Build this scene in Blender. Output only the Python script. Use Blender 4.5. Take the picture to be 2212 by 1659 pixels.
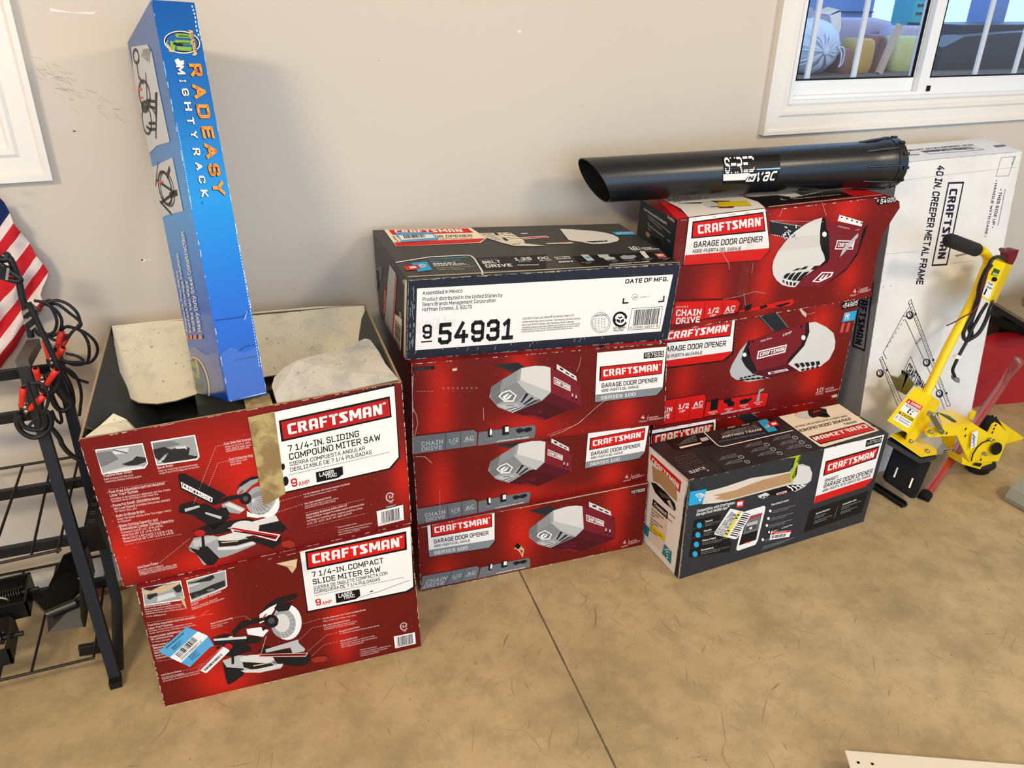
import bpy, bmesh, math, random
from mathutils import Vector, Matrix
PI = math.pi
sc = bpy.context.scene
for o in list(bpy.data.objects):
    bpy.data.objects.remove(o)
C = sc.collection

# ------------------------------------------------------------ camera
YAW, PITCH, ROLL, FPX = 0.4291527742866013, 0.46336288280138177, 0.019916848089905476, 1690.85
cy, sy, cp, sp = math.cos(YAW), math.sin(YAW), math.cos(PITCH), math.sin(PITCH)
fw = Vector((sy*cp, cy*cp, -sp)); rt = Vector((cy, -sy, 0)); up = rt.cross(fw)
r2 = rt*math.cos(ROLL) + up*math.sin(ROLL); u2 = up*math.cos(ROLL) - rt*math.sin(ROLL)
cam = bpy.data.cameras.new('camera'); camo = bpy.data.objects.new('camera', cam); C.objects.link(camo)
M = Matrix((r2, u2, -fw)).transposed().to_4x4(); M.translation = Vector((0, 0, 1.5)); camo.matrix_world = M
cam.sensor_fit = 'HORIZONTAL'; cam.sensor_width = 36.0; cam.lens = FPX*36.0/2212.0; cam.clip_start = .01
sc.camera = camo
# ------------------------------------------------------------ light
sc.view_settings.view_transform = 'Standard'; sc.view_settings.look = 'None'
sc.view_settings.gamma = 1; sc.view_settings.use_curve_mapping = False
sc.view_settings.exposure = 0.0
w = bpy.data.worlds.new('world'); sc.world = w; w.use_nodes = True
bg = w.node_tree.nodes['Background']; bg.inputs[0].default_value = (.36, .62, 1, 1); bg.inputs[1].default_value = 2.3
def area(name, loc, target, sx, sy_, power, col):
    l = bpy.data.lights.new(name, 'AREA'); l.shape = 'RECTANGLE'; l.size = sx; l.size_y = sy_; l.energy = power; l.color = col
    o = bpy.data.objects.new(name, l); C.objects.link(o); o.location = loc
    o.rotation_euler = (Vector(target)-Vector(loc)).to_track_quat('-Z', 'Y').to_euler(); return o
WARM = (1, .83, .60)
area('ceiling_lamp_left', (-1.8, -.6, 2.72), (-1.2, .6, 0), .7, .35, 72, WARM)
area('ceiling_lamp_right', (2.7, -.7, 2.75), (2.2, .6, 0), .8, .35, 44, WARM)
area('ceiling_lamp_center', (.6, -1.6, 2.8), (.7, 0.2, 0), 1.6, .8, 44, WARM)
area('open_garage_door', (1.5, -3.8, 1.6), (1.2, 2, .8), 4.5, 2.6, 46, (.88, .94, 1))

# ------------------------------------------------------------ materials
def lin(c):
    return tuple(((x/255)/12.92 if x/255 <= .04045 else ((x/255+.055)/1.055)**2.4) for x in c)
MATS = {}
def mat(name, rgb=None, rough=.5, metal=0, spec=.4, linear=None, **kw):
    if name in MATS: return MATS[name]
    m = bpy.data.materials.new(name); m.use_nodes = True; b = m.node_tree.nodes['Principled BSDF']
    c = linear or lin(rgb)
    b.inputs['Base Color'].default_value = (*c, 1); b.inputs['Roughness'].default_value = rough; b.inputs['Metallic'].default_value = metal
    b.inputs['Specular IOR Level'].default_value = spec
    for k, v in kw.items(): b.inputs[k].default_value = v
    MATS[name] = m; return m
def nt(m): return m.node_tree, m.node_tree.nodes, m.node_tree.links, m.node_tree.nodes['Principled BSDF']
def mathn(t, op, a, b=None, clamp=False):
    n = t.nodes.new('ShaderNodeMath'); n.operation = op; n.use_clamp = clamp
    for i, v in enumerate((a, b)):
        if v is None: continue
        if isinstance(v, (int, float)): n.inputs[i].default_value = v
        else: t.links.new(v, n.inputs[i])
    return n.outputs[0]
def noise(t, scale, detail=3, vec=None, rough=.5):
    n = t.nodes.new('ShaderNodeTexNoise'); n.inputs['Scale'].default_value = scale; n.inputs['Detail'].default_value = detail; n.inputs['Roughness'].default_value = rough
    if vec is not None: t.links.new(vec, n.inputs['Vector'])
    return n.outputs[0]
def ramp(t, fac, stops):
    n = t.nodes.new('ShaderNodeValToRGB'); e = n.color_ramp.elements
    while len(e) < len(stops): e.new(.5)
    for i, (p, c) in enumerate(stops): e[i].position = p; e[i].color = (*c, 1)
    t.links.new(fac, n.inputs[0]); return n.outputs[0]
def mixc(t, fac, a, b, mode='MIX'):
    n = t.nodes.new('ShaderNodeMix'); n.data_type = 'RGBA'; n.blend_type = mode
    for i, v in ((0, fac), (6, a), (7, b)):
        if isinstance(v, (int, float)): n.inputs[i].default_value = v
        elif isinstance(v, tuple): n.inputs[i].default_value = (*v, 1)
        else: t.links.new(v, n.inputs[i])
    return n.outputs[2]
def objco(t): return t.nodes.new('ShaderNodeTexCoord').outputs['Object']
def bump(t, b, h, strength=.2, dist=.01):
    n = t.nodes.new('ShaderNodeBump'); n.inputs['Strength'].default_value = strength; n.inputs['Distance'].default_value = dist
    t.links.new(h, n.inputs['Height']); t.links.new(n.outputs[0], b.inputs['Normal'])
INK = dict(ink=(24,24,26), inkp=(32,28,48), black=(10,10,11), white=(236,232,226), whitec=(222,216,205), cream=(240,224,196), label=(226,208,190), greyl=(126,132,134),
    redsign=(206,22,18), redsignd=(176,26,30), redC=(196,24,12), redR=(208,22,26), redlite=(222,74,60), dred=(92,6,8), pink=(232,176,166), pink2=(226,92,84), pinkd=(190,96,96), pinkw=(232,190,184),
    rail=(34,36,40), burg=(116,26,36), burg2=(84,14,30), burg3=(70,12,20), g1=(108,110,110), g1b=(112,114,114), g2=(128,130,130), g2b=(136,139,139), g3=(152,154,154), g4=(182,182,178), g5=(212,208,200),
    grey2=(104,108,110), greyd=(74,74,76), greyw=(108,104,100), greyw2=(176,168,158), dark=(15,14,15), ink2=(34,38,42), ink3=(17,16,18), scuff=(206,178,166), scuffd=(128,132,138), hole=(8,6,6), tearc=(196,170,132),
    cyan=(38,158,204), cyan2=(72,148,176), cyan3=(30,126,148), kraft=(176,140,98), tear=(214,202,184), yellow=(226,200,24), ph0=(40,40,40), ph1=(150,152,150), ph2=(112,114,114), ph3=(198,200,202),
    handle=(150,46,30), navy=(14,22,44), blueo=(28,92,158), blued=(8,66,132), green=(130,170,52), greend=(50,84,30), tanb=(222,178,120), orange=(244,146,34), orange2=(226,150,104), glint=(196,226,248),
    smudge=(140,134,124), purple=(92,72,104), skyb=(150,200,236), edge=(176,166,146), cyanst=(84,160,206), pinkd2=(214,74,84), lime=(170,186,40), yellowd=(222,206,80))
def ink(k):
    if k == 'orange':
        if 'orange' in MATS: return MATS[k]
    return mat(k, INK[k], rough=.45, spec=.22) if k not in MATS else MATS[k]
def carton(name, dark, bright=None, spots=(), rough=.38, speck=0.0, kraft_edges=False):
    """printed board; bright bands are part of the print (face coordinates)"""
    m = mat(name, linear=dark, rough=rough, spec=.26); t, N, L, b = nt(m)
    uv = N.new('ShaderNodeUVMap'); uv.uv_map = 'face'
    col = None
    if spots:
        sep = N.new('ShaderNodeSeparateXYZ'); L.new(uv.outputs[0], sep.inputs[0])
        acc = None
        for (u0, v0, su, sv, a) in spots:
            dx = mathn(t, 'DIVIDE', mathn(t, 'SUBTRACT', sep.outputs[0], u0), su); dy = mathn(t, 'DIVIDE', mathn(t, 'SUBTRACT', sep.outputs[1], v0), sv)
            d = mathn(t, 'ADD', mathn(t, 'MULTIPLY', dx, dx), mathn(t, 'MULTIPLY', dy, dy))
            g = mathn(t, 'MULTIPLY', mathn(t, 'POWER', 2.718, mathn(t, 'MULTIPLY', d, -1.0)), a)
            acc = g if acc is None else mathn(t, 'ADD', acc, g)
        acc = mathn(t, 'MINIMUM', acc, 1.0)
        col = mixc(t, acc, tuple(dark), tuple(bright))
    else:
        n = noise(t, 9, 4, objco(t)); col = mixc(t, n, tuple(x*.86 for x in dark), tuple(x*1.14 for x in dark))
    sn = noise(t, 160, 2, objco(t)); f = mathn(t, 'GREATER_THAN', sn, .74)
    col = mixc(t, mathn(t, 'MULTIPLY', f, .35+speck), col, (.45, .38, .33)); L.new(col, b.inputs['Base Color'])
    bump(t, b, noise(t, 12, 3, objco(t)), .12, .01)
    return m
DR, BR_ = (.125, .0045, .003), (.52, .013, .006)
carton('box_red_c', DR, BR_, ((.10,.6,.05,.45,.9),(.09,.2,.07,.3,.5),(.40,.85,.05,.22,.85),(.42,.2,.12,.14,.75),(.83,.22,.06,.22,.8),(.62,.05,.2,.12,.3)))
carton('box_red_c1', DR, BR_, ((.11,.9,.05,.3,.8),(.10,.2,.06,.25,.8),(.43,.6,.07,.5,.95),(.86,.75,.06,.4,.85),(.86,.2,.05,.2,.5)))
carton('box_red_a', DR, BR_, ((.19,.72,.09,.3,.95),(.24,.10,.10,.14,1.0),(.17,.35,.07,.25,.55),(.69,.45,.06,.25,.85),(.68,.15,.05,.15,.6)))
carton('box_red_b', (.15, .006, .005), BR_, ((.45,.60,.10,.30,.9),(.03,.22,.06,.16,.95),(.25,.06,.10,.10,.9),(.30,.8,.1,.2,.4),(.98,.35,.04,.2,.9),(.12,.45,.1,.2,.35)))
carton('box_red_r3', (.15, .006, .005), BR_, ((.19,.25,.06,.30,.85),(.47,.8,.06,.3,.8),(.43,.3,.05,.3,.8),(.80,.92,.08,.16,1.0),(.86,.25,.06,.2,.8),(.6,.95,.1,.1,.5)))
carton('box_red_r2', (.15, .006, .005), BR_, ((.12,.45,.06,.25,.7),(.45,.75,.06,.2,.9),(.47,.3,.06,.3,.8),(.80,.80,.07,.2,.95),(.82,.25,.07,.2,.85)))
carton('box_side_red', (.20, .010, .012)); carton('box_charcoal', (.024, .027, .032), rough=.4); carton('box_navy', (.013, .016, .026), rough=.42, speck=.1)
carton('box_brownblack', (.020, .016, .016), rough=.34); carton('box_greytop', (.042, .040, .037), rough=.36); carton('box_darkteal', (.012, .018, .024), rough=.4)
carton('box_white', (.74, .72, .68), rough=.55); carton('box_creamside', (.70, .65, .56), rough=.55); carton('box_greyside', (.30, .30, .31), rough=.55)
carton('box_inside', (.045, .050, .050), rough=.6); carton('box_kraft', (.36, .25, .14), rough=.75)
def dusty(name, base, dirt, lo=.45):
    m = mat(name, linear=base, rough=.6, spec=.3); t, N, L, b = nt(m); co = objco(t)
    n1 = noise(t, 16, 6, co, .65); f = ramp(t, n1, ((lo, (0, 0, 0)), (lo+.25, (1, 1, 1))))
    n2 = noise(t, 120, 2, co); s = mathn(t, 'GREATER_THAN', n2, .70)
    c = mixc(t, f, tuple(base), tuple(dirt)); c = mixc(t, mathn(t, 'MULTIPLY', s, .6), c, (.10, .09, .08)); L.new(c, b.inputs['Base Color'])
    bump(t, b, noise(t, 14, 4, co), .25, .012); return m
dusty('flap_cream', (.74, .66, .48), (.52, .46, .36), .52); dusty('flap_grey', (.55, .50, .42), (.34, .33, .32), .46)
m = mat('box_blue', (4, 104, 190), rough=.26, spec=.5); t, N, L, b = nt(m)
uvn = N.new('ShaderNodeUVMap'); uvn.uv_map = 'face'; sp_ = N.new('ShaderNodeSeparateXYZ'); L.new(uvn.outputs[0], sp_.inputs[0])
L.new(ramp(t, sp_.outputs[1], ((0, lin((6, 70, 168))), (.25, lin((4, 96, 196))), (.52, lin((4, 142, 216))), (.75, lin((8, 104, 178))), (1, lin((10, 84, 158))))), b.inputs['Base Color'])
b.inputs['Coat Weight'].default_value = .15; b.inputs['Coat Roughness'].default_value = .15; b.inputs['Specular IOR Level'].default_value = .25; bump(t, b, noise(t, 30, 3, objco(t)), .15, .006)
m = mat('orange', (244, 146, 34), rough=.4); t, N, L, b = nt(m)
mat('yellow_paint', (244, 206, 6), rough=.32, spec=.5); mat('rubber', (16, 16, 17), rough=.8, spec=.25); mat('rubber_edge', (44, 42, 40), rough=.6); mat('steel', (168, 164, 150), rough=.3, metal=1); mat('olive_steel', (146, 142, 98), rough=.35, metal=.8)
mat('black_paint', (18, 16, 15), rough=.5, spec=.3); mat('black_steel', (22, 21, 21), rough=.42, metal=.3); mat('grey_cap', (88, 82, 76), rough=.5); mat('cable_black', (22, 22, 24), rough=.45); mat('wire_steel', (52, 44, 38), rough=.4, metal=.6); mat('spring_steel', (70, 66, 62), rough=.35, metal=.9)
mat('red_rubber', (206, 42, 30), rough=.4); mat('maroon_plastic', (104, 14, 32), rough=.4); mat('grip_foam', (30, 29, 30), rough=.85); mat('grey_plastic', (118, 124, 130), rough=.5)
mat('white_vinyl', (232, 232, 230), rough=.35); mat('white_trim', (230, 224, 214), rough=.4); mat('white_metal', (216, 206, 184), rough=.35); mat('tote_grey', (142, 142, 130), rough=.5); mat('red_tarp', (158, 16, 18), rough=.45); mat('bench_top', (150, 132, 106), rough=.5); mat('tube_red', (186, 22, 34), rough=.15, spec=.6, **{'Coat Weight': 1.0}); mat('tire', (18, 18, 18), rough=.75)
m = mat('tube_black', (22, 23, 26), rough=.30, spec=.5); t, N, L, b = nt(m); bump(t, b, noise(t, 60, 2, objco(t)), .04, .004)
m = mat('wall_paint', linear=(.62, .545, .45), rough=.62, spec=.25); t, N, L, b = nt(m); co = objco(t)
L.new(mixc(t, noise(t, 2.2, 3, co), (.595, .52, .425), (.64, .565, .47)), b.inputs['Base Color']); bump(t, b, noise(t, 220, 2, co), .04, .003)
m = mat('concrete', linear=(.42, .32, .19), rough=.42, spec=.4); t, N, L, b = nt(m); co = objco(t)
c1 = ramp(t, noise(t, 3.2, 8, co, .62), ((.30, (.30, .225, .115)), (.44, (.41, .30, .155)), (.58, (.48, .355, .19)), (.74, (.42, .29, .15))))
c1 = mixc(t, mathn(t, 'MULTIPLY', ramp(t, noise(t, 11, 6, co, .7), ((.46, (0, 0, 0)), (.62, (1, 1, 1)))), .42), c1, (.25, .185, .095))
c1 = mixc(t, mathn(t, 'MULTIPLY', ramp(t, noise(t, 24, 5, co, .7), ((.56, (0, 0, 0)), (.66, (1, 1, 1)))), .3), c1, (.50, .39, .23))
c1 = mixc(t, mathn(t, 'MULTIPLY', mathn(t, 'GREATER_THAN', noise(t, 75, 2, co), .73), .6), c1, (.17, .13, .08))
L.new(c1, b.inputs['Base Color']); bump(t, b, noise(t, 40, 5, co), .06, .004)
L.new(ramp(t, noise(t, 5, 4, co), ((.35, (.34,)*3), (.7, (.55,)*3))), b.inputs['Roughness'])
mat('scuff_dark', linear=(.25, .18, .095), rough=.6); mat('scuff_mid', linear=(.33, .24, .125), rough=.6); mat('joint_dark', linear=(.10, .08, .05), rough=.8); mat('stain_red', linear=(.22, .06, .035), rough=.7); mat('spot_dark', linear=(.07, .05, .04), rough=.7)
mat('wall_scuff', linear=(.40, .33, .26), rough=.7); mat('wall_patch', linear=(.80, .74, .66), rough=.7); mat('wall_hole', linear=(.10, .08, .07), rough=.9)
m = mat('flag_cloth', (190, 40, 48), rough=.8, spec=.15); t, N, L, b = nt(m)
uvn = N.new('ShaderNodeUVMap'); uvn.uv_map = 'face'; sp_ = N.new('ShaderNodeSeparateXYZ'); L.new(uvn.outputs[0], sp_.inputs[0])
st = mathn(t, 'LESS_THAN', mathn(t, 'FRACT', sp_.outputs[0]), .5); c = mixc(t, st, lin((222, 204, 196)), lin((190, 34, 42)))
c = mixc(t, mathn(t, 'LESS_THAN', sp_.outputs[0], -.46), c, lin((34, 44, 92))); L.new(c, b.inputs['Base Color'])
def glassy(name, tint, refl=.06, rough=.02):
    m = bpy.data.materials.new(name); m.use_nodes = True; t = m.node_tree; t.nodes.clear()
    o = t.nodes.new('ShaderNodeOutputMaterial'); tr = t.nodes.new('ShaderNodeBsdfTransparent'); tr.inputs[0].default_value = (*tint, 1)
    g = t.nodes.new('ShaderNodeBsdfGlossy'); g.inputs['Roughness'].default_value = rough; lw = t.nodes.new('ShaderNodeLayerWeight'); lw.inputs[0].default_value = .5; f = mathn(t, 'ADD', mathn(t, 'MULTIPLY', mathn(t, 'POWER', lw.outputs['Facing'], 4.0), .6), refl)
    mx = t.nodes.new('ShaderNodeMixShader'); t.links.new(f, mx.inputs[0]); t.links.new(tr.outputs[0], mx.inputs[1]); t.links.new(g.outputs[0], mx.inputs[2]); t.links.new(mx.outputs[0], o.inputs[0])
    MATS[name] = m; return m
glassy('window_glass', (.97, .98, 1)); glassy('clear_plastic', (.95, .92, .92), refl=.16, rough=.10); glassy('clear_tape', (.985, .97, .96), refl=.03, rough=.12)
m = mat('packing_tape', (172, 150, 92), rough=.3, spec=.5); t, N, L, b = nt(m); co = objco(t)
L.new(mixc(t, ramp(t, noise(t, 26, 5, co, .6), ((.42, (0, 0, 0)), (.58, (1, 1, 1)))), lin((176, 158, 104)), lin((138, 112, 72))), b.inputs['Base Color'])

# ------------------------------------------------------------ mesh helpers
class MB:
    def __init__(s): s.v = []; s.f = []; s.m = []; s.uv = []; s.mats = []; s.sm = []
    def mi(s, m):
        if isinstance(m, str): m = MATS[m] if m in MATS else ink(m)
        if m not in s.mats: s.mats.append(m)
        return s.mats.index(m)
    def face(s, pts, m, uv=None, smooth=False):
        i = len(s.v); s.v += [tuple(p) for p in pts]; s.f.append(tuple(range(i, i+len(pts)))); s.m.append(s.mi(m)); s.uv.append(uv or [(0, 0)]*len(pts)); s.sm.append(smooth)
    def grid(s, rows, m, uvs=None, smooth=True, close=False, flip=False):
        i = len(s.v); n = len(rows[0]); k = s.mi(m)
        for r in rows: s.v += [tuple(p) for p in r]
        for a in range(len(rows)-1):
            for b in range(n if close else n-1):
                q = [(a, b), (a, (b+1) % n), (a+1, (b+1) % n), (a+1, b)]
                if flip: q = q[::-1]
                s.f.append(tuple(i+x*n+y for x, y in q)); s.m.append(k); s.sm.append(smooth)
                s.uv.append([uvs[x][y] if uvs else (0, 0) for x, y in q])
    def hexa(s, p, m, mm=None):
        """p: front BL BR TR TL, back BL BR TR TL"""
        F = {'front': (0, 1, 2, 3), 'right': (1, 5, 6, 2), 'back': (5, 4, 7, 6), 'left': (4, 0, 3, 7), 'top': (3, 2, 6, 7), 'bottom': (4, 5, 1, 0)}
        for k, q in F.items(): s.face([p[i] for i in q], (mm or {}).get(k, m), [(0, 0), (1, 0), (1, 1), (0, 1)])
    def box(s, x0, x1, y0, y1, z0, z1, m): s.hexa([(x0, y0, z0), (x1, y0, z0), (x1, y0, z1), (x0, y0, z1), (x0, y1, z0), (x1, y1, z0), (x1, y1, z1), (x0, y1, z1)], m)
    def tube(s, path, r, m, n=8, caps=True, smooth=True):
        P = [Vector(p) for p in path]; rows = []; prev = None
        for i, p in enumerate(P):
            d = (P[min(i+1, len(P)-1)]-P[max(i-1, 0)]).normalized()
            a = prev if prev is not None else (Vector((0, 0, 1)) if abs(d.z) < .9 else Vector((1, 0, 0)))
            e = (a-d*a.dot(d)).normalized(); f = d.cross(e); prev = e; rr = r[i] if isinstance(r, (list, tuple)) else r
            rows.append([p+(e*math.cos(2*PI*k/n)+f*math.sin(2*PI*k/n))*rr for k in range(n)])
        s.grid(rows, m, close=True, smooth=smooth)
        if caps: s.face(rows[0][::-1], m); s.face(rows[-1], m)
    def bar(s, a, b, wd, m, ht=None, up_=(0, 0, 1)):
        a, b = Vector(a), Vector(b); d = (b-a).normalized(); u = Vector(up_); u = (u-d*u.dot(d)).normalized(); e = d.cross(u); h = ht or wd
        q = lambda p: [p-e*wd/2-u*h/2, p+e*wd/2-u*h/2, p+e*wd/2+u*h/2, p-e*wd/2+u*h/2]
        A, B = q(a), q(b)
        for i in range(4): s.face([A[i], A[(i+1) % 4], B[(i+1) % 4], B[i]], m)
        s.face(A[::-1], m); s.face(B, m)
    def prism(s, pts, off, m, side=None):
        P = [Vector(p) for p in pts]; o = Vector(off); Q = [p+o for p in P]
        s.face(P, m); s.face(Q[::-1], m)
        for i in range(len(P)): j = (i+1) % len(P); s.face([P[j], P[i], Q[i], Q[j]], side or m)
    def lathe(s, c, axis, prof, m, n=24):
        ax = Vector(axis).normalized(); a = Vector((1, 0, 0)) if abs(ax.x) < .8 else Vector((0, 1, 0)); e = (a-ax*a.dot(ax)).normalized(); f = ax.cross(e); c = Vector(c)
        rows = [[c+ax*h+(e*math.cos(2*PI*k/n)+f*math.sin(2*PI*k/n))*r for k in range(n)] for r, h in prof]
        s.grid(rows, m, close=True); s.face(rows[0][::-1], m); s.face(rows[-1], m)
    def ball(s, c, rx, ry, rz, m, n=16, k=10, fn=None):
        c = Vector(c); rows = []
        for i in range(k+1):
            th = PI*i/k; row = []
            for j in range(n):
                ph = 2*PI*j/n; d = Vector((math.sin(th)*math.cos(ph), math.sin(th)*math.sin(ph), math.cos(th))); g = fn(d) if fn else 1
                row.append(c+Vector((d.x*rx, d.y*ry, d.z*rz))*g)
            rows.append(row)
        s.grid(rows, m, close=True, flip=True)
    def build(s, name, parent=None, org=None, fix=True):
        me = bpy.data.meshes.new(name); o0 = Vector(org) if org else Vector((0, 0, 0))
        me.from_pydata([tuple(Vector(v)-o0) for v in s.v], [], s.f)
        for x in s.mats: me.materials.append(x)
        me.polygons.foreach_set('material_index', s.m); me.polygons.foreach_set('use_smooth', s.sm)
        l = me.uv_layers.new(name='face'); flat = []
        for u in s.uv:
            for a in u: flat += [a[0], a[1]]
        l.data.foreach_set('uv', flat); me.update()
        o = bpy.data.objects.new(name, me); C.objects.link(o)
        if org: o.location = o0
        if parent: o.parent = parent; o.matrix_parent_inverse = Matrix.Translation(parent.location).inverted()
        return o
def smooth_path(P, k=5):
    P = [Vector(p) for p in P]; out = []
    for i in range(len(P)-1):
        a, b, c, d = P[max(i-1, 0)], P[i], P[i+1], P[min(i+2, len(P)-1)]
        for j in range(k):
            t = j/k; out.append(.5*((2*b)+(c-a)*t+(2*a-5*b+4*c-d)*t*t+(3*b-a-3*c+d)*t**3))
    return out+[P[-1]]
def tag(o, label, cat, group=None, kind=None):
    if label: o['label'] = label
    if cat: o['category'] = cat
    if group: o['group'] = group
    if kind: o['kind'] = kind
    return o
def thing(name, loc, label, cat, group=None):
    o = bpy.data.objects.new(name, None); o.empty_display_size = .05; C.objects.link(o); o.location = loc; return tag(o, label, cat, group)
def struct(o): o['kind'] = 'structure'; return o

# ------------------------------------------------------------ printing on surfaces
# square cut lettering drawn as strokes: width, then polylines of x,y in hundredths of the cap height
GL = {'A':'0 0 30 100 60 0;10 33 50 33','B':'0 0 0 100 42 100 55 88 55 65 44 53 0 53;44 53 58 40 58 12 46 0 0 0','C':'55 80 55 88 43 100 12 100 0 88 0 12 12 0 43 0 55 12 55 20','D':'0 0 0 100 42 100 58 86 58 14 42 0 0 0','E':'50 100 0 100 0 0 50 0;0 52 44 52','F':'50 100 0 100 0 0;0 50 44 50','G':'55 84 55 88 43 100 12 100 0 88 0 12 12 0 43 0 56 12 56 48 30 48','H':'0 0 0 100;56 0 56 100;0 52 56 52','I':'0 0 30 0;15 0 15 100;0 100 30 100','J':'40 100 40 12 28 0 10 0 0 10','K':'0 0 0 100;54 100 4 50 56 0','L':'0 100 0 0 46 0','M':'0 0 0 100 36 22 72 100 72 0','N':'0 0 0 100 56 0 56 100','O':'12 0 0 12 0 88 12 100 45 100 57 88 57 12 45 0 12 0','P':'0 0 0 100 42 100 55 88 55 57 42 45 0 45','Q':'12 0 0 12 0 88 12 100 45 100 57 88 57 12 45 0 12 0;36 20 60 -8','R':'0 0 0 100 42 100 55 88 55 57 42 45 0 45;30 45 57 0','S':'52 82 52 88 40 100 12 100 0 88 0 64 10 54 43 47 53 36 53 12 41 0 12 0 0 12 0 18','T':'28 0 28 100;0 100 56 100','U':'0 100 0 12 12 0 44 0 56 12 56 100','V':'0 100 30 0 60 100','W':'0 100 20 0 42 80 64 0 84 100','X':'0 0 56 100;0 100 56 0','Y':'0 100 29 48 58 100;29 48 29 0','Z':'0 100 52 100 0 0 52 0',
 '0':'12 0 0 12 0 88 12 100 42 100 54 88 54 12 42 0 12 0','1':'4 82 24 100 24 0;0 0 46 0','2':'0 82 0 88 12 100 40 100 52 88 52 62 0 10 0 0 54 0','3':'0 82 0 88 12 100 40 100 52 88 52 64 42 53 18 53;42 53 54 42 54 12 42 0 12 0 0 12 0 18','4':'34 100 0 28 58 28;42 52 42 0','5':'50 100 4 100 2 58 40 58 53 46 53 12 41 0 12 0 0 12 0 18','6':'50 84 50 88 40 100 12 100 0 88 0 12 12 0 42 0 54 12 54 44 42 56 0 56','7':'0 100 52 100 20 0','8':'12 53 2 63 2 88 13 100 40 100 51 88 51 63 41 53 12 53 0 42 0 12 12 0 41 0 53 12 53 42 41 53','9':'4 16 4 12 14 0 42 0 54 12 54 88 42 100 12 100 0 88 0 56 12 44 54 44',
 'a':'4 70 34 70 44 60 44 0 10 0 0 10 0 30 10 40 44 40','b':'0 102 0 0 34 0 46 12 46 58 34 70 0 70','c':'42 70 12 70 0 58 0 12 12 0 42 0','d':'46 102 46 0 12 0 0 12 0 58 12 70 46 70','e':'0 36 46 36 46 58 34 70 12 70 0 58 0 12 12 0 42 0','f':'34 102 20 102 10 90 10 0;0 68 30 68','g':'46 0 12 0 0 12 0 58 12 70 46 70 46 -16 34 -26 4 -26','h':'0 102 0 0;0 70 32 70 44 58 44 0','i':'0 0 0 70;0 88 0 96','j':'10 70 10 -26 -2 -26','k':'0 102 0 0;42 70 4 34 44 0','l':'0 102 0 8 10 0','m':'0 0 0 70 60 70 70 60 70 0;35 70 35 0','n':'0 0 0 70 32 70 44 58 44 0','o':'12 0 0 12 0 58 12 70 34 70 46 58 46 12 34 0 12 0','p':'0 -26 0 70 34 70 46 58 46 12 34 0 0 0','q':'46 -26 46 70 12 70 0 58 0 12 12 0 46 0','r':'0 0 0 70 28 70','s':'40 70 10 70 0 60 0 46 10 37 32 35 42 26 42 10 32 0 2 0','t':'10 95 10 10 20 0 34 0;0 70 32 70','u':'0 70 0 12 12 0 44 0;44 0 44 70','v':'0 70 23 0 46 70','w':'0 70 16 0 33 60 50 0 66 70','x':'0 0 44 70;0 70 44 0','y':'0 70 24 0;48 70 16 -26 2 -26','z':'0 70 42 70 0 0 42 0',
 '.':'0 0 0 4',',':'4 4 0 -14','-':'0 45 30 45','/':'0 -5 36 105',':':'0 8 0 12;0 56 0 60',';':'4 6 0 -12;4 56 4 60','!':'0 28 0 100;0 0 0 4','(':'16 110 0 80 0 20 16 -10',')':'0 110 16 80 16 20 0 -10','[':'16 105 0 105 0 -5 16 -5',']':'0 105 16 105 16 -5 0 -5','•':'0 34 0 56;10 34 10 56','’':'6 100 0 80','°':'0 76 0 96 18 96 18 76 0 76','®':'12 46 0 58 0 88 12 100 36 100 48 88 48 58 36 46 12 46;18 60 18 86 32 86 32 74 18 74;26 74 34 60','™':'0 100 24 100;12 100 12 60;32 60 32 100 46 76 60 100 60 60','¼':'0 60 0 100;-4 -5 50 105;30 40 26 14 54 14;46 30 46 0'}
FONT = {}
def text_geo(s, bold):
    key = (s, bold)
    if key in FONT: return FONT[key]
    w_ = .145+bold*2.0; V, F, x = [], [], 0
    for ch in s:
        if ch == ' ': x += .30; continue
        g = GL.get(ch)
        if not g: x += .3; continue
        xm = 0
        for pl in g.split(';'):
            n = [float(a)/100 for a in pl.split()]; P = [(n[i]*(1+bold*3), n[i+1]*(1-w_)+w_/2) for i in range(0, len(n), 2)]; xm = max(xm, max(p[0] for p in P)); k = len(P)
            for i in range(k-1):
                (ax_, ay), (bx, by) = P[i], P[i+1]; d = math.hypot(bx-ax_, by-ay)
                if d < 1e-6: continue
                ex, ey = (bx-ax_)/d, (by-ay)/d
                def ext(j, q):
                    if not 0 <= j < k-1 or not 0 <= q < k: return .5*w_
                    return .32*w_
                e0, e1_ = ext(i-1, i-1), ext(i, i+2) if i+2 < k else .5*w_
                nx, ny = -ey*w_/2, ex*w_/2; i0 = len(V)
                for (px, py, sg) in ((ax_-ex*e0, ay-ey*e0, -1), (bx+ex*e1_, by+ey*e1_, -1), (bx+ex*e1_, by+ey*e1_, 1), (ax_-ex*e0, ay-ey*e0, 1)): V.append((x+px+sg*nx+w_/2, py+sg*ny))
                F.append((i0, i0+1, i0+2, i0+3))
        x += xm+w_+.14
    FONT[key] = (V, F); return V, F
def caph(): return 1.0
def warped(h, ops):
    out = []
    def tr(l):
        r = []
        for i in range(0, len(l), 2):
            u, v = l[i]*1e-4, l[i+1]*1e-4; d = h[6]*u+h[7]*v+h[8]; r += [min(max((h[0]*u+h[1]*v+h[2])/d, 0), 1)*1e4, min(max((h[3]*u+h[4]*v+h[5])/d, 0), 1)*1e4]
        return r
    for op in ops:
        op = list(op); j = {'p': 3, 't': 4, 's': 3, 'b': 3, 'l': 4}[op[0]]; op[j] = tr(op[j]); out.append(op)
    return out
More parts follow.
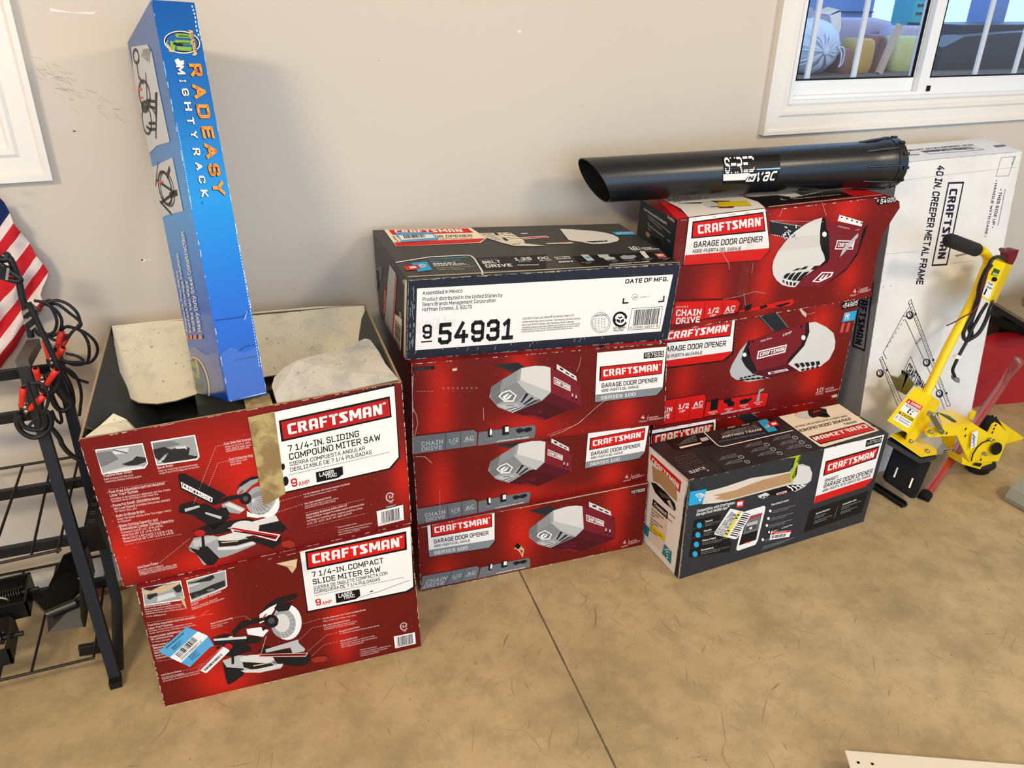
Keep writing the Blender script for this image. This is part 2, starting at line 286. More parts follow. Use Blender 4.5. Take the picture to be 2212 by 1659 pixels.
LET = {'C': (.68, [[(.12,0),(.66,0),(.66,.21),(.25,.21),(.25,.79),(.66,.79),(.66,1),(.12,1),(0,.88),(0,.12)]]),
 'R': (.76, [[(0,0),(.24,0),(.24,1),(0,1)],[(.2,1),(.56,1),(.68,.88),(.68,.55),(.57,.42),(.2,.42),(.2,.6),(.44,.6),(.44,.81),(.2,.81)],[(.28,.46),(.52,.46),(.74,0),(.48,0)]]),
 'A': (.74, [[(0,0),(.24,0),(.24,1),(.12,1),(0,.86)],[(.70,0),(.46,0),(.46,1),(.58,1),(.70,.86)],[(.2,.8),(.5,.8),(.5,1),(.2,1)],[(.2,.28),(.5,.28),(.5,.48),(.2,.48)]]),
 'F': (.66, [[(0,0),(.24,0),(.24,1),(0,1)],[(.2,.79),(.62,.79),(.62,1),(.2,1)],[(.2,.38),(.54,.38),(.54,.58),(.2,.58)]]),
 'T': (.68, [[(.22,0),(.46,0),(.46,1),(.22,1)],[(0,.79),(.68,.79),(.68,1),(0,1)]]),
 'S': (.72, [[(0,0),(.54,0),(.68,.14),(.68,.32),(.34,.79),(.68,.79),(.68,1),(.12,1),(0,.9),(0,.72),(.37,.21),(0,.21)]]),
 'M': (.96, [[(0,0),(.22,0),(.22,1),(0,1)],[(.72,0),(.94,0),(.94,1),(.72,1)],[(.2,1),(.2,.62),(.38,.2),(.56,.2),(.74,.62),(.74,1),(.66,1),(.47,.54),(.28,1)]]),
 'N': (.74, [[(0,0),(.22,0),(.22,1),(0,1)],[(.5,0),(.72,0),(.72,1),(.5,1)],[(.2,1),(.2,.55),(.44,0),(.52,0),(.52,.45),(.28,1)]])}
def brand_geo():
    x = 0; polys = []
    for ch in 'CRAFTSMAN':
        w_, P = LET[ch]; polys += [[(x+a, b) for a, b in p] for p in P]; x += w_+.1
    return x-.1, polys
WARP={"C2lab":[0.6464,0.0183,0.1611,-0.0493,1.0643,-0.003,-0.1856,0.0149,1.0],"C2opn":[0.9832,0.0284,-0.0023,0.0253,1.1707,-0.039,-0.022,0.0063,1.0],"C2stp":[1.0452,-0.0325,0.0015,-0.0109,1.1796,-0.0254,0.0846,-0.1025,1.0],"C2yr":[3.3612,-0.4455,-1.0301,0.7709,2.9206,-0.7752,1.3588,-0.4867,1.0],"C1lab":[0.8212,-0.0109,-0.5329,-0.2348,1.0999,0.2248,-0.1496,0.0313,1.0],"C1yr":[2.1042,0.0502,-0.4132,0.5218,2.144,-0.5461,0.7027,0.0563,1.0],"C1opn":[0.5779,-0.1202,0.284,-0.2626,0.8286,0.0241,-0.3734,-0.1389,1.0],"C1stp":[1.1991,0.2014,-0.0364,-0.0359,1.2341,0.0054,0.1763,0.5569,1.0],"C1num":[0.6587,0.2682,0.1592,-0.1648,1.2129,0.0548,-0.1906,0.2797,1.0]}
TAPE=[[0.4923,0.9548],[0.5756,0.9623],[0.5689,0.4124],[0.5248,0.3801],[0.4915,0.3599]]
BOX={"A":[[-0.1855,1.5006,0.0],[0.4206,1.4464,-0.0],[0.409,1.4474,0.3814],[-0.1833,1.5004,0.3515],[-0.1499,1.899,0.0],[0.4562,1.8448,-0.0],[0.4446,1.8458,0.3814],[-0.1477,1.8988,0.3515]],"B":[[-0.2064,1.5152,0.3525],[0.4144,1.4573,0.3824],[0.4083,1.4578,0.7525],[-0.2178,1.5162,0.7183],[-0.15,1.955,0.352],[0.45,1.92,0.382],[0.452,1.93,0.757],[-0.158,1.955,0.778]],"C1":[[0.4833,1.6416,0.0],[1.1694,1.5779,0.0],[1.1656,1.5783,0.2283],[0.4828,1.6417,0.2213],[0.5074,1.9005,0.0],[1.1934,1.8368,0.0],[1.1896,1.8372,0.2283],[0.5068,1.9006,0.2213]],"C2":[[0.4866,1.6533,0.2213],[1.1724,1.5939,0.2283],[1.1624,1.5947,0.4129],[0.4825,1.6537,0.4386],[0.509,1.9124,0.2213],[1.1949,1.8529,0.2283],[1.1848,1.8538,0.4129],[0.505,1.9127,0.4386]],"C3":[[0.4814,1.6541,0.4386],[1.2042,1.5862,0.4129],[1.1829,1.5882,0.6663],[0.489,1.6534,0.6972],[0.5057,1.913,0.4386],[1.2285,1.8451,0.4129],[1.2072,1.8471,0.6663],[0.5134,1.9123,0.6972]],"D":[[0.4833,1.6786,0.6972],[1.1967,1.6064,0.6663],[1.2087,1.6052,0.8805],[0.4963,1.6773,0.9002],[0.5059,1.9969,0.6972],[1.175,1.85,0.6663],[1.1756,1.8644,0.922],[0.5009,1.9969,0.934]],"F":[[1.1829,1.4029,0.0],[1.8927,1.402,0.0],[1.9006,1.402,0.3263],[1.1692,1.4029,0.3415],[1.1831,1.6059,0.0],[1.893,1.605,0.0],[1.9009,1.605,0.3263],[1.1694,1.6059,0.3415]],"R1":[[1.215,1.655,0.0],[1.945,1.655,0.0],[1.945,1.655,0.3168],[1.215,1.655,0.352],[1.245,1.895,0.0],[1.945,1.895,0.0],[1.945,1.895,0.3168],[1.245,1.895,0.352]],"R2":[[1.222,1.66,0.352],[1.9517,1.66,0.3168],[1.9483,1.66,0.6636],[1.222,1.66,0.6633],[1.252,1.9,0.352],[1.9517,1.9,0.3168],[1.9483,1.9,0.6636],[1.252,1.9,0.6633]],"R3":[[1.222,1.66,0.6633],[2.0,1.66,0.6636],[1.9661,1.66,0.9819],[1.2237,1.66,0.9775],[1.252,1.895,0.6633],[2.0,1.895,0.6636],[1.9561,1.895,0.9869],[1.262,1.895,0.975]],"Cr":[[2.0352,1.6,0.0],[2.6121,1.6043,0.0],[2.7336,1.803,1.0443],[2.1555,1.8029,1.0438],[2.0472,1.7318,0.0],[2.6241,1.7361,0.0],[2.7456,1.958,1.0623],[2.1675,1.9579,1.0618]],"Bl":[[0.0604,1.5081,0.75],[0.1369,1.5234,0.7459],[0.1256,1.7756,1.4724],[0.0491,1.7603,1.4765],[0.0063,1.755,0.6635],[0.0828,1.7704,0.6593],[0.0715,2.0225,1.3858],[-0.005,2.0072,1.3899]]}
G={"tube":{"A":[1.0978,1.885,1.044],"B":[2.0478,1.74,1.06],"r":[0.061,0.067]},"m_pole":[[2.3659,1.6,0.7925],[2.4118,1.605,0.7693],[2.4291,1.605,0.7424],[2.4174,1.6,0.7165],[2.3654,1.58,0.6094],[2.2731,1.55,0.4833],[2.1935,1.52,0.3628],[2.1695,1.51,0.3293]],"m_grip":[[2.1755,1.58,0.8509],[2.3436,1.597,0.7958]],"m_ctrl":[[2.3662,1.57,0.6495],[2.4456,1.57,0.616],[2.4673,1.57,0.7442],[2.3836,1.57,0.7738],[2.4655,1.62,0.6267],[2.5558,1.62,0.5803],[2.5858,1.62,0.7108],[2.4925,1.62,0.7452]],"m_green":[[2.4007,1.565,0.7123],[2.4335,1.565,0.7022],[2.4381,1.565,0.7242],[2.4003,1.565,0.7365]],"m_white":[[2.3864,1.565,0.6394],[2.4367,1.565,0.6215],[2.4314,1.565,0.679],[2.3904,1.565,0.6896]],"m_t1":[[2.3921,1.563,0.6792],[2.4128,1.563,0.674],[2.3926,1.563,0.6864]],"m_t2":[[2.3898,1.563,0.6669],[2.4218,1.563,0.6598],[2.3892,1.563,0.6778]],"m_plug":[[2.4992,1.6,0.7736],[2.5104,1.6,0.777],[2.5361,1.6,0.7714],[2.5429,1.6,0.7736],[2.5593,1.6,0.7718],[2.5603,1.6,0.7616],[2.5581,1.6,0.7401],[2.5508,1.6,0.7216],[2.5242,1.6,0.7312],[2.5147,1.6,0.7594]],"m_cab1":[[2.484,1.59,0.753],[2.418,1.57,0.773],[2.363,1.55,0.777],[2.354,1.55,0.75],[2.354,1.55,0.711],[2.354,1.55,0.676],[2.357,1.55,0.632],[2.35,1.55,0.589],[2.334,1.55,0.554],[2.331,1.55,0.525],[2.349,1.55,0.504],[2.375,1.55,0.503],[2.408,1.55,0.52],[2.423,1.55,0.56],[2.426,1.55,0.612],[2.504,1.6,0.602]],"m_cab2":[[2.378,1.56,0.756],[2.364,1.56,0.732],[2.358,1.56,0.686],[2.366,1.56,0.649],[2.366,1.56,0.613],[2.363,1.56,0.565],[2.371,1.56,0.537],[2.383,1.56,0.517],[2.384,1.56,0.499],[2.376,1.56,0.495]],"m_cab3":[[2.479,1.6,0.594],[2.388,1.55,0.595],[2.376,1.55,0.563],[2.366,1.55,0.538],[2.363,1.55,0.52],[2.358,1.55,0.494],[2.346,1.55,0.462],[2.338,1.55,0.436],[2.331,1.55,0.404],[2.334,1.55,0.39],[2.352,1.55,0.368]],"m_red":[[2.355,1.545,0.751],[2.344,1.545,0.721],[2.347,1.545,0.678],[2.356,1.545,0.641],[2.351,1.545,0.62],[2.333,1.545,0.605],[2.294,1.545,0.592],[2.265,1.545,0.582],[2.23,1.545,0.574]],"m_conn":[[2.3464,1.55,0.3695],[2.3792,1.55,0.3575],[2.387,1.55,0.344],[2.3849,1.55,0.3363],[2.3757,1.55,0.3401],[2.3541,1.55,0.3561]],"m_tie":[[2.3105,1.545,0.4535],[2.3393,1.545,0.4436]],"m_box":[[1.9424,1.45,0.3365],[2.0582,1.45,0.2636],[2.1513,1.47,0.3692],[2.0516,1.47,0.422],[2.0927,1.53,0.2663],[2.1928,1.53,0.1622],[2.3167,1.55,0.2772],[2.1898,1.55,0.362]],"m_boxr":[[2.0611,1.452,0.2619],[2.0609,1.452,0.2458],[2.064,1.452,0.2311],[2.0845,1.452,0.2202],[2.1146,1.46,0.2247],[2.1838,1.48,0.235],[2.2272,1.49,0.3239],[2.1543,1.472,0.3676]],"m_s1":[[2.0142,1.4595,0.3835],[2.1008,1.4556,0.336],[2.1074,1.4571,0.3465],[2.0185,1.461,0.3937]],"m_s2":[[1.9908,1.4564,0.3647],[2.0784,1.4523,0.315],[2.1016,1.4556,0.3358],[2.0142,1.4595,0.3835]],"m_s3":[[1.9818,1.4555,0.3596],[2.0665,1.4511,0.3081],[2.0784,1.4523,0.315],[1.9905,1.4566,0.3661]],"m_s4":[[1.9693,1.4537,0.3483],[2.0488,1.4491,0.2962],[2.0665,1.4511,0.3081],[1.9818,1.4555,0.3596]],"m_plate":[[1.9615,1.44,0.2868],[2.0788,1.4,0.2038],[2.2125,1.44,0.1589],[2.2345,1.46,0.1587],[2.218,1.49,0.172],[2.2198,1.52,0.1764],[2.1754,1.55,0.1996]],"m_rubber":[[1.956,1.445,0.2762],[2.0734,1.395,0.2026],[2.2155,1.44,0.1559],[2.2335,1.5,0.1613],[2.1894,1.56,0.1912]],"m_flap":[[2.0796,1.5,0.1931],[2.1461,1.45,0.1446],[2.2435,1.47,0.1013],[2.1332,1.41,0.0488],[2.1104,1.4,0.0369],[2.0963,1.405,0.0392],[2.0666,1.49,0.0629],[2.0649,1.5,0.0723]],"m_slot":[[2.0827,1.475,0.1159],[2.0862,1.472,0.1149],[2.0679,1.462,0.088],[2.0633,1.465,0.089]],"m_slot2":[[2.1077,1.43,0.0948],[2.1121,1.427,0.0942],[2.0862,1.412,0.0721],[2.0816,1.415,0.0734]],"m_arm":[[2.1272,1.44,0.2625],[2.134,1.44,0.2749],[2.1539,1.44,0.2721],[2.2009,1.44,0.2688],[2.3551,1.44,0.2414],[2.4494,1.44,0.1868],[2.4577,1.44,0.2161],[2.4718,1.44,0.2223],[2.4938,1.44,0.21],[2.5716,1.44,0.1514],[2.5609,1.44,0.0457],[2.4535,1.44,0.0664],[2.4393,1.44,0.0784],[2.4065,1.44,0.0737],[2.3812,1.44,0.1008],[2.2843,1.44,0.2135],[2.1521,1.44,0.2351],[2.1304,1.44,0.2493]],"m_armtop":[[2.1933,1.438,0.2725],[2.3529,1.438,0.2436],[2.4299,1.53,0.2117],[2.3934,1.55,0.2307],[2.2864,1.53,0.2562]],"m_armback":[[2.3343,1.52,0.1541],[2.4076,1.52,0.1405],[2.4201,1.52,0.0974],[2.3936,1.52,0.0897],[2.3565,1.52,0.1222]],"m_tab":[[2.4969,1.55,0.1756],[2.4959,1.55,0.1996],[2.5105,1.55,0.2057],[2.5295,1.55,0.196],[2.5235,1.55,0.1683],[2.5171,1.55,0.1628]],"m_backplate":[[2.6873,1.56,0.1251],[2.8802,1.56,0.0069],[2.8757,1.56,-0.0673],[2.787,1.56,-0.0184],[2.7797,1.56,0.0404]],"m_hole":[[2.5394,1.433,0.1083],[2.5357,1.433,0.1171],[2.5292,1.433,0.1258],[2.5205,1.433,0.1334],[2.5106,1.433,0.1393],[2.5004,1.433,0.1429],[2.4909,1.433,0.1438],[2.4829,1.433,0.142],[2.4773,1.433,0.1376],[2.4746,1.433,0.1312],[2.4751,1.433,0.1232],[2.4786,1.433,0.1144],[2.485,1.433,0.1057],[2.4935,1.433,0.098],[2.5034,1.433,0.092],[2.5137,1.433,0.0883],[2.5234,1.433,0.0873],[2.5315,1.433,0.0891],[2.5372,1.433,0.0935],[2.5399,1.433,0.1001]],"m_arc":[[2.3923,1.433,0.0921],[2.3894,1.433,0.1196],[2.4002,1.433,0.1438],[2.4192,1.433,0.1577],[2.4506,1.433,0.1622],[2.4827,1.433,0.1556]],"m_lever":[[2.1018,1.425,0.3383],[2.1766,1.425,0.2596]],"m_stick":[[2.3641,1.4335,0.1485],[2.3909,1.4335,0.1529],[2.3733,1.4335,0.219],[2.3426,1.4335,0.217]],"m_oval":[[2.2739,1.527,0.2587],[2.2856,1.52,0.2582],[2.3074,1.5,0.2526],[2.2831,1.452,0.2601],[2.2706,1.45,0.2606],[2.2587,1.478,0.2581],[2.2652,1.512,0.2552]],"m_script":[[2.3703,1.4325,0.1904],[2.3475,1.4325,0.2116],[2.3651,1.4325,0.1883],[2.3525,1.4325,0.1943],[2.3725,1.4325,0.1801],[2.3598,1.4325,0.1862],[2.3716,1.4325,0.1721],[2.3597,1.4325,0.1764],[2.3775,1.4325,0.1625],[2.3692,1.4325,0.1578]],"m_bolts":[[2.1342,1.43,0.2647],[2.1824,1.43,0.2604],[2.457,1.43,0.1624],[2.454,1.43,0.1068],[2.0761,1.448,0.2337],[2.145,1.43,0.1901],[2.1062,1.42,0.3384]],"m_slots":[[2.3047,1.433,0.2384],[2.3145,1.433,0.2106],[2.2138,1.433,0.2425],[2.4572,1.433,0.2199],[2.4547,1.433,0.2064],[2.4534,1.433,0.1929],[2.4403,1.433,0.0866]],"m_hub":[[2.3488,1.44,0.1152],[2.4085,1.44,0.0739],[2.441,1.44,0.0763],[2.4538,1.44,0.0657],[2.5263,1.44,0.0506],[2.534,1.44,0.0173],[2.4867,1.44,0.0272],[2.3619,1.44,0.0818]],"m_hubdark":[[2.4214,1.438,0.0771],[2.4626,1.438,0.0637],[2.4572,1.438,0.0512],[2.4116,1.438,0.0702]],"m_wheel":[2.5124,1.475,-0.0089],"m_tire2":[2.69,1.58,0.0856],"m_gal":[[2.0963,1.58,0.3991],[2.1408,1.58,0.3829],[2.1639,1.58,0.4027],[2.1479,1.58,0.4072],[2.2029,1.58,0.3509],[2.1758,1.58,0.3179],[2.1473,1.58,0.3332]],"ct":[[2.1752,1.415,0.0008],[2.4655,1.53,0.0779],[2.7376,1.64,0.1275],[2.9836,1.735,0.2275]],"ctred":[[2.1865,1.42,0.0133],[2.9795,1.735,0.1337]],"bag":[[2.843,1.76,-0.007],[2.835,1.8,0.282],[2.954,1.86,0.254],[3.104,1.78,0.197]],"bench":[[3.0697,1.9444,0.4],[2.9761,1.7223,0.4],[3.4609,2.0516,0.4],[3.2208,2.0293,0.4]],"white":[[1.1522,0.7535,0.05],[1.5185,0.5527,0.05],[1.4467,0.4651,0.05],[1.0782,0.6244,0.05]],"wh_h":[[1.1558,0.7194,0.0505],[1.181,0.7049,0.0505]],"grey":[[2.4219,1.2888,0.03],[2.4844,1.3055,0.07]],"strip":[[2.0581,1.5471,0.0],[2.1002,1.5543,0.0],[2.0949,1.414,0.0],[2.0639,1.4071,0.0]],"leg_f":[[-0.335,1.87,0.736],[-0.318,1.8,0.624],[-0.307,1.72,0.436],[-0.293,1.655,0.178],[-0.285,1.633,0.062],[-0.291,1.62,0.012]],"leg_r":[[-0.278,1.97,0.747],[-0.278,1.95,0.559],[-0.284,1.91,0.415],[-0.267,1.83,0.223],[-0.266,1.79,0.119],[-0.281,1.717,0.012]],"cap":[[-0.3348,1.86,0.7483],[-0.3218,1.98,0.7479]],"bar1":[[-0.494,1.9,0.422],[-0.282,1.9,0.415]],"bar2":[[-0.505,1.8,0.328],[-0.321,1.8,0.321]],"bar3":[[-0.56,1.87,0.144],[-0.268,1.87,0.124]],"bar4":[[-0.367,1.74,0.035],[-0.308,1.74,0.027]],"bar0":[[-0.42,1.93,0.712],[-0.295,1.93,0.71]],"barA":[[-0.43,1.86,0.638],[-0.342,1.86,0.636]],"w1b":[[-0.497,1.97,0.444],[-0.292,1.97,0.439]],"w1f":[[-0.486,1.7,0.356],[-0.334,1.7,0.356]],"w2b":[[-0.574,1.97,0.139],[-0.275,1.97,0.127]],"w2f":[[-0.548,1.645,0.081],[-0.321,1.645,0.072]],"rods":[[[-0.415,1.97,0.439],[-0.453,1.7,0.399]],[[-0.352,1.97,0.438],[-0.394,1.7,0.356]],[[-0.292,1.97,0.438],[-0.343,1.7,0.35]],[[-0.483,1.97,0.132],[-0.517,1.645,0.08]],[[-0.406,1.97,0.131],[-0.453,1.645,0.075]],[[-0.285,1.97,0.125],[-0.324,1.645,0.072]]],"pstrip":[[-0.2974,1.7,0.3973],[-0.266,1.7,0.3975],[-0.2528,1.8,0.4372],[-0.2725,1.8,0.4447],[-0.3033,1.74,0.3044],[-0.2673,1.74,0.3031],[-0.257,1.86,0.3286],[-0.28,1.86,0.335]],"clamps":[[[-0.324,1.74,0.746],[-0.338,1.75,0.7],[-0.29,1.74,0.721],[-0.326,1.75,0.69],[-0.351,1.76,0.667]],[[-0.3,1.78,0.768],[-0.301,1.79,0.735],[-0.262,1.78,0.758],[-0.289,1.79,0.724],[-0.304,1.8,0.701]],[[-0.245,1.86,0.815],[-0.26,1.86,0.778],[-0.237,1.88,0.797],[-0.256,1.87,0.771],[-0.266,1.87,0.759]],[[-0.277,1.83,0.808],[-0.277,1.83,0.767],[-0.245,1.82,0.791],[-0.269,1.83,0.76],[-0.28,1.83,0.746]]],"cord0":[[-0.323,1.84,0.998],[-0.312,1.84,0.991],[-0.302,1.84,0.993],[-0.299,1.84,0.984],[-0.297,1.84,0.966],[-0.296,1.84,0.944],[-0.297,1.84,0.922],[-0.298,1.84,0.903],[-0.298,1.84,0.886],[-0.299,1.84,0.869],[-0.3,1.84,0.848],[-0.301,1.84,0.828],[-0.302,1.84,0.817]],"cord1":[[-0.322,1.83,0.99],[-0.312,1.83,0.977],[-0.302,1.83,0.964],[-0.293,1.83,0.954],[-0.291,1.83,0.947],[-0.301,1.83,0.947],[-0.313,1.83,0.953],[-0.321,1.83,0.958],[-0.327,1.83,0.964]],"cord2":[[-0.274,1.86,0.877],[-0.252,1.86,0.884],[-0.237,1.86,0.885],[-0.22,1.86,0.874],[-0.207,1.86,0.853],[-0.205,1.86,0.83],[-0.208,1.86,0.824],[-0.223,1.86,0.811],[-0.24,1.86,0.796],[-0.258,1.86,0.794],[-0.27,1.86,0.803],[-0.284,1.86,0.833],[-0.283,1.86,0.876]],"cord3":[[-0.256,1.88,0.872],[-0.241,1.88,0.869],[-0.223,1.88,0.846],[-0.209,1.88,0.827],[-0.207,1.88,0.816],[-0.217,1.88,0.809],[-0.233,1.88,0.816],[-0.245,1.88,0.811],[-0.261,1.88,0.8],[-0.276,1.88,0.798],[-0.293,1.88,0.805],[-0.299,1.88,0.826]],"cord4":[[-0.247,1.9,0.808],[-0.233,1.9,0.807],[-0.213,1.9,0.794],[-0.204,1.9,0.768],[-0.206,1.9,0.741],[-0.216,1.9,0.716],[-0.239,1.9,0.713],[-0.257,1.9,0.723],[-0.27,1.9,0.73],[-0.287,1.9,0.737]],"cord5":[[-0.224,1.93,0.79],[-0.207,1.93,0.777],[-0.193,1.93,0.754],[-0.191,1.93,0.731],[-0.202,1.93,0.71],[-0.218,1.93,0.701],[-0.24,1.93,0.706],[-0.265,1.93,0.711]],"cord6":[[-0.283,1.8,0.907],[-0.279,1.8,0.881],[-0.275,1.8,0.854],[-0.271,1.8,0.827],[-0.267,1.8,0.797],[-0.263,1.8,0.769],[-0.262,1.8,0.741],[-0.272,1.8,0.713],[-0.29,1.8,0.694]],"cord7":[[-0.28,1.85,0.894],[-0.258,1.85,0.885],[-0.249,1.85,0.865],[-0.248,1.85,0.84],[-0.259,1.85,0.818],[-0.28,1.85,0.815],[-0.293,1.85,0.828]],"cord7b":[[-0.261,1.87,0.878],[-0.245,1.87,0.857],[-0.241,1.87,0.833],[-0.252,1.87,0.809],[-0.271,1.87,0.801],[-0.285,1.87,0.802]],"cord8":[[-0.313,1.73,0.763],[-0.313,1.73,0.741],[-0.311,1.73,0.715],[-0.31,1.73,0.689],[-0.311,1.73,0.668],[-0.316,1.73,0.651]],"cord9":[[-0.324,1.735,0.751],[-0.305,1.735,0.755],[-0.291,1.735,0.752],[-0.283,1.735,0.735],[-0.285,1.735,0.712],[-0.296,1.735,0.69],[-0.317,1.735,0.673],[-0.334,1.735,0.657]],"cord10":[[-0.349,1.75,0.685],[-0.356,1.75,0.66],[-0.35,1.75,0.637],[-0.333,1.75,0.622],[-0.312,1.75,0.626],[-0.295,1.75,0.645],[-0.292,1.75,0.669],[-0.3,1.75,0.679],[-0.302,1.75,0.655],[-0.312,1.75,0.64],[-0.332,1.75,0.642],[-0.346,1.75,0.654],[-0.348,1.75,0.672],[-0.344,1.75,0.682]],"cord11":[[-0.27,1.84,0.751],[-0.261,1.84,0.725],[-0.254,1.84,0.691],[-0.255,1.84,0.657],[-0.261,1.84,0.64],[-0.281,1.84,0.632],[-0.292,1.84,0.648],[-0.296,1.84,0.678]],"cord12":[[-0.273,1.88,0.73],[-0.249,1.88,0.708],[-0.24,1.88,0.679],[-0.241,1.88,0.646],[-0.25,1.88,0.613],[-0.256,1.88,0.593]],"cord13":[[-0.265,1.9,0.72],[-0.251,1.9,0.685],[-0.223,1.9,0.664]],"cord14":[[-0.291,1.84,0.698],[-0.291,1.84,0.668],[-0.287,1.84,0.638],[-0.287,1.84,0.61],[-0.292,1.84,0.602],[-0.299,1.84,0.615],[-0.301,1.84,0.636]],"cord15":[[-0.304,1.78,0.629],[-0.296,1.78,0.61],[-0.291,1.78,0.592],[-0.29,1.78,0.578],[-0.284,1.78,0.559],[-0.274,1.78,0.542],[-0.263,1.78,0.53]],"cord16":[[-0.282,1.82,0.736],[-0.277,1.82,0.713],[-0.271,1.82,0.69],[-0.264,1.82,0.671],[-0.256,1.82,0.658]],"cord17":[[-0.293,1.8,0.743],[-0.292,1.8,0.716],[-0.3,1.8,0.696],[-0.309,1.8,0.676],[-0.312,1.8,0.656]],"cord18":[[-0.249,1.86,0.761],[-0.228,1.86,0.751],[-0.218,1.86,0.739],[-0.224,1.86,0.735],[-0.248,1.86,0.74],[-0.261,1.86,0.749]],"clips":[[[-0.313,1.83,0.981],[-0.322,1.83,0.956]],[[-0.275,1.82,0.887],[-0.297,1.82,0.872]],[[-0.28,1.81,0.868],[-0.298,1.81,0.855]]],"plugs":[[[-0.26,1.87,0.878],[-0.251,1.88,0.878]],[[-0.304,1.83,1.001],[-0.298,1.83,1.007]]],"flag":[[[-0.362,1.992,1.091],[-0.314,1.996,1.086],425,-2],[[-0.366,1.992,1.076],[-0.308,1.996,1.071],440,10],[[-0.371,1.992,1.055],[-0.304,1.996,1.048],462,20],[[-0.376,1.992,1.035],[-0.298,1.996,1.027],482,33],[[-0.382,1.992,1.012],[-0.291,1.996,1.002],505,47],[[-0.388,1.992,0.989],[-0.283,1.996,0.977],528,62],[[-0.393,1.992,0.969],[-0.274,1.996,0.955],548,77],[[-0.398,1.992,0.945],[-0.265,1.996,0.929],571,93],[[-0.403,1.992,0.928],[-0.259,1.996,0.909],588,104],[[-0.406,1.992,0.915],[-0.264,1.996,0.897],600,102],[[-0.41,1.992,0.896],[-0.277,1.996,0.878],618,92],[[-0.414,1.992,0.882],[-0.284,1.996,0.863],632,88],[[-0.418,1.992,0.865],[-0.282,1.996,0.845],648,95],[[-0.422,1.992,0.85],[-0.286,1.996,0.83],662,94],[[-0.427,1.992,0.831],[-0.3,1.996,0.811],680,84],[[-0.432,1.992,0.809],[-0.321,1.996,0.791],700,66],[[-0.438,1.992,0.785],[-0.341,1.996,0.768],722,50],[[-0.445,1.992,0.756],[-0.36,1.996,0.741],748,37],[[-0.453,1.992,0.726],[-0.383,1.996,0.713],775,20],[[-0.461,1.992,0.695],[-0.408,1.996,0.683],803,0],[[-0.464,1.992,0.681],[-0.42,1.996,0.671],815,-10]],"flap_b":[[-0.152,1.964,0.779],[-0.152,1.92,0.754],[-0.152,1.869,0.724],[-0.152,1.796,0.682],[-0.14,1.776,0.671],[-0.118,1.761,0.662],[-0.081,1.754,0.658],[-0.042,1.754,0.657],[0.003,1.756,0.659],[0.02,1.761,0.661],[0.103,1.765,0.664],[0.158,1.774,0.669],[0.202,1.778,0.671],[0.306,1.788,0.677],[0.402,1.797,0.682],[0.447,1.812,0.691],[0.447,1.858,0.718],[0.447,1.927,0.757],[0.391,1.929,0.759],[0.333,1.938,0.764],[0.229,1.943,0.767],[0.031,1.954,0.773],[-0.062,1.96,0.777]],"flap_f":[None,[0.15,1.506,0.752],[0.143,1.53,0.757],[0.159,1.553,0.765],[0.183,1.569,0.773],[0.214,1.578,0.78],[0.271,1.603,0.783],[0.325,1.622,0.782],[0.36,1.641,0.78],[0.38,1.649,0.778],[0.39,1.641,0.775],[0.392,1.578,0.772],[0.392,1.524,0.768],None],"torn":[[-0.1554,1.58,0.7307],[-0.146,1.58,0.7224],[-0.1348,1.57,0.7188],[-0.1814,1.55,0.7233]]}
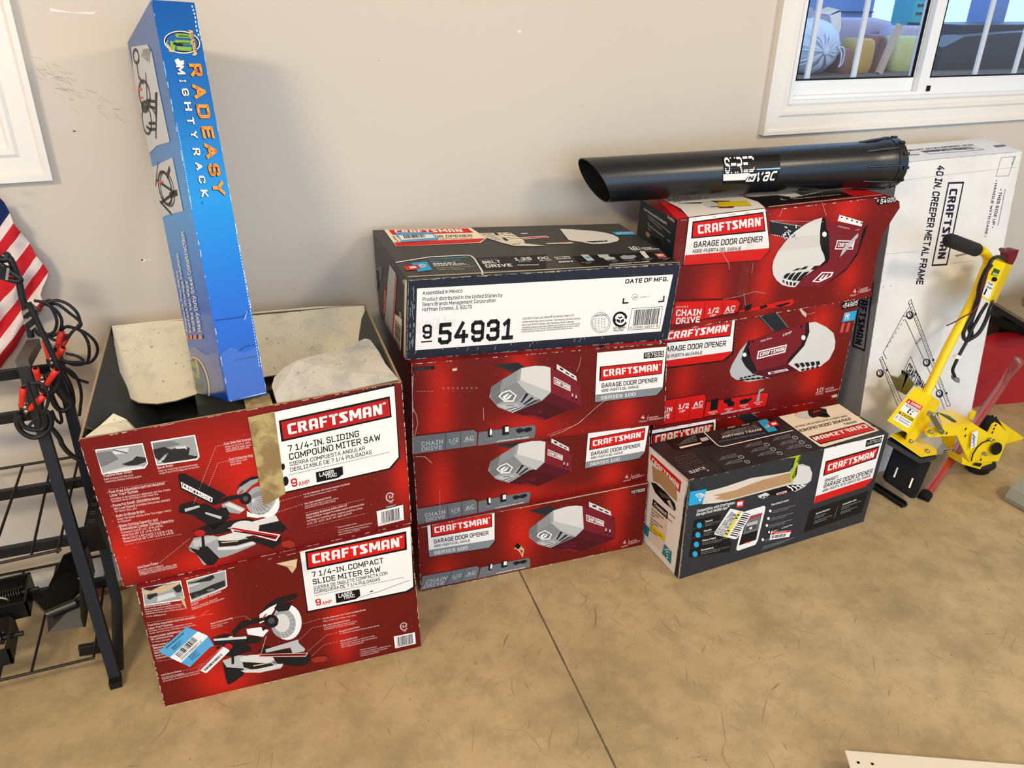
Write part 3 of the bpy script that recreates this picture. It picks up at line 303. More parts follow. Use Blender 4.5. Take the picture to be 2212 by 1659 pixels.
ART={
"lab":[["p","black",1,[7010,9523,10000,9560,9902,4455,9632,3677,6964,3642]],["p","white",2,[7042,9516,9978,9554,9862,4515,9614,3794,6996,3740]],["p","greyl",3,[7012,4639,9859,4716,9857,4517,9614,3794,6996,3740]],["p","black",3,[7166,7892,9827,8005,9799,6328,7149,6206]],["p","redsign",4,[7222,7787,9796,7920,9766,6425,7197,6311]],["s","white",5,[7318,6696,9635,6797,7305,7494]],["t","white",5,"®",[9662,7340,9745,7345,9662,7568],0],["t","ink",4,"GARAGE DOOR OPENER",[7248,5366,9627,5410,7248,5909],0.008],["t","ink",4,"ABRE-PUERTA DEL GARAJE",[7241,4869,8824,4910,7241,5203],0],["t","white",4,"SERIES 100",[7220,3971,8695,4014,7220,4388],0.015]],
"num":[["p","black",3,[9000,9060,9867,9120,9864,8375,8995,8356]],["t","white",4,"57933",[9150,8449,9838,8494,9150,8987],0.01],["t","white",4,"9",[9040,8659,9116,8667,9040,8960],0],["t","white",4,"KCD",[9037,8510,9118,8516,9037,8628],0]],
"yr":[["t","pink",4,"4",[8954,958,9128,952,8954,1442],0.03],["t","pink",4,"YEAR",[8861,600,9176,592,8861,779],0.03],["l","pink",4,0.0012,[9212,543,9276,1412],0],["t","pink",4,"MOTOR",[9305,938,9720,932,9305,1139],0.03],["t","pink",4,"WARRANTY",[9296,670,9931,675,9296,871],0.03]],
"opn":[["p","rail",1,[3008,9137,3914,9153,4181,8606,3676,8113]],["l","greyd",2,0.0015,[3103,9046,3796,8151],0.004],["p","burg3",2,[5202,5419,6426,3554,4968,2283,3712,3565]],["p","burg2",3,[5202,5404,6426,3554,5970,3028,4864,4561]],["p","burg",3,[5167,8462,6370,6243,6427,3539,5203,5382]],["p","burg2",4,[4125,3646,4664,3908,5035,3860,4421,3031]],["p","burg",5,[4604,3375,4888,3465,4815,3193]],["p","burg",4,[4395,3225,4967,2471,4918,2338,4224,3099]],["p","g3",2,[2905,6800,4036,8539,4571,8675,4940,8541,5176,8285,5202,5491,4854,4594,3712,3565,3158,4382,2819,5666]],["p","g5",3,[4037,8518,4571,8647,4940,8513,5171,8272,5194,5523,3992,7194]],["p","g4",3,[3992,7173,5194,5501,4848,4617,4240,5814,3872,7073]],["p","g2",3,[3238,6342,3867,7053,4227,5782,3854,4749,3346,5972]],["p","g1",3,[2905,6786,3300,7453,3231,6358,2852,5712]],["p","g2b",3,[3300,7466,3897,8263,3867,7102,3250,6408]],["p","g1",3,[2852,5684,3226,6317,3372,5043,3086,4741]],["p","g4",3,[3109,4684,3712,3579,4063,3958,3879,4525]],["p","white",4,[3156,5641,3298,6057,3585,6255,3864,5534,3733,4859,3384,4968]],["p","g1b",5,[3227,5620,3346,5937,3573,6103,3799,5539,3699,5027,3407,5118]],["p","white",6,[3318,5543,3466,5810,3586,5866,3414,5350,3455,5316,3574,5621,3694,5741,3587,5297,3467,5142,3371,5221]],["p","ink",5,[4228,5710,4326,5538,4061,4611,4012,4663]],["p","ink",5,[4450,5176,4524,5009,4159,4363,4110,4451]],["p","ink",5,[4586,4772,4685,4705,4245,4204,4184,4246]],["p","ink",5,[3445,4448,3493,4504,3806,4418,3734,4369]],["p","ink",5,[3446,4052,3880,4250,3940,4216,3494,3985]],["p","ink",5,[3615,3779,4026,4116,4062,4067,3663,3726]],["p","g5",4,[5410,8647,6199,7054,6241,6484,5413,8083]],["p","ink",5,[5524,8231,5663,8054,5684,7821,5551,7977]],["p","ink",5,[5770,7706,5918,7417,5919,7273,5779,7526]],["p","ink",5,[5982,7292,6123,7002,6111,6882,5996,7109]],["p","white",4,[5300,7247,5977,6027,5977,5347,5304,6459]],["p","burg",5,[5326,7112,5952,5983,5950,5487,5329,6509]],["s","white",6,[5359,6544,5935,5565,5357,6946]],["p","g4",4,[6034,5131,6090,5040,6093,4633,6036,4724]],["p","black",5,[6103,4555,6102,4510,6098,4470,6091,4439,6083,4420,6074,4416,6064,4426,6055,4450,6049,4485,6044,4528,6042,4574,6043,4620,6047,4660,6054,4691,6062,4709,6072,4713,6081,4703,6090,4679,6097,4644,6101,4602]],["p","g4",4,[6188,4900,6244,4808,6247,4399,6190,4491]],["p","black",5,[6258,4321,6256,4275,6252,4235,6246,4204,6237,4185,6228,4181,6218,4191,6210,4215,6203,4251,6198,4294,6196,4340,6197,4386,6202,4426,6208,4457,6217,4475,6226,4480,6236,4469,6244,4446,6251,4410,6256,4367]],["p","black",4,[5358,8041,5357,8008,5352,7980,5345,7958,5336,7945,5326,7943,5316,7951,5307,7968,5300,7993,5295,8024,5294,8057,5295,8090,5299,8118,5306,8140,5315,8152,5325,8155,5335,8147,5345,8130,5352,8105,5357,8074]],["p","black",4,[6327,6124,6326,6090,6321,6061,6314,6039,6305,6026,6295,6023,6285,6032,6275,6050,6268,6076,6263,6108,6261,6143,6262,6176,6267,6206,6274,6228,6283,6241,6293,6243,6304,6235,6313,6217,6321,6190,6325,6158]]],
"stp":[["p","dred",1,[0,2272,2265,2285,2422,1841,2386,72,0,12]],["p","grey2",2,[35,2159,2242,2122,2367,1761,2349,233,0,143]],["p","grey2",2,[2427,1767,4539,1870,4627,1542,4569,296,2386,189]],["t","g2",4,"DURABLE",[311,1595,684,1566,311,1777],0],["t","g4",4,"CHAIN",[318,932,1100,939,318,1466],0.03],["t","g4",4,"DRIVE",[325,362,1068,351,325,844],0.03],["l","dark",3,0.001,[1206,2047,1176,236],0],["l","dark",3,0.001,[1760,2056,1740,227],0],["t","g4",4,"1/2",[1304,974,1668,977,1304,1430],0.03],["t","g4",4,"HP",[1385,685,1576,696,1385,885],0],["t","g4",4,"AC",[1896,989,2242,1001,1896,1449],0.03],["t","g4",4,"MOTOR",[1860,802,2256,822,1860,975],0.02],["p","ink",4,[2753,2008,2893,2101,2927,1074,2777,1058]],["p","white",5,[2922,1613,2920,1489,2914,1377,2905,1291,2893,1238,2880,1222,2867,1247,2855,1310,2845,1403,2839,1519,2837,1645,2839,1769,2845,1880,2854,1966,2866,2019,2879,2034,2892,2009,2904,1947,2913,1855,2919,1739]],["p","ink",4,[3316,2164,3577,2187,3579,1120,3318,1071]],["p","white",5,[3425,2023,3558,2048,3560,1420,3426,1426]],["p","ink",4,[3845,1564,3984,1704,4177,1486,4178,1264,3962,1079,3856,1310]],["p","ink",4,[4177,1559,4345,1675,4472,1525,4454,1235,4251,1059,4178,1234]],["t","white",4,"ACCESSORIES INCLUDED!",[3107,345,4350,381,3107,507],0.03],["t","g2",4,"REMOTE CONTROL",[2591,327,3069,330,2591,444],0],["t","g4",4,"ACCESSORY KEY",[2674,777,2941,776,2674,864],0],["t","g4",4,"MULTI FUNCTION WALL",[3305,739,3580,781,3305,827],0],["t","g4",4,"SAFETY SENSORS",[3867,790,4300,833,3867,893],0]],
"C3f":[["p","dark",2,[41,9555,806,9573,806,9212,40,9211]],["t","greyd",3,"57933",[674,9528,106,9514,673,9245],0],["l","scuff",7,0.0012,[5182,286,5725,684,6373,1507,7022,3091,7477,3992,7676,4824],0],["l","scuff",7,0.0006,[5082,475,6223,1258,6822,2557],0],["l","scuff",7,0.0008,[6371,9198,6327,8371,6208,7557],0],["l","scuff",7,0.001,[2588,4544,2612,3129],0],["p","scuff",3,[1450,9116,1630,9163,1621,8878,1459,8853]],["l","scuff",6,0.0012,[25,5362,153,4514,194,3548,79,2212],0],["l","scuff",6,0.001,[60,8886,8,6693,45,4819],0],["l","scuff",6,0.0012,[1089,7174,1152,7209,1125,6965],0.003],["l","scuff",6,0.0012,[1259,7126,1322,7162,1295,6916],0.003],["l","scuff",6,0.0012,[1430,7078,1493,7113,1465,6867],0.003],["l","scuff",6,0.0012,[1601,7029,1664,7065,1637,6818],0.003],["l","scuff",6,0.0012,[1772,6981,1836,7016,1809,6769],0.003],["l","scuff",6,0.0012,[1945,6932,2009,6967,1981,6719],0.003],["l","scuff",6,0.0012,[2118,6882,2182,6918,2155,6669],0.003],["l","scuff",6,0.0012,[2292,6833,2356,6869,2329,6619],0.003],["l","scuff",6,0.0012,[154,7045,250,7122],0.002],["l","scuff",6,0.0012,[285,7007,381,7084],0.002],["l","scuff",6,0.0012,[416,6969,513,7047],0.002],["l","scuff",6,0.0012,[548,6931,645,7009],0.002],["l","scuff",6,0.0012,[680,6893,778,6971],0.002]],
"C2f":[["p","black",4,[9069,10000,9652,10000,9654,10000,9072,9897]],["l","scuff",6,0.001,[949,4662,908,2440],0.004],["l","scuff",6,0.0015,[917,2434,872,884],0.003],["l","scuff",6,0.0015,[92,9842,442,9676,692,8659],0]],
"C1f":[["p","hole",6,[4004,4162,4153,4599,4282,4048,4183,3572,4081,3831]],["p","tearc",5,[3980,3723,4054,4180,4178,4525,4333,3826,4437,3382,4405,2760,4368,2102,4289,2663,4184,3295,4056,3758]],["p","redC",5.5,[4234,3534,4387,3235,4314,2737]],["p","tearc",2,[3080,10000,5828,10000,7896,10000,9989,10000,9996,9881,7901,9864,5831,9829,3080,10000]]],
"C3t":[["p","white",1,[6869,0,9784,0,9831,659,6943,0]],["p","black",2,[7059,0,9704,0,9773,612,7288,525]],["p","redsign",3,[7300,56,9679,26,9729,513,7459,439]]],
"R3f":[["p","black",1,[458,10135,3900,10133,4314,6912,4360,6204,3969,5436,452,5922]],["p","white",2,[492,10101,3869,10156,4283,6891,4313,6246,3965,5496,488,5995]],["p","redsign",3,[504,6881,4300,6511,4313,6246,3965,5496,488,5995]],["p","black",3,[655,9756,3801,9879,4031,8096,682,8275]],["p","redsign",4,[708,9637,3773,9775,3974,8240,739,8370]],["s","white",5,[953,8626,3763,8666,892,9396]],["t","white",5,"®",[3709,9236,3811,9241,3709,9433],0],["t","ink",4,"GARAGE DOOR OPENER",[829,7455,3939,7180,829,7985],0.008],["t","ink",4,"ABRE-PUERTA DEL GARAJE",[807,6992,2978,6661,807,7317],0],["p","g5",4,[6748,8728,6321,8594,5891,8271,5442,7725,5054,6934,4753,6079,4605,5336,4582,4631,4685,3882,4862,3344,5185,2754,5531,2464,5837,2317,6298,3315,6914,4077,7185,4532,7117,5040,6922,5658,6795,6331,6715,7377,6702,8082]],["p","black",3,[6727,8733,6877,8700,6990,7624,7158,7269,7276,6127,7391,4638,7239,4271,6936,3783,7071,4237,7185,4532,7089,5129,6894,5745,6795,6331,6715,7377,6702,8082]],["p","black",5,[6727,8733,6877,8700,6990,7624,7158,7269,7276,6127,7391,4638,7239,4271,6920,3994,7188,4491,7173,4699,7061,5217,6888,5827,6799,6329,6719,7376,6702,8082]],["p","white",6,[7070,7093,7070,7015,7059,6947,7038,6897,7008,6868,6973,6864,6936,6886,6901,6931,6871,6994,6849,7070,6837,7151,6837,7228,6848,7296,6869,7346,6899,7375,6933,7379,6970,7357,7005,7313,7036,7250,7058,7174]],["p","burg",4,[6926,8340,7147,8212,8856,7419,8966,7152,8834,4984,8384,3444,7555,2346,7156,1948,5866,2374,6343,3260,7007,3968,7283,4259,7404,4635,7226,6778,7031,7536]],["p","black",3,[9204,7498,8862,4645,8397,3272,7643,2319,7155,1965,5868,2357,7454,2546,8604,4549,8813,6867]],["p","ink",6,[5189,3406,5223,3679,5334,3832,5526,3832,5433,3575,5329,3322]],["p","ink",6,[5405,3217,5475,3563,5604,3768,5773,3815,5671,3520,5575,3124]],["p","ink",6,[5620,3069,5708,3452,5872,3753,6097,3784,5965,3431,5816,2968]],["p","ink",6,[5860,2938,6012,3360,6207,3703,6470,3707,6281,3320,6073,2847]],["p","ink",6,[5153,3213,5243,3210,5290,2885,5217,2990]],["p","ink",6,[5341,3033,5444,3018,5488,2618,5395,2770]],["p","ink",6,[5533,2908,5657,2894,5658,2523,5571,2592]],["p","ink",6,[5728,2814,5887,2781,5818,2472,5720,2520]],["p","ink",6,[5568,3981,5781,4161,6007,4177,5875,3996]],["p","ink",6,[5925,3998,6169,4235,6377,4232,6249,3984]],["p","ink",6,[6511,3826,6655,4152,6929,4155,6744,3798]],["p","white",6,[7590,8796,8872,7854,8848,7405,7528,8241]],["p","ink",7,[7775,8474,7769,8457,7758,8447,7744,8445,7727,8451,7709,8464,7692,8483,7678,8506,7668,8531,7663,8556,7664,8578,7669,8595,7680,8605,7695,8607,7711,8601,7729,8588,7746,8569,7760,8546,7770,8521,7775,8496]],["p","ink",7,[8058,8285,8052,8268,8041,8258,8027,8256,8009,8261,7992,8274,7975,8294,7961,8317,7950,8343,7945,8368,7946,8390,7952,8406,7962,8416,7977,8419,7994,8413,8012,8400,8029,8381,8043,8357,8053,8332,8058,8307]],["p","ink",7,[8342,8055,8336,8038,8325,8028,8310,8025,8293,8031,8275,8045,8258,8064,8244,8088,8234,8113,8228,8138,8229,8160,8235,8177,8245,8187,8260,8190,8277,8184,8295,8171,8312,8151,8327,8128,8337,8102,8342,8077]],["p","ink",7,[8616,7857,8610,7840,8600,7830,8585,7828,8567,7834,8549,7847,8532,7867,8518,7890,8507,7916,8502,7941,8503,7964,8508,7981,8519,7991,8534,7993,8551,7987,8569,7974,8587,7954,8601,7930,8611,7905,8617,7879]],["p","ink",7,[8863,7697,8857,7679,8846,7669,8831,7667,8814,7673,8796,7686,8778,7706,8764,7730,8754,7756,8748,7781,8749,7804,8755,7821,8765,7831,8780,7833,8798,7827,8816,7814,8833,7794,8848,7770,8858,7744,8864,7719]],["t","pink",6,"CHAIN DRIVE",[7581,7680,8210,7269,7597,7810],0.02],["t","pink",6,"1/2 HP",[8552,7091,8760,7081,8552,7221],0],["p","white",6,[7653,6391,8603,6093,8558,5239,7601,5517]],["p","burg",7,[7710,6272,8539,6012,8510,5342,7651,5602]],["s","white",8,[7736,5725,8529,5493,7739,6128]],["p","g4",9,[7919,4656,8024,5528,8694,6815,8734,6482,8237,5308]],["p","white",6,[6663,2606,7109,3443,7722,3278,7626,2830,7036,2424]],["p","burg",7,[6785,2669,7161,3320,7621,3183,7546,2921,7019,2546]],["p","white",8,[6972,2711,7194,3169,7272,3145,7105,2754,7184,2730,7369,3116,7463,3113,7258,2590,7087,2592]],["t","pink",4,"4",[8920,691,9094,696,8920,1138],0.03],["t","pink",4,"YEAR",[8773,408,9115,417,8773,587],0.03],["l","pink",4,0.0012,[9200,486,9246,1214],0],["t","pink",4,"MOTOR",[9308,828,9700,894,9308,1061],0.04],["t","pink",4,"WARRANTY",[9272,594,9879,642,9272,828],0.04],["p","black",3,[9356,9877,10485,9886,10556,9357,9568,9246]],["t","white",4,"54930",[9672,9342,10518,9429,9672,9782],0.02],["t","white",4,"9",[9471,9580,9569,9591,9471,9803],0],["p","rail",2,[4153,9089,5476,8368,5772,8222,5243,7118,4242,7827]],["l","g4",3,0.003,[4233,8958,5736,8154],0.006],["l","white",3,0.002,[4360,7722,5152,7257],0.008],["p","white",4,[5430,7448,5492,7371,5476,7251,5412,7360]],["p","g5",4,[4912,7466,4974,7389,4958,7270,4895,7378]],["p","glint",4,[5530,7188,5593,7110,5577,6990,5512,7099]],["p","white",4,[4961,7826,5023,7750,5007,7631,4944,7738]],["p","g5",4,[4920,8373,4982,8298,4966,8180,4903,8286]],["p","glint",4,[5263,7509,5326,7432,5310,7313,5246,7421]],["p","white",4,[5397,7377,5460,7300,5444,7180,5379,7289]],["p","g5",4,[4989,8299,5051,8223,5035,8105,4971,8212]],["p","glint",4,[4991,7305,5052,7228,5037,7108,4973,7217]],["p","white",4,[5112,7998,5174,7922,5158,7804,5094,7911]],["p","g5",4,[5197,7910,5259,7834,5243,7715,5179,7822]],["p","glint",4,[5121,7768,5183,7692,5167,7572,5103,7680]],["p","white",4,[5146,7642,5208,7565,5192,7446,5128,7554]],["p","g5",4,[4989,7646,5051,7570,5036,7450,4972,7558]],["p","glint",4,[4879,7652,4941,7576,4925,7457,4861,7564]],["p","white",4,[5451,8360,5513,8284,5498,8166,5433,8273]],["p","g5",4,[5047,7883,5108,7807,5093,7688,5029,7796]],["p","glint",4,[5195,7446,5257,7369,5241,7249,5177,7358]],["p","white",4,[4930,7690,4992,7613,4976,7494,4912,7602]],["p","g5",4,[5308,7445,5370,7368,5354,7248,5290,7357]],["p","glint",4,[5469,7527,5531,7450,5516,7330,5451,7439]],["p","white",4,[4921,7658,4982,7581,4967,7462,4903,7570]],["p","g5",4,[5457,8201,5520,8125,5504,8006,5440,8114]],["p","glint",4,[5507,7193,5570,7115,5554,6995,5489,7104]],["p","white",4,[5339,7370,5401,7292,5386,7172,5321,7281]],["p","g5",4,[5098,7322,5160,7245,5145,7125,5080,7234]],["p","dred",1,[294,3007,3251,2078,3447,1279,3241,363,371,609]],["p","redsign",2,[338,2702,3083,1989,3267,1647,3199,873,1521,619,261,650]],["p","redsign",2,[3258,852,5800,1164,5930,803,5753,482,3278,722]],["t","pink",4,"DURABLE",[386,2123,919,2009,386,2291],0],["t","white",4,"CHAIN",[412,1346,1541,1036,412,1973],0.03],["t","white",4,"DRIVE",[454,578,1506,381,454,1164],0.03],["t","white",4,"1/2",[1831,1053,2328,1034,1831,1571],0.03],["t","white",4,"HP",[1950,731,2217,708,1950,929],0],["t","white",4,"AC",[2610,983,3066,957,2610,1506],0.03],["t","white",4,"MOTOR",[2554,783,3044,743,2554,933],0.02],["l","dred",3,0.0012,[1645,2318,1684,681],0],["l","dred",3,0.0012,[2471,2159,2498,753],0],["p","dark",4,[3537,1248,3855,1323,3801,785,3542,690]],["p","dark",4,[4235,945,4559,1020,4606,753,4284,640]],["p","dark",4,[4938,764,5664,894,5704,753,5258,527]],["l","scuff",8,0.0008,[2438,2230,3236,2326,3865,2544,4423,2180],0],["l","scuff",8,0.0008,[3361,2647,3537,1248],0],["l","scuff",8,0.001,[2032,6997,2520,5498,2550,5027],0],["l","scuff",8,0.0008,[3627,5298,3630,4356],0],["l","scuff",8,0.0012,[4687,9992,4589,9288],0],["l","scuff",8,0.0012,[6603,10094,6887,8890],0],["l","scuff",8,0.0008,[4132,9056,6805,8329],0]],
"R3t":[["p","redR",1,[695,9658,921,9542,592,708,1,0]],["p","white",2,[892,9341,2511,9796,4263,9037,4277,6241,4386,3459,4063,755,571,590,890,4219]],["t","ink",3,"GARAGE DO",[936,7743,2539,7860,1085,8657],0],["t","ink",3,"ABRE-PUERTA DEL GA",[1038,7057,2765,7074,1138,7689],0],["p","black",3,[1099,6493,1779,6138,2168,5822,2294,5994,2039,5333]],["p","g5",3,[2337,6204,2604,5876,2754,3821,2289,2666,1966,3212,2061,5145]],["p","burg",4,[2626,5980,3353,5094,3422,3650,2861,2069,2285,2578,2765,3871]],["t","white",5,"[U]",[2577,2719,2897,2769,2577,3338],0],["p","ink",4,[2112,3501,2247,3805,2283,3762,2123,3270]],["p","ink",4,[2191,3404,2327,3708,2363,3665,2202,3173]],["p","ink",4,[2271,3307,2407,3611,2443,3568,2281,3077]],["p","ink",4,[2350,3211,2487,3514,2523,3471,2361,2981]],["p","dark",1,[4393,5931,6521,5957,5286,1430,4151,897,4396,3124]],["t","g4",3,"( ",[5469,2821,5667,2913,5469,3569],0],["p","white",2,[4684,7119,5672,6622,6644,6512,6303,5177,5873,6381,4770,5645,4425,6062]],["p","dark",1,[6073,7906,8890,5053,8714,1579,6481,1525,4395,1434]],["t","white",3,"Always Know Your Garage Door is Closed",[5944,3244,8556,4734,6066,3765],0.02],["t","white",3,"with Smart Control",[5981,2761,8364,2429,5981,3092],0],["p","white",2,[6024,7726,6855,6496,6727,3882,6161,3875,5599,6132]],["p","redR",1,[8890,5053,10000,4336,10000,870,8714,1579]],["p","scuff",2,[4331,1178,10000,847,10000,590,4252,859]]],
"R3l":[["t","white",2,"CRAFTSMAN LIMITED WARRANTY",[1312,9313,7822,9158,1240,9501],0.02],["l","g2",2,0.003,[2495,9099,3983,8950],0],["l","g2",2,0.003,[2575,8885,6455,8561],0],["l","g2",2,0.003,[3602,9020,8880,8689],0],["l","g2",2,0.003,[2734,8457,3131,8361],0],["l","g2",2,0.003,[2794,8296,8557,7995],0],["l","g2",2,0.003,[3002,8222,9053,7962],0],["l","g2",2,0.003,[2913,7974,3837,7899],0],["p","burg3",2,[7305,10000,9638,9934,9595,9607,7564,9651]],["t","white",3,"54930",[7759,9796,9560,9707,7652,10000],0.02],["p","kraft",2,[2506,7603,3407,7611,3817,7465,3397,7147,2625,7279]],["p","hole",3,[4148,7532,6199,7615,7323,7291,7318,7066,4831,7101]]],
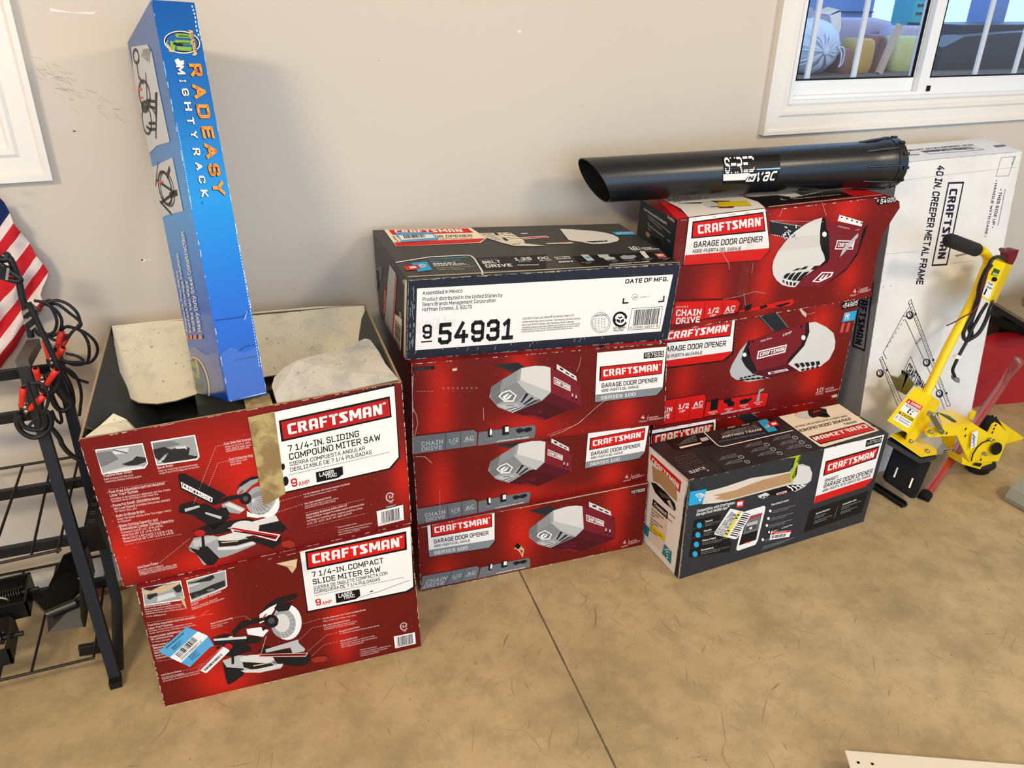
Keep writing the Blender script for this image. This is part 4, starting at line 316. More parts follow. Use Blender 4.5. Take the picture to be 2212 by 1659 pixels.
"R2f":[["p","black",1,[0,10000,3391,10000,3552,6622,3151,5988,0,6278]],["p","white",2,[0,10000,3355,10000,3451,6898,3393,6624,3045,6131,0,6440]],["p","redsign",3,[0,7105,3435,6904,3393,6624,3045,6131,0,6440]],["p","black",3,[0,10000,3226,9998,3237,8446,0,8904]],["p","redsign",4,[0,10000,3194,9888,3192,8564,0,9043]],["s","white",5,[149,9201,3020,8981,183,9901]],["t","white",5,"®",[2999,9396,3128,9393,2999,9625],0],["t","ink",4,"GARAGE DOOR OPENER",[0,7987,3087,7545,0,8536],0.008],["t","ink",4,"ABRE-PUERTA del GARAJE",[0,7371,1957,7124,0,7712],0],["p","rail",1,[4484,10000,5455,10000,6260,8333,5561,8092]],["l","g3",2,0.0025,[5457,10000,6265,8280],0.005],["l","g3",2,0.002,[4635,9920,5494,8217],0.006],["p","g4",2,[4192,7608,3877,6879,3559,5506,3489,4888,3598,4310,3906,3823,4602,3364,5722,3389,4759,4127,4382,5332,4011,5884,4032,6616]],["p","g5",2,[7262,8483,7729,8423,8393,7728,8901,6953,9120,6049,9164,5294,8982,4278,8508,3667,7391,3498,6646,4497,6561,4771,7340,6173,7408,7407]],["p","ink",3,[4192,7608,4316,7723,4319,6730,4635,5566,4978,4162,4759,4127,4297,5039,4011,5884,4032,6616]],["p","ink",3,[7180,8458,7346,8509,7486,7487,7340,6173,6964,5337,6637,4586,6523,4568,6544,4938,7160,6229,7259,7453]],["p","burg",3,[4242,7644,7180,8458,7259,7453,7112,6402,6544,4938,6523,4568,7199,3647,5719,3423,4916,4237,4692,5227,4282,6532]],["p","burg2",4,[4744,4295,6527,4535,7227,3660,5719,3423]],["p","white",5,[7314,6999,7317,6921,7308,6854,7287,6805,7258,6778,7223,6777,7184,6801,7147,6848,7115,6914,7090,6992,7076,7073,7073,7152,7082,7218,7102,7267,7132,7294,7167,7295,7205,7271,7242,7224,7275,7158,7300,7081]],["p","white",5,[4237,6284,4238,6218,4228,6163,4209,6122,4182,6101,4150,6102,4117,6123,4085,6164,4057,6220,4038,6286,4027,6355,4027,6420,4037,6476,4056,6516,4083,6537,4114,6536,4148,6515,4179,6474,4207,6418,4227,6353]],["p","black",5,[4524,7498,4523,7470,4516,7446,4503,7429,4485,7422,4465,7424,4444,7435,4424,7455,4408,7482,4396,7512,4390,7542,4391,7571,4398,7595,4411,7611,4429,7619,4449,7617,4470,7605,4489,7585,4506,7559,4518,7529]],["p","black",5,[7038,8183,7038,8155,7030,8131,7017,8115,6999,8107,6977,8109,6955,8121,6934,8140,6916,8166,6903,8196,6897,8227,6897,8255,6904,8279,6917,8295,6936,8303,6957,8301,6979,8289,7000,8269,7018,8243,7031,8214]],["p","white",5,[4821,6458,6344,6645,6328,5838,4812,5614]],["p","burg",6,[4887,6331,6285,6507,6259,5967,4883,5750]],["s","white",7,[4938,5869,6234,6049,4948,6257]],["t","white",5,"1/2 HP",[6015,7533,6464,7702,6015,7769],0.03],["t","white",5,"Chain Drive",[4863,7334,5441,7489,4863,7506],0],["p","white",5,[5550,4024,6571,4089,6710,3859,5629,3780]],["p","burg",6,[5667,3985,6520,4030,6591,3898,5738,3831]],["t","white",7,"CRAFTSMAN",[5909,3829,6475,3903,5909,3986],0.03],["p","ink",4,[6942,4433,7141,4477,7328,4094,7230,3909]],["p","ink",4,[7249,4400,7451,4433,7615,4057,7498,3877]],["p","ink",4,[7558,4366,7762,4388,7904,4019,7768,3846]],["p","ink",4,[7869,4333,8076,4343,8195,3982,8040,3814]],["p","ink",4,[8183,4299,8393,4298,8488,3945,8314,3782]],["p","ink",4,[7400,3691,7535,3811,7674,3626,7508,3515]],["p","ink",4,[7682,3710,7820,3807,7934,3641,7779,3527]],["p","ink",4,[7966,3729,8107,3804,8196,3656,8053,3538]],["p","ink",4,[8251,3748,8396,3800,8459,3672,8328,3550]],["p","ink",4,[4061,3932,4190,4018,4258,3864,4126,3801]],["p","ink",4,[4021,3750,4262,3808,4387,3624,4197,3602]],["p","ink",4,[4266,3959,4397,4034,4487,3884,4343,3824]],["p","ink",4,[4309,3705,4540,3778,4679,3567,4487,3557]],["p","ink",4,[4473,3986,4605,4050,4717,3903,4562,3847]],["p","ink",4,[4599,3660,4819,3748,4973,3510,4778,3511]],["p","ink",4,[4680,4013,4814,4065,4949,3922,4781,3870]],["p","ink",4,[4892,3615,5100,3718,5270,3454,5072,3466]],["p","ink",4,[4888,4040,5024,4081,5181,3941,5001,3893]],["p","ink",4,[5186,3569,5384,3688,5568,3397,5368,3421]],["p","black",3,[9016,9887,9967,9915,9995,9252,9070,9216]],["t","white",4,"54985",[9205,9328,9945,9398,9205,9799],0.02],["t","white",4,"9",[9106,9408,9182,9416,9106,9659],0],["p","cyan",3,[9295,8845,10000,8883,10000,7945,9262,7924]],["l","white",4,0.003,[9570,8473,9551,8517,9527,8555,9499,8584,9471,8602,9444,8607,9420,8599,9401,8578,9388,8547],0],["l","white",4,0.003,[9636,8503,9602,8583,9559,8651,9510,8702,9460,8734,9411,8742,9369,8728,9335,8691,9312,8635],0],["p","white",4,[9391,8562,9590,8556,9588,8198,9525,8216,9517,8424,9457,8421,9453,8217,9391,8235]],["t","white",4,"Compatible",[9362,8079,9692,8096,9362,8175],0],["l","pink2",3,0.0022,[9283,7752,9924,7709],0.02],["l","pink2",3,0.0022,[9281,7650,9922,7606],0.02],["l","pink2",3,0.0022,[9279,7547,9921,7504],0.02],["l","pink2",3,0.0022,[9276,7444,9919,7401],0.02],["l","pink2",3,0.0022,[9274,7341,9917,7297],0.02],["l","pink2",3,0.0022,[9272,7238,9915,7194],0.02],["l","pink2",3,0.0022,[9270,7135,9913,7091],0.02],["l","pink2",3,0.0022,[9268,7031,9911,6987],0.02],["l","pink2",3,0.0022,[9265,6928,9910,6884],0.02],["t","pink",4,"10",[8586,858,8964,895,8586,1347],0.03],["t","pink",4,"YEAR",[8565,606,8952,629,8565,781],0.02],["l","pink",4,0.0012,[9008,521,9015,1416],0],["t","pink",4,"MOTOR",[9140,985,9627,1001,9140,1218],0.03],["t","pink",4,"WARRANTY",[9149,702,9911,745,9149,912],0.03],["p","dred",1,[58,3039,2368,2912,2528,2500,2451,2084,5741,1949,5894,1541,5833,323,2411,296,202,230]],["p","redsign",2,[115,2907,2347,2843,2458,2526,2435,344,248,327]],["p","redsign",2,[2540,1939,5722,1845,5805,1571,5768,402,2484,405]],["l","dred",3,0.0012,[965,2836,961,391],0],["l","dred",3,0.0012,[1723,2796,1716,386],0],["t","white",4,"CHAIN",[0,1621,817,1577,0,2135],0.03],["t","white",4,"DRIVE",[15,930,726,913,15,1449],0.03],["t","white",4,"1/2",[1117,1710,1638,1659,1117,2258],0.03],["t","white",4,"HP",[1207,1316,1478,1292,1207,1569],0],["t","white",4,"AC",[1867,1741,2344,1698,1867,2221],0.03],["t","white",4,"MOTOR",[1821,1477,2334,1455,1821,1661],0.03],["p","dark",4,[2743,2088,3125,2151,3144,989,2768,957]],["p","dark",4,[3402,1906,3781,1938,3864,1573,4015,1408,3990,1023,3716,1009,3600,1444,3428,1561]],["p","dark",4,[4258,1490,4583,1600,4759,1505,4915,1652,4911,1374,4708,1108,4346,1089]],["p","g3",4,[5251,2338,5530,2387,5468,2131,5332,2066,5360,1107,5191,1086]],["t","white",4,"MOTION CONTROL",[2678,708,3167,671,2678,836],0],["t","white",4,"PANEL",[2800,504,3072,484,2800,621],0],["t","white",4,"MOTION CONTROL",[3533,735,3977,703,3533,863],0],["t","white",4,"PANEL",[3658,532,3880,515,3658,648],0],["t","white",4,"MOTION CONTROL",[4309,854,4789,819,4309,981],0],["t","white",4,"PANEL",[4438,650,4692,632,4438,766],0],["t","white",4,"MOTION CONTROL",[5065,905,5553,870,5065,1033],0],["t","white",4,"PANEL",[5196,701,5455,683,5196,818],0],["t","white",4,"ACCESSORIES INCLUDED",[3358,288,4942,348,3358,452],0.03],["p","scuff",6,[6644,10000,6754,10000,7101,9449,7117,9038,6878,9416]],["l","scuff",7,0.0008,[7059,9310,7561,9411],0],["p","scuff",1,[9563,233,9896,355,10000,0,9693,0]]],
"R1f":[["p","black",1,[0,10000,3206,10000,3471,6784,0,7522]],["p","white",2,[0,10000,3170,10000,3393,6817,13,7497]],["p","black",3,[8,9674,3095,9725,3230,6886,73,7472]],["p","redsign",4,[76,9498,3024,9603,3086,7961,62,8190]],["s","white",5,[201,8513,2933,8584,182,9459]],["t","white",5,"®",[2917,9210,3053,9222,2917,9463],0],["p","rail",2,[4199,10000,5023,10000,5659,9024,4884,8923]],["l","g3",3,0.002,[5068,10000,5418,9502],0.004]],
"Ff":[["p","white",2,[6489,10000,9735,10000,9767,5210,9758,5101,9490,4432,6600,4131]],["p","redsign",3,[6599,4930,9749,5267,9758,5101,9490,4432,6600,4131]],["p","dark",3,[8764,9807,9655,9847,9671,9169,8803,9098]],["t","g4",4,"57918",[8983,9308,9629,9323,8983,9706],0.015],["t","g4",4,"9",[8865,9318,8958,9319,8865,9545],0],["p","black",3,[6719,8593,9637,8852,9628,7465,6754,7014]],["p","redsign",4,[6796,8433,9584,8669,9558,7619,6805,7121]],["s","white",5,[6936,7455,9452,7689,6917,8172]],["t","white",5,"®",[9407,8256,9518,8275,9407,8469],0],["t","ink",4,"SMART",[6924,6235,7651,6278,6924,6619],0],["t","ink",4,"GARAGE DOOR OPENER",[6939,5610,9651,5834,6939,6143],0.006],["t","ink",4,"ABRE-PUERTA INTELIGENTE DEL GARAJE",[6914,5168,9608,5463,6914,5461],0],["p","dark",2,[6498,3421,9762,3739,9693,1299,6402,977]],["t","white",4,"System Requires:",[6853,2744,7637,2850,6853,2946],0.02],["t","g3",4,"Wi-Fi 802.11 network",[6842,2440,7444,2501,6842,2572],0],["t","g3",4,"with home router",[6818,2246,7374,2301,6818,2378],0],["t","g3",4,"secure wireless password for setup",[6878,1925,7861,2016,6878,2058],0],["t","g3",4,"broadband connection",[6858,1699,7558,1762,6858,1832],0],["l","g3",4,0.001,[8081,3019,8032,1611],0],["t","white",4,"Compatible with:",[8344,2915,9126,3041,8344,3122],0.02],["t","g3",4,"Apple and Android smartphones, tablets",[8333,2635,9436,2749,8333,2770],0],["t","g3",4,"and computers",[8338,2412,8816,2459,8338,2547],0],["t","g3",4,"most garage doors made after",[8355,2094,9270,2181,8355,2229],0],["t","g3",4,"photo eyes are needed",[8357,1900,8933,1953,8357,2036],0],["p","ink2",1,[0,10000,51,7606,854,7693,912,8597,410,8838]],["p","cyan",2,[74,8899,848,8770,820,8297,704,7422,70,7537]],["l","white",3,0.004,[504,8060,517,8077,533,8086,551,8087,570,8081,589,8067,607,8046,625,8019,642,7986],0],["l","white",3,0.004,[435,8233,461,8264,491,8282,524,8285,559,8273,595,8247,631,8207,664,8155,695,8094],0],["l","white",3,0.004,[367,8405,405,8451,449,8477,497,8481,549,8464,602,8426,654,8368,703,8292,749,8201],0],["p","white",3,[628,7816,627,7787,622,7764,613,7748,601,7741,588,7744,574,7756,560,7777,549,7804,541,7834,537,7865,538,7893,543,7917,552,7933,564,7940,577,7937,591,7925,605,7904,616,7877,624,7847]],["p","g4",3,[4867,8471,5026,9001,5459,8935,5880,8458,6106,7661,6141,6952,5861,6340,5389,6062,4719,7196]],["p","g5",4,[5282,8875,5880,8458,6106,7661,6123,6835,5713,6545,5172,6957,5002,8036]],["p","g5",4,[3409,6724,3785,6853,4051,6561,3890,6339,3716,6273,3488,6497]],["p","black",4,[3817,6836,4990,6928,5273,6276,4388,6191,4057,6496]],["l","white",6,0.004,[4900,6914,5112,6639,5243,6267],0],["l","white",6,0.004,[5143,6823,5340,6593,5448,6333],0],["l","white",6,0.004,[5388,6731,5569,6546,5654,6400],0],["l","white",6,0.004,[5635,6637,5800,6499,5860,6467],0],["p","ink",5,[3607,6494,3693,6533,3764,6408,3650,6347]],["p","ink",5,[3765,6469,3851,6509,3910,6390,3807,6335]],["p","ink",5,[3923,6445,4010,6484,4056,6372,3964,6323]],["p","ink",5,[4082,6420,4169,6460,4203,6354,4122,6311]],["p","black",4,[4919,7028,5699,6679,6018,6637,5317,6151]],["p","white",6,[4364,6454,4880,6487,4933,6271,4412,6266]],["p","redsign",7,[4416,6413,4856,6425,4884,6322,4439,6301]],["p","tear",5,[708,7361,752,8041,805,8560,1246,8538,1744,8570,2920,8792,4110,8549,4899,8455,5146,7220,5010,7043,3651,7023,1907,6999,1332,7135]],["p","kraft",6,[1248,7597,1522,7686,1168,7994,2184,7926,2969,8171,3542,8295,4880,8343,5113,7237,3638,7177,2242,7117,1780,7188]],["t","white",4,"Compatible with Craftsman",[498,6649,2296,6518,498,6942],0.03],["t","white",4,"Garage Door Mobile App™",[489,6296,2048,6194,489,6591],0.03],["p","redsign",4,[2372,6743,2706,6705,2773,6583,2743,5987,2408,6016]],["p","white",5,[2424,6593,2687,6569,2687,6264,2429,6285]],["t","white",5,"CRAFTSMAN",[2450,6151,2710,6116,2450,6240],0],["p","dark",2,[443,5904,1647,5752,1702,5781,1696,4987,410,5138]],["p","cyan",4,[818,5175,817,5085,803,5012,779,4961,745,4940,706,4949,666,4987,628,5051,596,5135,574,5230,563,5326,564,5415,577,5488,602,5538,635,5560,674,5552,714,5514,752,5450,784,5367,806,5272]],["t","white",4,"Control",[958,5384,1312,5343,958,5573],0.03],["t","g3",4,"Open, close and monitor your garage door",[971,5170,1719,5080,971,5271],0],["t","g3",4,"from anywhere",[980,5005,1267,4970,980,5107],0],["p","dark",2,[426,4946,1626,4781,1769,4759,1764,3952,394,4145]],["p","cyan",4,[804,4201,803,4110,789,4036,764,3985,731,3964,692,3974,651,4013,612,4079,580,4164,558,4261,546,4359,548,4449,561,4523,586,4573,620,4595,658,4586,699,4547,737,4482,769,4397,793,4300]],["t","white",4,"Security",[946,4411,1321,4361,946,4603],0.03],["t","g3",4,"Open, close and monitor your garage door",[958,4194,1714,4090,958,4296],0],["t","g3",4,"from anywhere",[968,4027,1257,3986,968,4130],0],["p","dark",2,[408,3976,1606,3798,2381,3538,2332,2547,377,3138]],["p","cyan",4,[790,3215,789,3122,775,3047,750,2996,716,2975,676,2986,635,3026,597,3094,564,3181,541,3279,530,3379,531,3470,545,3545,570,3595,604,3616,643,3607,684,3566,723,3500,755,3413,778,3315]],["t","white",4,"Peace of mind",[933,3425,1576,3328,933,3619],0.03],["t","g3",4,"Open, close and monitor your garage door",[946,3204,2367,2984,946,3308],0],["t","g3",4,"from anywhere",[955,3035,1898,2886,955,3139],0],["p","dark",2,[390,2992,1585,2801,2461,2414,2413,1408,360,2117]],["p","cyan",4,[776,2214,775,2121,761,2045,735,1994,701,1973,661,1984,619,2026,580,2095,548,2184,525,2284,513,2385,514,2478,528,2553,554,2604,588,2625,627,2614,669,2573,708,2505,740,2416,764,2316]],["t","white",4,"Convenience",[920,2425,1540,2322,920,2623],0.03],["t","g3",4,"Open, close and monitor your garage door",[933,2201,2368,1954,933,2307],0],["t","g3",4,"from anywhere",[943,2029,1895,1863,943,2135],0],["p","white",4,[2894,5406,3816,5469,3920,5323,3936,4998,3834,1703,3744,1298,2853,1213,2747,1413,2745,1676]],["p","dark",5,[3033,4764,3805,4757,3726,1877,2851,1803]],["p","grey2",6,[3052,4753,3805,4757,3760,2926,2968,2896]],["p","redsign",7,[3017,4584,3811,4691,3809,4501,3020,4394]],["p","g4",7,[3090,4036,3634,4057,3625,3073,3069,3155]],["p","greyd",8,[3085,3721,3636,3672,3634,3106,3069,3155]],["p","white",9,[3253,3518,3393,3510,3394,3278,3259,3283]],["p","dark",7,[2948,2844,3737,2836,3726,1877,2851,1803]],["p","redsign",8,[3133,1950,3441,1951,3452,1813,3131,1821]],["t","white",4,"The setup is easy:",[4202,5226,5127,5252,4202,5452],0.03],["p","white",4,[4293,4641,4294,4593,4288,4554,4275,4527,4257,4516,4236,4521,4213,4542,4191,4576,4172,4621,4158,4672,4150,4723,4149,4771,4155,4810,4168,4837,4185,4848,4207,4843,4229,4823,4251,4789,4270,4744,4285,4693]],["t","g3",4,"Connect the Smart Garage Door Opener",[4359,4527,5551,4503,4359,4661],0],["t","g3",4,"to your network",[4357,4349,5190,4319,4357,4484],0],["p","white",4,[4273,3846,4274,3797,4268,3758,4255,3731,4237,3720,4216,3725,4193,3746,4170,3781,4151,3826,4137,3878,4129,3930,4128,3979,4134,4018,4147,4045,4165,4056,4186,4051,4209,4030,4231,3995,4250,3950,4265,3898]],["t","g3",4,"Connect the Smart Garage Door Opener",[4339,3729,5540,3689,4339,3865],0],["t","g3",4,"to your network",[4337,3549,5176,3508,4337,3686],0],["p","white",4,[4259,3103,4261,3054,4254,3014,4242,2987,4224,2976,4202,2982,4179,3003,4156,3039,4137,3085,4123,3137,4115,3190,4114,3239,4120,3279,4133,3305,4151,3317,4172,3311,4195,3290,4218,3254,4237,3208,4251,3156]],["t","g3",4,"Connect the Smart Garage Door Opener",[4326,2984,5535,2930,4326,3122],0],["t","g3",4,"to your network",[4324,2803,5169,2751,4324,2941],0],["p","white",4,[4183,1588,4184,1538,4177,1498,4165,1471,4146,1460,4124,1466,4101,1489,4078,1526,4059,1573,4044,1626,4036,1681,4035,1730,4041,1770,4054,1797,4073,1808,4094,1802,4118,1780,4140,1743,4160,1696,4174,1642]],["t","g3",4,"Connect the Smart Garage Door Opener",[4250,1466,5475,1380,4250,1606],0],["t","g3",4,"to your network",[4248,1281,5104,1207,4248,1422],0],["p","black",4,[4299,2465,4835,2465,4848,2126,4297,2138]],["p","white",5,[4429,2280,4430,2238,4426,2204,4417,2180,4404,2170,4388,2173,4371,2190,4354,2219,4340,2257,4328,2301,4322,2346,4321,2387,4325,2421,4334,2445,4347,2455,4362,2452,4380,2435,4396,2406,4411,2368,4422,2325]],["t","white",5,"App Store",[4485,2219,4828,2205,4485,2386],0],["t","white",5,"Google Play",[5140,2279,5621,2291,5140,2448],0],["p","white",5,[5051,2399,5126,2287,5068,2230]],["t","g3",4,"Internet connection and smartphone required for app use.",[4198,779,5952,696,4198,878],0],["t","g3",4,"Internet connection and smartphone required for app use.",[4174,620,5666,606,4174,720],0],["t","g3",4,"Internet connection and smartphone required for app use.",[4150,461,5380,516,4150,561],0]],
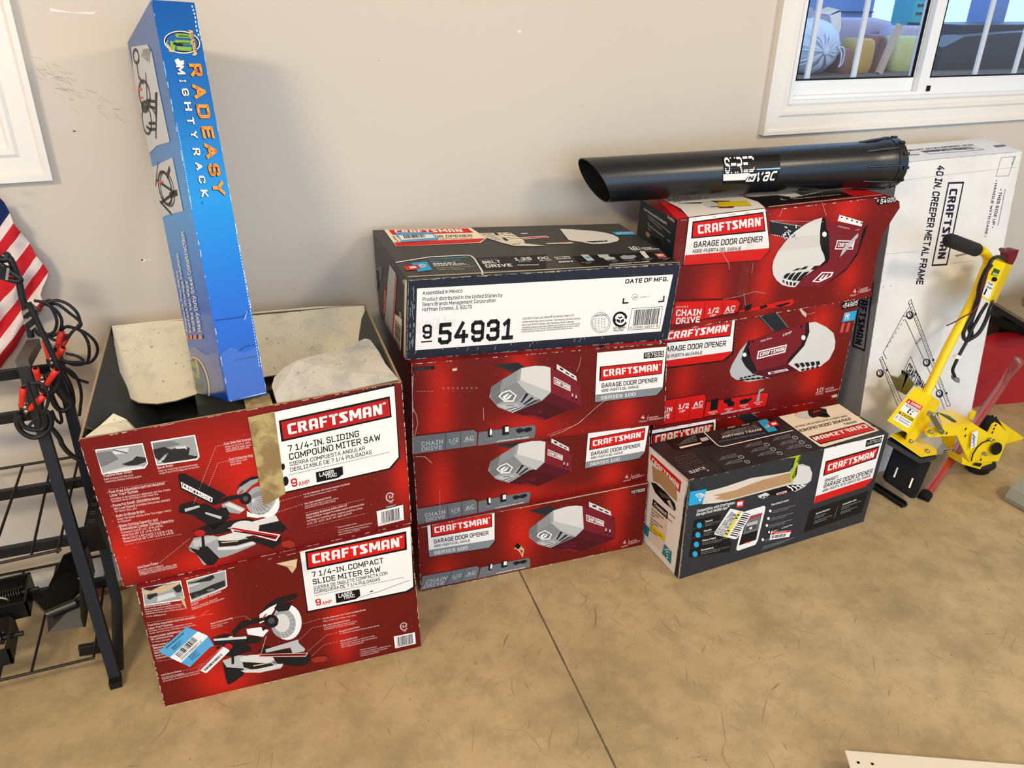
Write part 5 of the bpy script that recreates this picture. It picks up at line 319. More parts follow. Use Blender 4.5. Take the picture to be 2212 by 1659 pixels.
"Ft":[["p","cream",1,[6583,10000,10000,10000,9858,1150,6579,326,6416,670]],["p","black",2,[6555,3429,9697,3851,9664,1409,6568,1045]],["p","redsign",3,[6594,3168,9621,3671,9607,1538,6627,1270]],["s","white",4,[9565,2414,6574,2107,9620,3337]],["t","ink",3,"SMART",[9438,4195,8722,4169,9497,4737],0],["t","ink",3,"GARAGE DOOR OPENER",[9370,5132,6455,4882,9469,5858],0.006],["t","ink",3,"ABRE-PUERTA INTELIGENTE DEL GARAJE",[9459,6217,6567,6213,9519,6601],0],["l","g3",2,0.0008,[9899,7095,6723,6689],0],["p","g4",2,[7502,10000,7866,10000,8235,10000,8851,10000,9126,10000,9108,9412,8844,8426,8132,8057,7688,7785,7397,8455,7335,9398]],["p","g5",3,[9108,9412,9144,10000,8851,10000,8478,10000,8817,9944]],["p","g5",3,[7715,10000,8240,10000,7750,7845,7408,8498,7362,9450]],["p","ink",4,[8194,10000,8876,10000,9049,9191,8821,8163,8345,8152,8702,7015,8454,7143,8208,7812,7900,7705,7909,8640]],["p","redsign",5,[8292,9301,8718,9478,8684,9079,8230,8884]],["p","ink",4,[7698,10000,8262,10000,8691,10000,8283,9903,7810,10000]],["p","ink3",1,[833,10000,2676,10000,2609,6482,915,7001]],["l","white",3,0.004,[2697,10000,2577,6525,2580,5987,2683,5600,2848,5555,6295,5729],0],["p","dark",2,[5446,10000,6206,10000,5834,6420,5151,6569]],["p","cyan",3,[5448,9981,5935,10000,5701,6521,5212,6564]],["p","white",4,[5740,10000,5729,10000,5716,10000,5701,10000,5686,10000,5672,10000,5662,10000,5655,10000,5653,10000,5655,10000,5662,10000,5673,10000,5686,10000,5701,10000,5716,10000,5730,10000,5740,10000,5747,10000,5749,10000,5747,10000]],["p","redsign",4,[5767,9041,6215,9045,6080,7641,5581,7721]],["p","white",5,[5845,8621,6082,8624,6022,8032,5782,8037]],["l","white",4,0.003,[5550,8447,5559,8427,5571,8419,5585,8423,5600,8438,5617,8465,5634,8501],0],["l","white",4,0.003,[5474,8181,5492,8142,5515,8126,5543,8133,5574,8164,5607,8216,5641,8288],0],["l","white",4,0.003,[5398,7916,5425,7858,5459,7834,5501,7845,5547,7891,5597,7969,5648,8076],0],["t","white",3,"SMART CONTROL",[5099,7400,3073,7561,5161,7932],0.03],["t","cyan2",3,"Full Control and Visibility When You’re Away",[5064,6460,2763,6741,5099,6792],0],["t","g3",3,"Open, Close and Monitor from Anywhere",[5106,7966,3210,8339,5128,8246],0],["t","g3",3,"with Your Smartphone, Tablet",[5117,8415,3377,8563,5139,8697],0],["t","g3",3,"or Computer",[5128,8867,3546,8788,5150,9151],0],["p","black",2,[4456,9878,5092,9937,5060,9388,4434,9363]],["t","white",3,"App Store",[4940,9547,4535,9539,4966,9827],0],["p","black",2,[3732,9988,4350,10000,4324,9509,3692,9466]],["t","white",3,"Google Play",[4220,9648,3821,9639,4251,9956],0],["p","dark",2,[833,10000,2522,10000,2447,7237,975,7023,768,7546]],["p","g4",3,[2212,8641,2576,8705,2519,7865,2146,7749]],["p","cream",3,[1049,7693,2072,7669,2051,7339,1013,7217]],["t","g3",3,"Smart enabled garage door",[2014,8180,1086,8173,2042,8432],0],["t","g3",3,"opener works with your",[2072,8610,1252,8447,2100,8864],0],["t","g3",3,"home network",[2130,9044,1420,8724,2158,9300],0],["t","g3",3,"and more",[2189,9481,1589,9002,2218,9739],0],["p","g4",3,[6049,3607,6013,3518,5973,3467,5933,3460,5896,3496,5865,3573,5844,3683,5835,3815,5839,3956,5855,4093,5882,4212,5917,4302,5957,4354,5998,4362,6036,4325,6067,4248,6087,4137,6096,4004,6092,3862,6076,3725]],["p","ink",4,[6026,3688,6002,3627,5974,3594,5945,3591,5918,3620,5896,3676,5880,3756,5873,3850,5875,3951,5886,4047,5905,4131,5929,4192,5957,4226,5986,4229,6013,4200,6035,4143,6051,4063,6058,3968,6056,3867,6045,3771]],["t","white",5,"A",[6019,3949,5930,3919,6047,4134],0],["t","g3",3,"Garage Door Safety",[5816,4184,4916,4287,5845,4404],0],["t","g3",3,"Sensor Light",[5873,4516,5035,4529,5903,4737],0],["t","g3",3,"Motor",[5931,4850,5155,4773,5961,5073],0],["p","g4",3,[6041,2227,6006,2140,5966,2091,5926,2085,5889,2121,5859,2197,5838,2305,5829,2434,5833,2573,5849,2707,5876,2823,5911,2911,5950,2961,5991,2968,6028,2931,6058,2855,6079,2746,6088,2616,6084,2477,6067,2343]],["p","ink",4,[6018,2307,5994,2247,5966,2215,5938,2213,5911,2241,5889,2297,5874,2376,5867,2469,5869,2567,5880,2662,5898,2743,5922,2803,5950,2836,5979,2838,6005,2809,6027,2753,6043,2674,6050,2581,6048,2482,6037,2388]],["t","white",5,"A",[6011,2562,5924,2535,6039,2744],0],["t","g3",3,"Garage Door Safety",[5810,2796,4919,2912,5839,3012],0],["t","g3",3,"Sensor Light",[5867,3121,5037,3148,5897,3338],0],["t","g3",3,"Motor",[5924,3447,5156,3384,5954,3665],0],["p","g4",3,[6055,914,6021,830,5982,783,5942,777,5905,813,5875,888,5855,994,5846,1121,5850,1257,5866,1388,5892,1502,5927,1588,5966,1636,6006,1642,6043,1606,6073,1530,6094,1423,6102,1295,6098,1159,6082,1028]],["p","ink",4,[6034,993,6009,935,5982,904,5954,903,5927,931,5906,986,5891,1063,5884,1154,5886,1251,5896,1344,5914,1423,5938,1481,5966,1513,5994,1515,6021,1487,6043,1431,6058,1353,6065,1262,6062,1165,6052,1072]],["t","white",5,"A",[6027,1244,5940,1219,6054,1422],0],["t","g3",3,"Garage Door Safety",[5827,1477,4944,1605,5856,1688],0],["t","g3",3,"Sensor Light",[5884,1795,5061,1834,5913,2007],0],["t","g3",3,"Motor",[5940,2114,5179,2064,5970,2327],0],["p","g4",3,[4560,3496,4527,3409,4490,3359,4450,3352,4414,3388,4384,3463,4363,3571,4353,3700,4355,3838,4369,3973,4394,4090,4427,4178,4465,4228,4504,4236,4541,4200,4571,4124,4592,4016,4602,3886,4600,3746,4585,3612]],["p","ink",4,[4538,3576,4515,3516,4488,3483,4461,3481,4434,3509,4412,3564,4397,3642,4389,3735,4390,3834,4399,3928,4416,4010,4439,4070,4466,4103,4494,4106,4520,4078,4542,4022,4558,3943,4565,3850,4565,3751,4555,3657]],["t","white",5,"A",[4528,3831,4443,3802,4553,4013],0],["t","g3",3,"Garage Door Safety",[4330,4062,3461,4164,4356,4278],0],["t","g3",3,"Sensor Light",[4382,4387,3574,4402,4409,4605],0],["t","g3",3,"Motor",[4434,4715,3687,4640,4461,4933],0],["p","g4",3,[4558,2155,4525,2070,4488,2022,4449,2015,4413,2051,4383,2125,4362,2231,4352,2358,4354,2494,4368,2625,4393,2740,4426,2826,4463,2875,4502,2881,4538,2846,4569,2771,4589,2664,4599,2536,4597,2400,4583,2268]],["p","ink",4,[4536,2233,4513,2175,4487,2143,4459,2141,4433,2169,4411,2224,4396,2301,4388,2392,4389,2489,4398,2581,4415,2661,4438,2720,4464,2752,4492,2754,4518,2726,4540,2671,4555,2594,4563,2502,4562,2405,4553,2313]],["t","white",5,"A",[4526,2484,4442,2457,4551,2662],0],["t","g3",3,"Garage Door Safety",[4330,2714,3470,2828,4356,2925],0],["t","g3",3,"Sensor Light",[4381,3032,3581,3059,4408,3244],0],["t","g3",3,"Motor",[4433,3352,3693,3291,4460,3566],0],["p","g4",3,[4583,905,4551,822,4514,775,4476,770,4440,805,4410,879,4389,983,4380,1108,4382,1241,4396,1370,4420,1482,4452,1566,4490,1613,4528,1619,4564,1584,4594,1510,4615,1404,4624,1279,4622,1145,4608,1016]],["p","ink",4,[4561,982,4539,925,4513,895,4485,893,4460,921,4438,975,4423,1051,4415,1140,4416,1235,4425,1326,4442,1404,4465,1462,4491,1493,4518,1494,4544,1467,4566,1412,4581,1336,4589,1246,4588,1151,4578,1060]],["t","white",5,"A",[4552,1229,4469,1203,4577,1403],0],["t","g3",3,"Garage Door Safety",[4357,1457,3505,1583,4383,1664],0],["t","g3",3,"Sensor Light",[4408,1769,3615,1808,4435,1977],0],["t","g3",3,"Motor",[4460,2083,3726,2034,4486,2292],0],["p","g4",3,[2957,2013,2927,1930,2891,1884,2854,1877,2819,1912,2790,1985,2768,2089,2757,2213,2758,2346,2770,2474,2792,2586,2822,2670,2858,2718,2895,2724,2931,2689,2960,2616,2982,2511,2993,2386,2992,2253,2980,2124]],["p","ink",4,[2935,2090,2914,2033,2889,2002,2862,2000,2837,2028,2816,2082,2800,2157,2792,2246,2791,2340,2799,2431,2814,2509,2836,2566,2861,2598,2887,2600,2912,2572,2934,2518,2950,2443,2958,2353,2958,2258,2950,2168]],["t","white",5,"A",[2923,2335,2842,2309,2945,2510],0],["t","g3",3,"Garage Door Safety",[2732,2560,1905,2674,2754,2767],0],["t","g3",3,"Sensor Light",[2778,2872,2009,2900,2800,3079],0],["t","g3",3,"Motor",[2824,3185,2114,3127,2847,3394],0],["p","g4",3,[2945,694,2915,613,2880,568,2844,562,2809,597,2780,669,2759,770,2748,892,2748,1023,2760,1149,2782,1258,2812,1340,2847,1386,2884,1392,2919,1357,2948,1284,2970,1182,2980,1059,2980,928,2968,802]],["p","ink",4,[2923,769,2902,714,2878,684,2852,683,2827,710,2805,763,2790,837,2781,924,2781,1017,2789,1106,2804,1182,2825,1238,2850,1268,2876,1270,2901,1242,2922,1189,2938,1115,2946,1027,2946,934,2939,845]],["t","white",5,"A",[2912,1010,2832,986,2933,1180],0],["t","g3",3,"Garage Door Safety",[2722,1234,1903,1359,2745,1436],0],["t","g3",3,"Sensor Light",[2768,1538,2007,1578,2790,1741],0],["t","g3",3,"Motor",[2813,1844,2111,1799,2836,2048],0],["t","greyw",3,"Battery backup and motor warranty",[1307,5438,306,5273,1323,5656],0],["t","greyw",3,"terms apply",[1304,5000,286,4769,1319,5217],0],["t","greyw",3,"Battery backup and motor warranty",[1300,4565,266,4269,1315,4781],0],["t","greyw",3,"terms apply",[1248,3897,246,3773,1263,4110],0],["t","greyw",3,"Battery backup and motor warranty",[1244,3470,227,3281,1259,3682],0],["t","greyw",3,"terms apply",[1240,3045,207,2793,1256,3256],0],["t","greyw",3,"Battery backup and motor warranty",[1189,2394,188,2309,1205,2602],0],["t","greyw",3,"terms apply",[1186,1977,169,1828,1201,2183],0],["t","greyw",3,"Battery backup and motor warranty",[1182,1562,150,1352,1197,1767],0],["t","white",3,"57918",[1056,1478,303,1236,1073,2097],0.01],["t","white",3,"9",[1093,948,995,923,1115,1237],0],["l","ink2",2,0.01,[1777,5665,1671,0],0],["l","greyd",2,0.0006,[1497,7091,1212,786],0],["l","greyd",2,0.0006,[1564,7000,1280,693],0],["l","greyd",2,0.0006,[1631,6910,1349,600],0],["l","greyd",2,0.0006,[1699,6819,1417,507],0],["l","greyd",2,0.0006,[1766,6728,1485,414],0],["l","greyd",2,0.0006,[1833,6638,1553,321],0],["l","greyd",2,0.0006,[1901,6547,1621,229],0],["l","greyd",2,0.0006,[1968,6456,1690,136],0],["l","greyd",2,0.0006,[2035,6366,1758,43],0],["l","greyd",2,0.0006,[2103,6275,1826,0],0],["p","scuff",2,[19,76,228,190,221,0,0,0]],["p","ink2",1,[10000,10000,10000,10000,10000,528,9730,152]]],
"Fl":[["p","white",1,[650,10000,678,10000,9568,9738,9873,9951,8837,0,9229,0,718,149]],["p","ink2",1,[9546,9830,10000,10000,9771,0,8837,0]],["p","redsign",2,[1044,9437,8460,9328,8308,8193,1000,8818]],["s","white",3,[1310,8628,8015,8392,1417,9196]],["p","kraft",4,[1562,8450,2506,8466,4937,8813,7549,8475,7971,7175,6324,7172,3671,7343,2103,7086]],["p","hole",5,[1620,6744,2786,7068,5304,7102,7542,6849,7896,6404,7697,6164,5275,6014,2832,6161]],["p","g4",6,[5716,6402,6410,6779,7548,6265,6810,6133]],["p","greyd",6,[3546,6649,6108,6983,6410,6779,4414,6330]],["p","g5",4,[6173,6687,7542,6849,8012,6450,7708,6115,5812,5954,6799,6182,7548,6265]],["p","cyan3",2,[867,2046,2389,2039,2036,895,713,981]],["p","cyan3",2,[5990,2023,7859,1990,7896,633,5431,796,5673,1598]],["l","white",3,0.003,[6708,1156,6762,1200,6820,1238,6882,1270,6946,1293,7009,1308,7069,1314,7126,1311],0],["l","white",3,0.003,[6482,1308,6590,1396,6707,1472,6831,1534,6958,1580,7083,1610,7204,1622,7317,1615],0],["l","white",3,0.003,[6255,1461,6418,1592,6594,1705,6780,1797,6969,1866,7157,1910,7338,1927,7506,1918],0],["p","white",3,[7116,1029,7115,993,7097,952,7064,912,7020,876,6968,847,6914,828,6863,821,6820,827,6789,846,6774,875,6775,911,6793,951,6826,992,6871,1028,6923,1057,6977,1076,7027,1082,7070,1076,7101,1058]],["p","label",3,[2444,5351,6183,5450,6247,3322,5686,886,1913,783,2349,4421]],["p","black",4,[2448,5330,6183,5450,6215,4697,2308,4629]],["t","white",5,"closeout",[2771,4811,5991,4881,2745,5224],0.02],["t","greyd",5,"Sears outlet part number",[2260,4160,5369,4318,2249,4359],0],["t","greyd",5,"Sears outlet",[2239,3835,4280,3985,2229,4035],0],["t","greyd",5,"part number",[2218,3509,3169,3644,2208,3709],0],["t","greyd",5,"Sears outlet part number",[2197,3181,5329,3363,2186,3382],0],["t","greyd",5,"Sears outlet",[2176,2851,4232,3017,2165,3053],0],["t","greyd",5,"part number",[2155,2520,3112,2664,2144,2723],0],["t","greyd",5,"Sears outlet part number",[2133,2187,5289,2394,2123,2391],0],["t","greyd",5,"Sears outlet",[2112,1853,4184,2036,2101,2058],0],["p","yellow",4.5,[2348,2692,5942,2877,6026,2232,2300,2060]],["t","ink",3,"your garage",[6466,5346,7876,5376,6422,5546],0],["t","ink",3,"to get your",[6335,4746,7367,4786,6292,4948],0]],
"Df":[["p","white",2,[310,8884,9766,8600,9656,1202,309,1152]],["t","ink",3,"Assembled in Mexico",[502,8058,1857,8048,502,8522],0.0],["t","ink",3,"Product distributed in the United States by",[509,7287,3274,7181,509,7754],0.0],["t","ink",3,"Sears Brands Management Corporation",[504,6658,3041,6577,504,7127],0.0],["t","ink",3,"Hoffman Estates, IL 60179",[505,6023,2206,5970,505,6496],0.0],["t","ink",3,"54931",[1075,1638,3778,1626,1075,4419],0.025],["t","ink",3,"9",[534,2543,863,2509,534,4371],0.02],["l","ink",3,0.004,[512,2173,866,2169],0],["t","ink",3,"DATE OF MFG.",[7873,7832,9586,7797,7873,8391],0.03],["l","ink",3,0.004,[7898,5958,7896,5334,8100,5346],0],["l","ink",3,0.004,[9535,5886,9552,5216,9342,5185],0],["l","ink",3,0.0008,[8459,6005,8459,5882,8445,5775,8420,5696,8386,5654,8347,5652,8308,5692,8272,5769,8243,5874,8225,5997,8220,6122,8228,6238,8248,6331,8278,6391,8314,6412,8354,6392,8392,6332,8425,6240,8448,6124,8460,5998],0],["t","ink",3,"QA",[8288,5891,8417,5901,8288,6120],0],["t","ink",3,"74.49.B(T..17",[8536,5875,8934,5902,8536,6008],0.0],["t","ink",3,"CONTENTS: Power unit, DieHard® 12v battery, Smart LCD",[4082,4079,6006,4083,4082,4344],0.0],["t","ink",3,"motion-detecting control console, Two remotes, Wireless keyless",[4081,3683,6289,3615,4081,3930],0.0],["t","ink",3,"entry pad, Safety sensors, Rail, Hardware, Owner’s manual",[4080,3305,6035,3237,4080,3552],0.0],["t","ink",3,"CONTENIDO: Unidad de energia, Bateria DieHard de 12v, Consola con control detectora de",[4084,2943,6285,2945,4084,3153],0.0],["t","ink",3,"movimiento Smart LCD, Dos controles remotos, Unidad inalambrica de entrada con mando a",[4084,2695,6265,2680,4084,2887],0.0],["t","ink",3,"distancia, Sensores de seguridad, Riel, Articulos de ferreteria, Manual del usuario",[4080,2429,6029,2431,4080,2621],0.0],["l","ink",3,0.001,[7496,2881,7499,2591,7483,2319,7450,2077,7400,1877,7336,1729,7262,1640,7180,1614,7095,1652,7011,1753,6931,1912,6860,2120,6801,2368,6757,2643,6729,2934,6718,3225,6726,3504,6752,3758,6794,3975,6851,4145,6920,4260,6997,4315,7080,4307,7164,4238,7246,4109,7322,3926,7387,3699,7440,3437,7477,3152,7497,2858],0],["l","ink",3,0.001,[7437,2895,7439,2650,7426,2419,7398,2214,7355,2044,7301,1919,7238,1843,7169,1821,7097,1854,7025,1939,6958,2073,6898,2250,6848,2460,6810,2694,6786,2940,6777,3188,6784,3424,6805,3640,6841,3824,6890,3968,6948,4066,7014,4113,7084,4107,7156,4047,7225,3938,7289,3783,7345,3589,7390,3367,7421,3125,7438,2876],0],["l","greyd",3,0.0012,[6848,3538,7329,3538],0.008],["l","greyd",3,0.0012,[6856,3325,7338,3324],0.008],["l","greyd",3,0.0012,[6864,3111,7346,3110],0.008],["l","greyd",3,0.0012,[6872,2897,7355,2896],0.008],["l","greyd",3,0.0012,[6881,2683,7364,2681],0.008],["l","greyd",3,0.0012,[6889,2468,7372,2466],0.008],["l","greyd",3,0.0012,[6897,2253,7381,2250],0.008],["t","ink",3,"MANUFACTURE DATE",[6843,3826,7289,3816,6843,4019],0],["l","ink",3,0.006,[8126,2728,8101,2576,8065,2454,8020,2367,7968,2320,7913,2314,7855,2351,7799,2428,7746,2541,7700,2686,7662,2855,7634,3040,7617,3233,7612,3425,7619,3607,7639,3770,7669,3908,7709,4014,7756,4082,7809,4110,7866,4097,7923,4044,7977,3951,8028,3825,8071,3670,8105,3493],0],["p","ink",3,[7612,3066,7652,3500,7730,3037]],["p","ink",3,[8019,3452,8150,3575,8128,3136]],["p","ink",3,[7730,3327,7875,3100,7892,2708,7745,2976]],["p","ink",3,[7905,3092,8026,3296,8042,2944,7922,2701]],["p","ink",3,[7757,3513,7867,3295,7960,3466,7893,3635,7858,3490,7812,3616]],["t","ink",3,"Corrugated",[7633,1993,8120,1971,7633,2269],0.02],["t","ink",3,"Recycles",[7670,1672,8069,1651,7670,1948],0.02],["l","ink",3,0.0012,[8302,4538,9546,4507,9570,1678,8252,1684,8302,4538],0],["b","ink",3,[8419,2230,9449,2238,8413,4322],30,4],["t","ink",3,"0 12581 18157  6",[8318,1825,9500,1833,8318,2122],0.0],["l","scuffd",2,0.0018,[214,7391,203,7858],0],["l","scuffd",2,0.0018,[144,6896,141,7364],0],["l","scuffd",2,0.0018,[245,4108,252,4585],0],["l","scuffd",2,0.0018,[105,4094,117,4570],0],["l","scuffd",2,0.0018,[219,2057,231,2542],0],["l","scuffd",2,0.0018,[184,6480,183,6949],0],["l","scuffd",2,0.0018,[117,1349,105,1843],0],["l","scuffd",2,0.0018,[170,8737,189,9192],0],["l","scuffd",2,0.0018,[206,2537,223,3019],0],["l","scuffd",2,0.0018,[116,6104,102,6578],0],["l","scuffd",2,0.0018,[181,5662,175,6136],0],["l","scuffd",2,0.0018,[181,2001,165,2494],0],["l","scuffd",2,0.0018,[190,2182,201,2667],0],["l","scuffd",2,0.0018,[104,5482,94,5957],0],["l","scuffd",2,0.0018,[116,2897,105,3384],0],["l","scuffd",2,0.0018,[132,2941,135,3425],0],["l","scuffd",2,0.0018,[218,1631,195,2128],0],["l","scuffd",2,0.0018,[219,5095,201,5575],0],["l","scuffd",2,0.0018,[228,4176,219,4657],0],["l","scuffd",2,0.0018,[204,3401,217,3881],0],["l","scuffd",2,0.0018,[175,6009,194,6476],0],["l","scuffd",2,0.0018,[228,6467,234,6934],0],["l","scuffd",2,0.0018,[121,1894,102,2389],0],["l","scuffd",2,0.0018,[192,7958,200,8419],0],["l","scuffd",2,0.0018,[166,6557,188,7020],0],["l","scuffd",2,0.0018,[216,8426,194,8891],0],["l","scuffd",2,0.0018,[2130,562,2166,975],0],["l","scuffd",2,0.0018,[7240,834,7270,1258],0],["l","scuffd",2,0.0018,[1261,940,1297,1350],0],["l","scuffd",2,0.0018,[307,752,344,1160],0],["l","scuffd",2,0.0018,[1775,935,1811,1346],0],["l","scuffd",2,0.0018,[6366,674,6397,1097],0],["l","scuffd",2,0.0018,[6541,854,6572,1277],0],["l","scuffd",2,0.0018,[4431,407,4464,826],0],["l","scuffd",2,0.0018,[3132,440,3167,856],0],["l","scuffd",2,0.0018,[4533,887,4566,1305],0],["l","scuffd",2,0.0018,[3726,855,3760,1271],0],["l","scuffd",2,0.0018,[6133,631,6164,1054],0],["l","scuffd",2,0.0018,[2498,584,2533,998],0],["l","scuffd",2,0.0018,[9744,425,9772,856],0],["l","g4",2.5,0.0008,[353,4639,348,3304],0],["l","g4",2.5,0.0008,[411,4815,408,3325],0],["l","g4",2.5,0.0008,[478,3927,468,3347],0],["l","g4",2.5,0.0008,[528,5008,527,3368],0],["l","g4",2.5,0.0008,[594,4327,587,3389],0],["l","g4",2.5,0.0008,[650,4794,647,3410],0],["l","g4",2.5,0.0008,[708,4933,707,3431],0],["l","g4",2.5,0.0008,[773,4418,768,3452],0],["l","g4",2.5,0.0008,[837,4114,828,3473],0],["l","g4",2.5,0.0008,[789,4846,787,3522],0],["l","g4",2.5,0.0008,[853,4511,847,3543],0],["l","g4",2.5,0.0008,[907,5107,908,3564],0],["l","g4",2.5,0.0008,[976,4225,968,3585],0],["l","g4",2.5,0.0008,[1030,4896,1029,3606],0],["l","g4",2.5,0.0008,[1088,5098,1089,3628],0],["l","g4",2.5,0.0008,[1157,4335,1150,3649],0],["l","g4",2.5,0.0008,[1217,4401,1210,3670],0],["l","g4",2.5,0.0008,[1269,5144,1271,3691],0],["l","g4",2.5,0.0008,[1329,5213,1332,3713],0],["l","g4",2.5,0.0008,[1397,4652,1393,3734],0],["l","g4",2.5,0.0008,[1456,4816,1454,3755],0],["l","g4",2.5,0.0008,[1514,5006,1515,3777],0],["l","g4",2.5,0.0008,[1578,4817,1576,3798],0],["l","g4",2.5,0.0008,[1638,4866,1637,3819],0]],
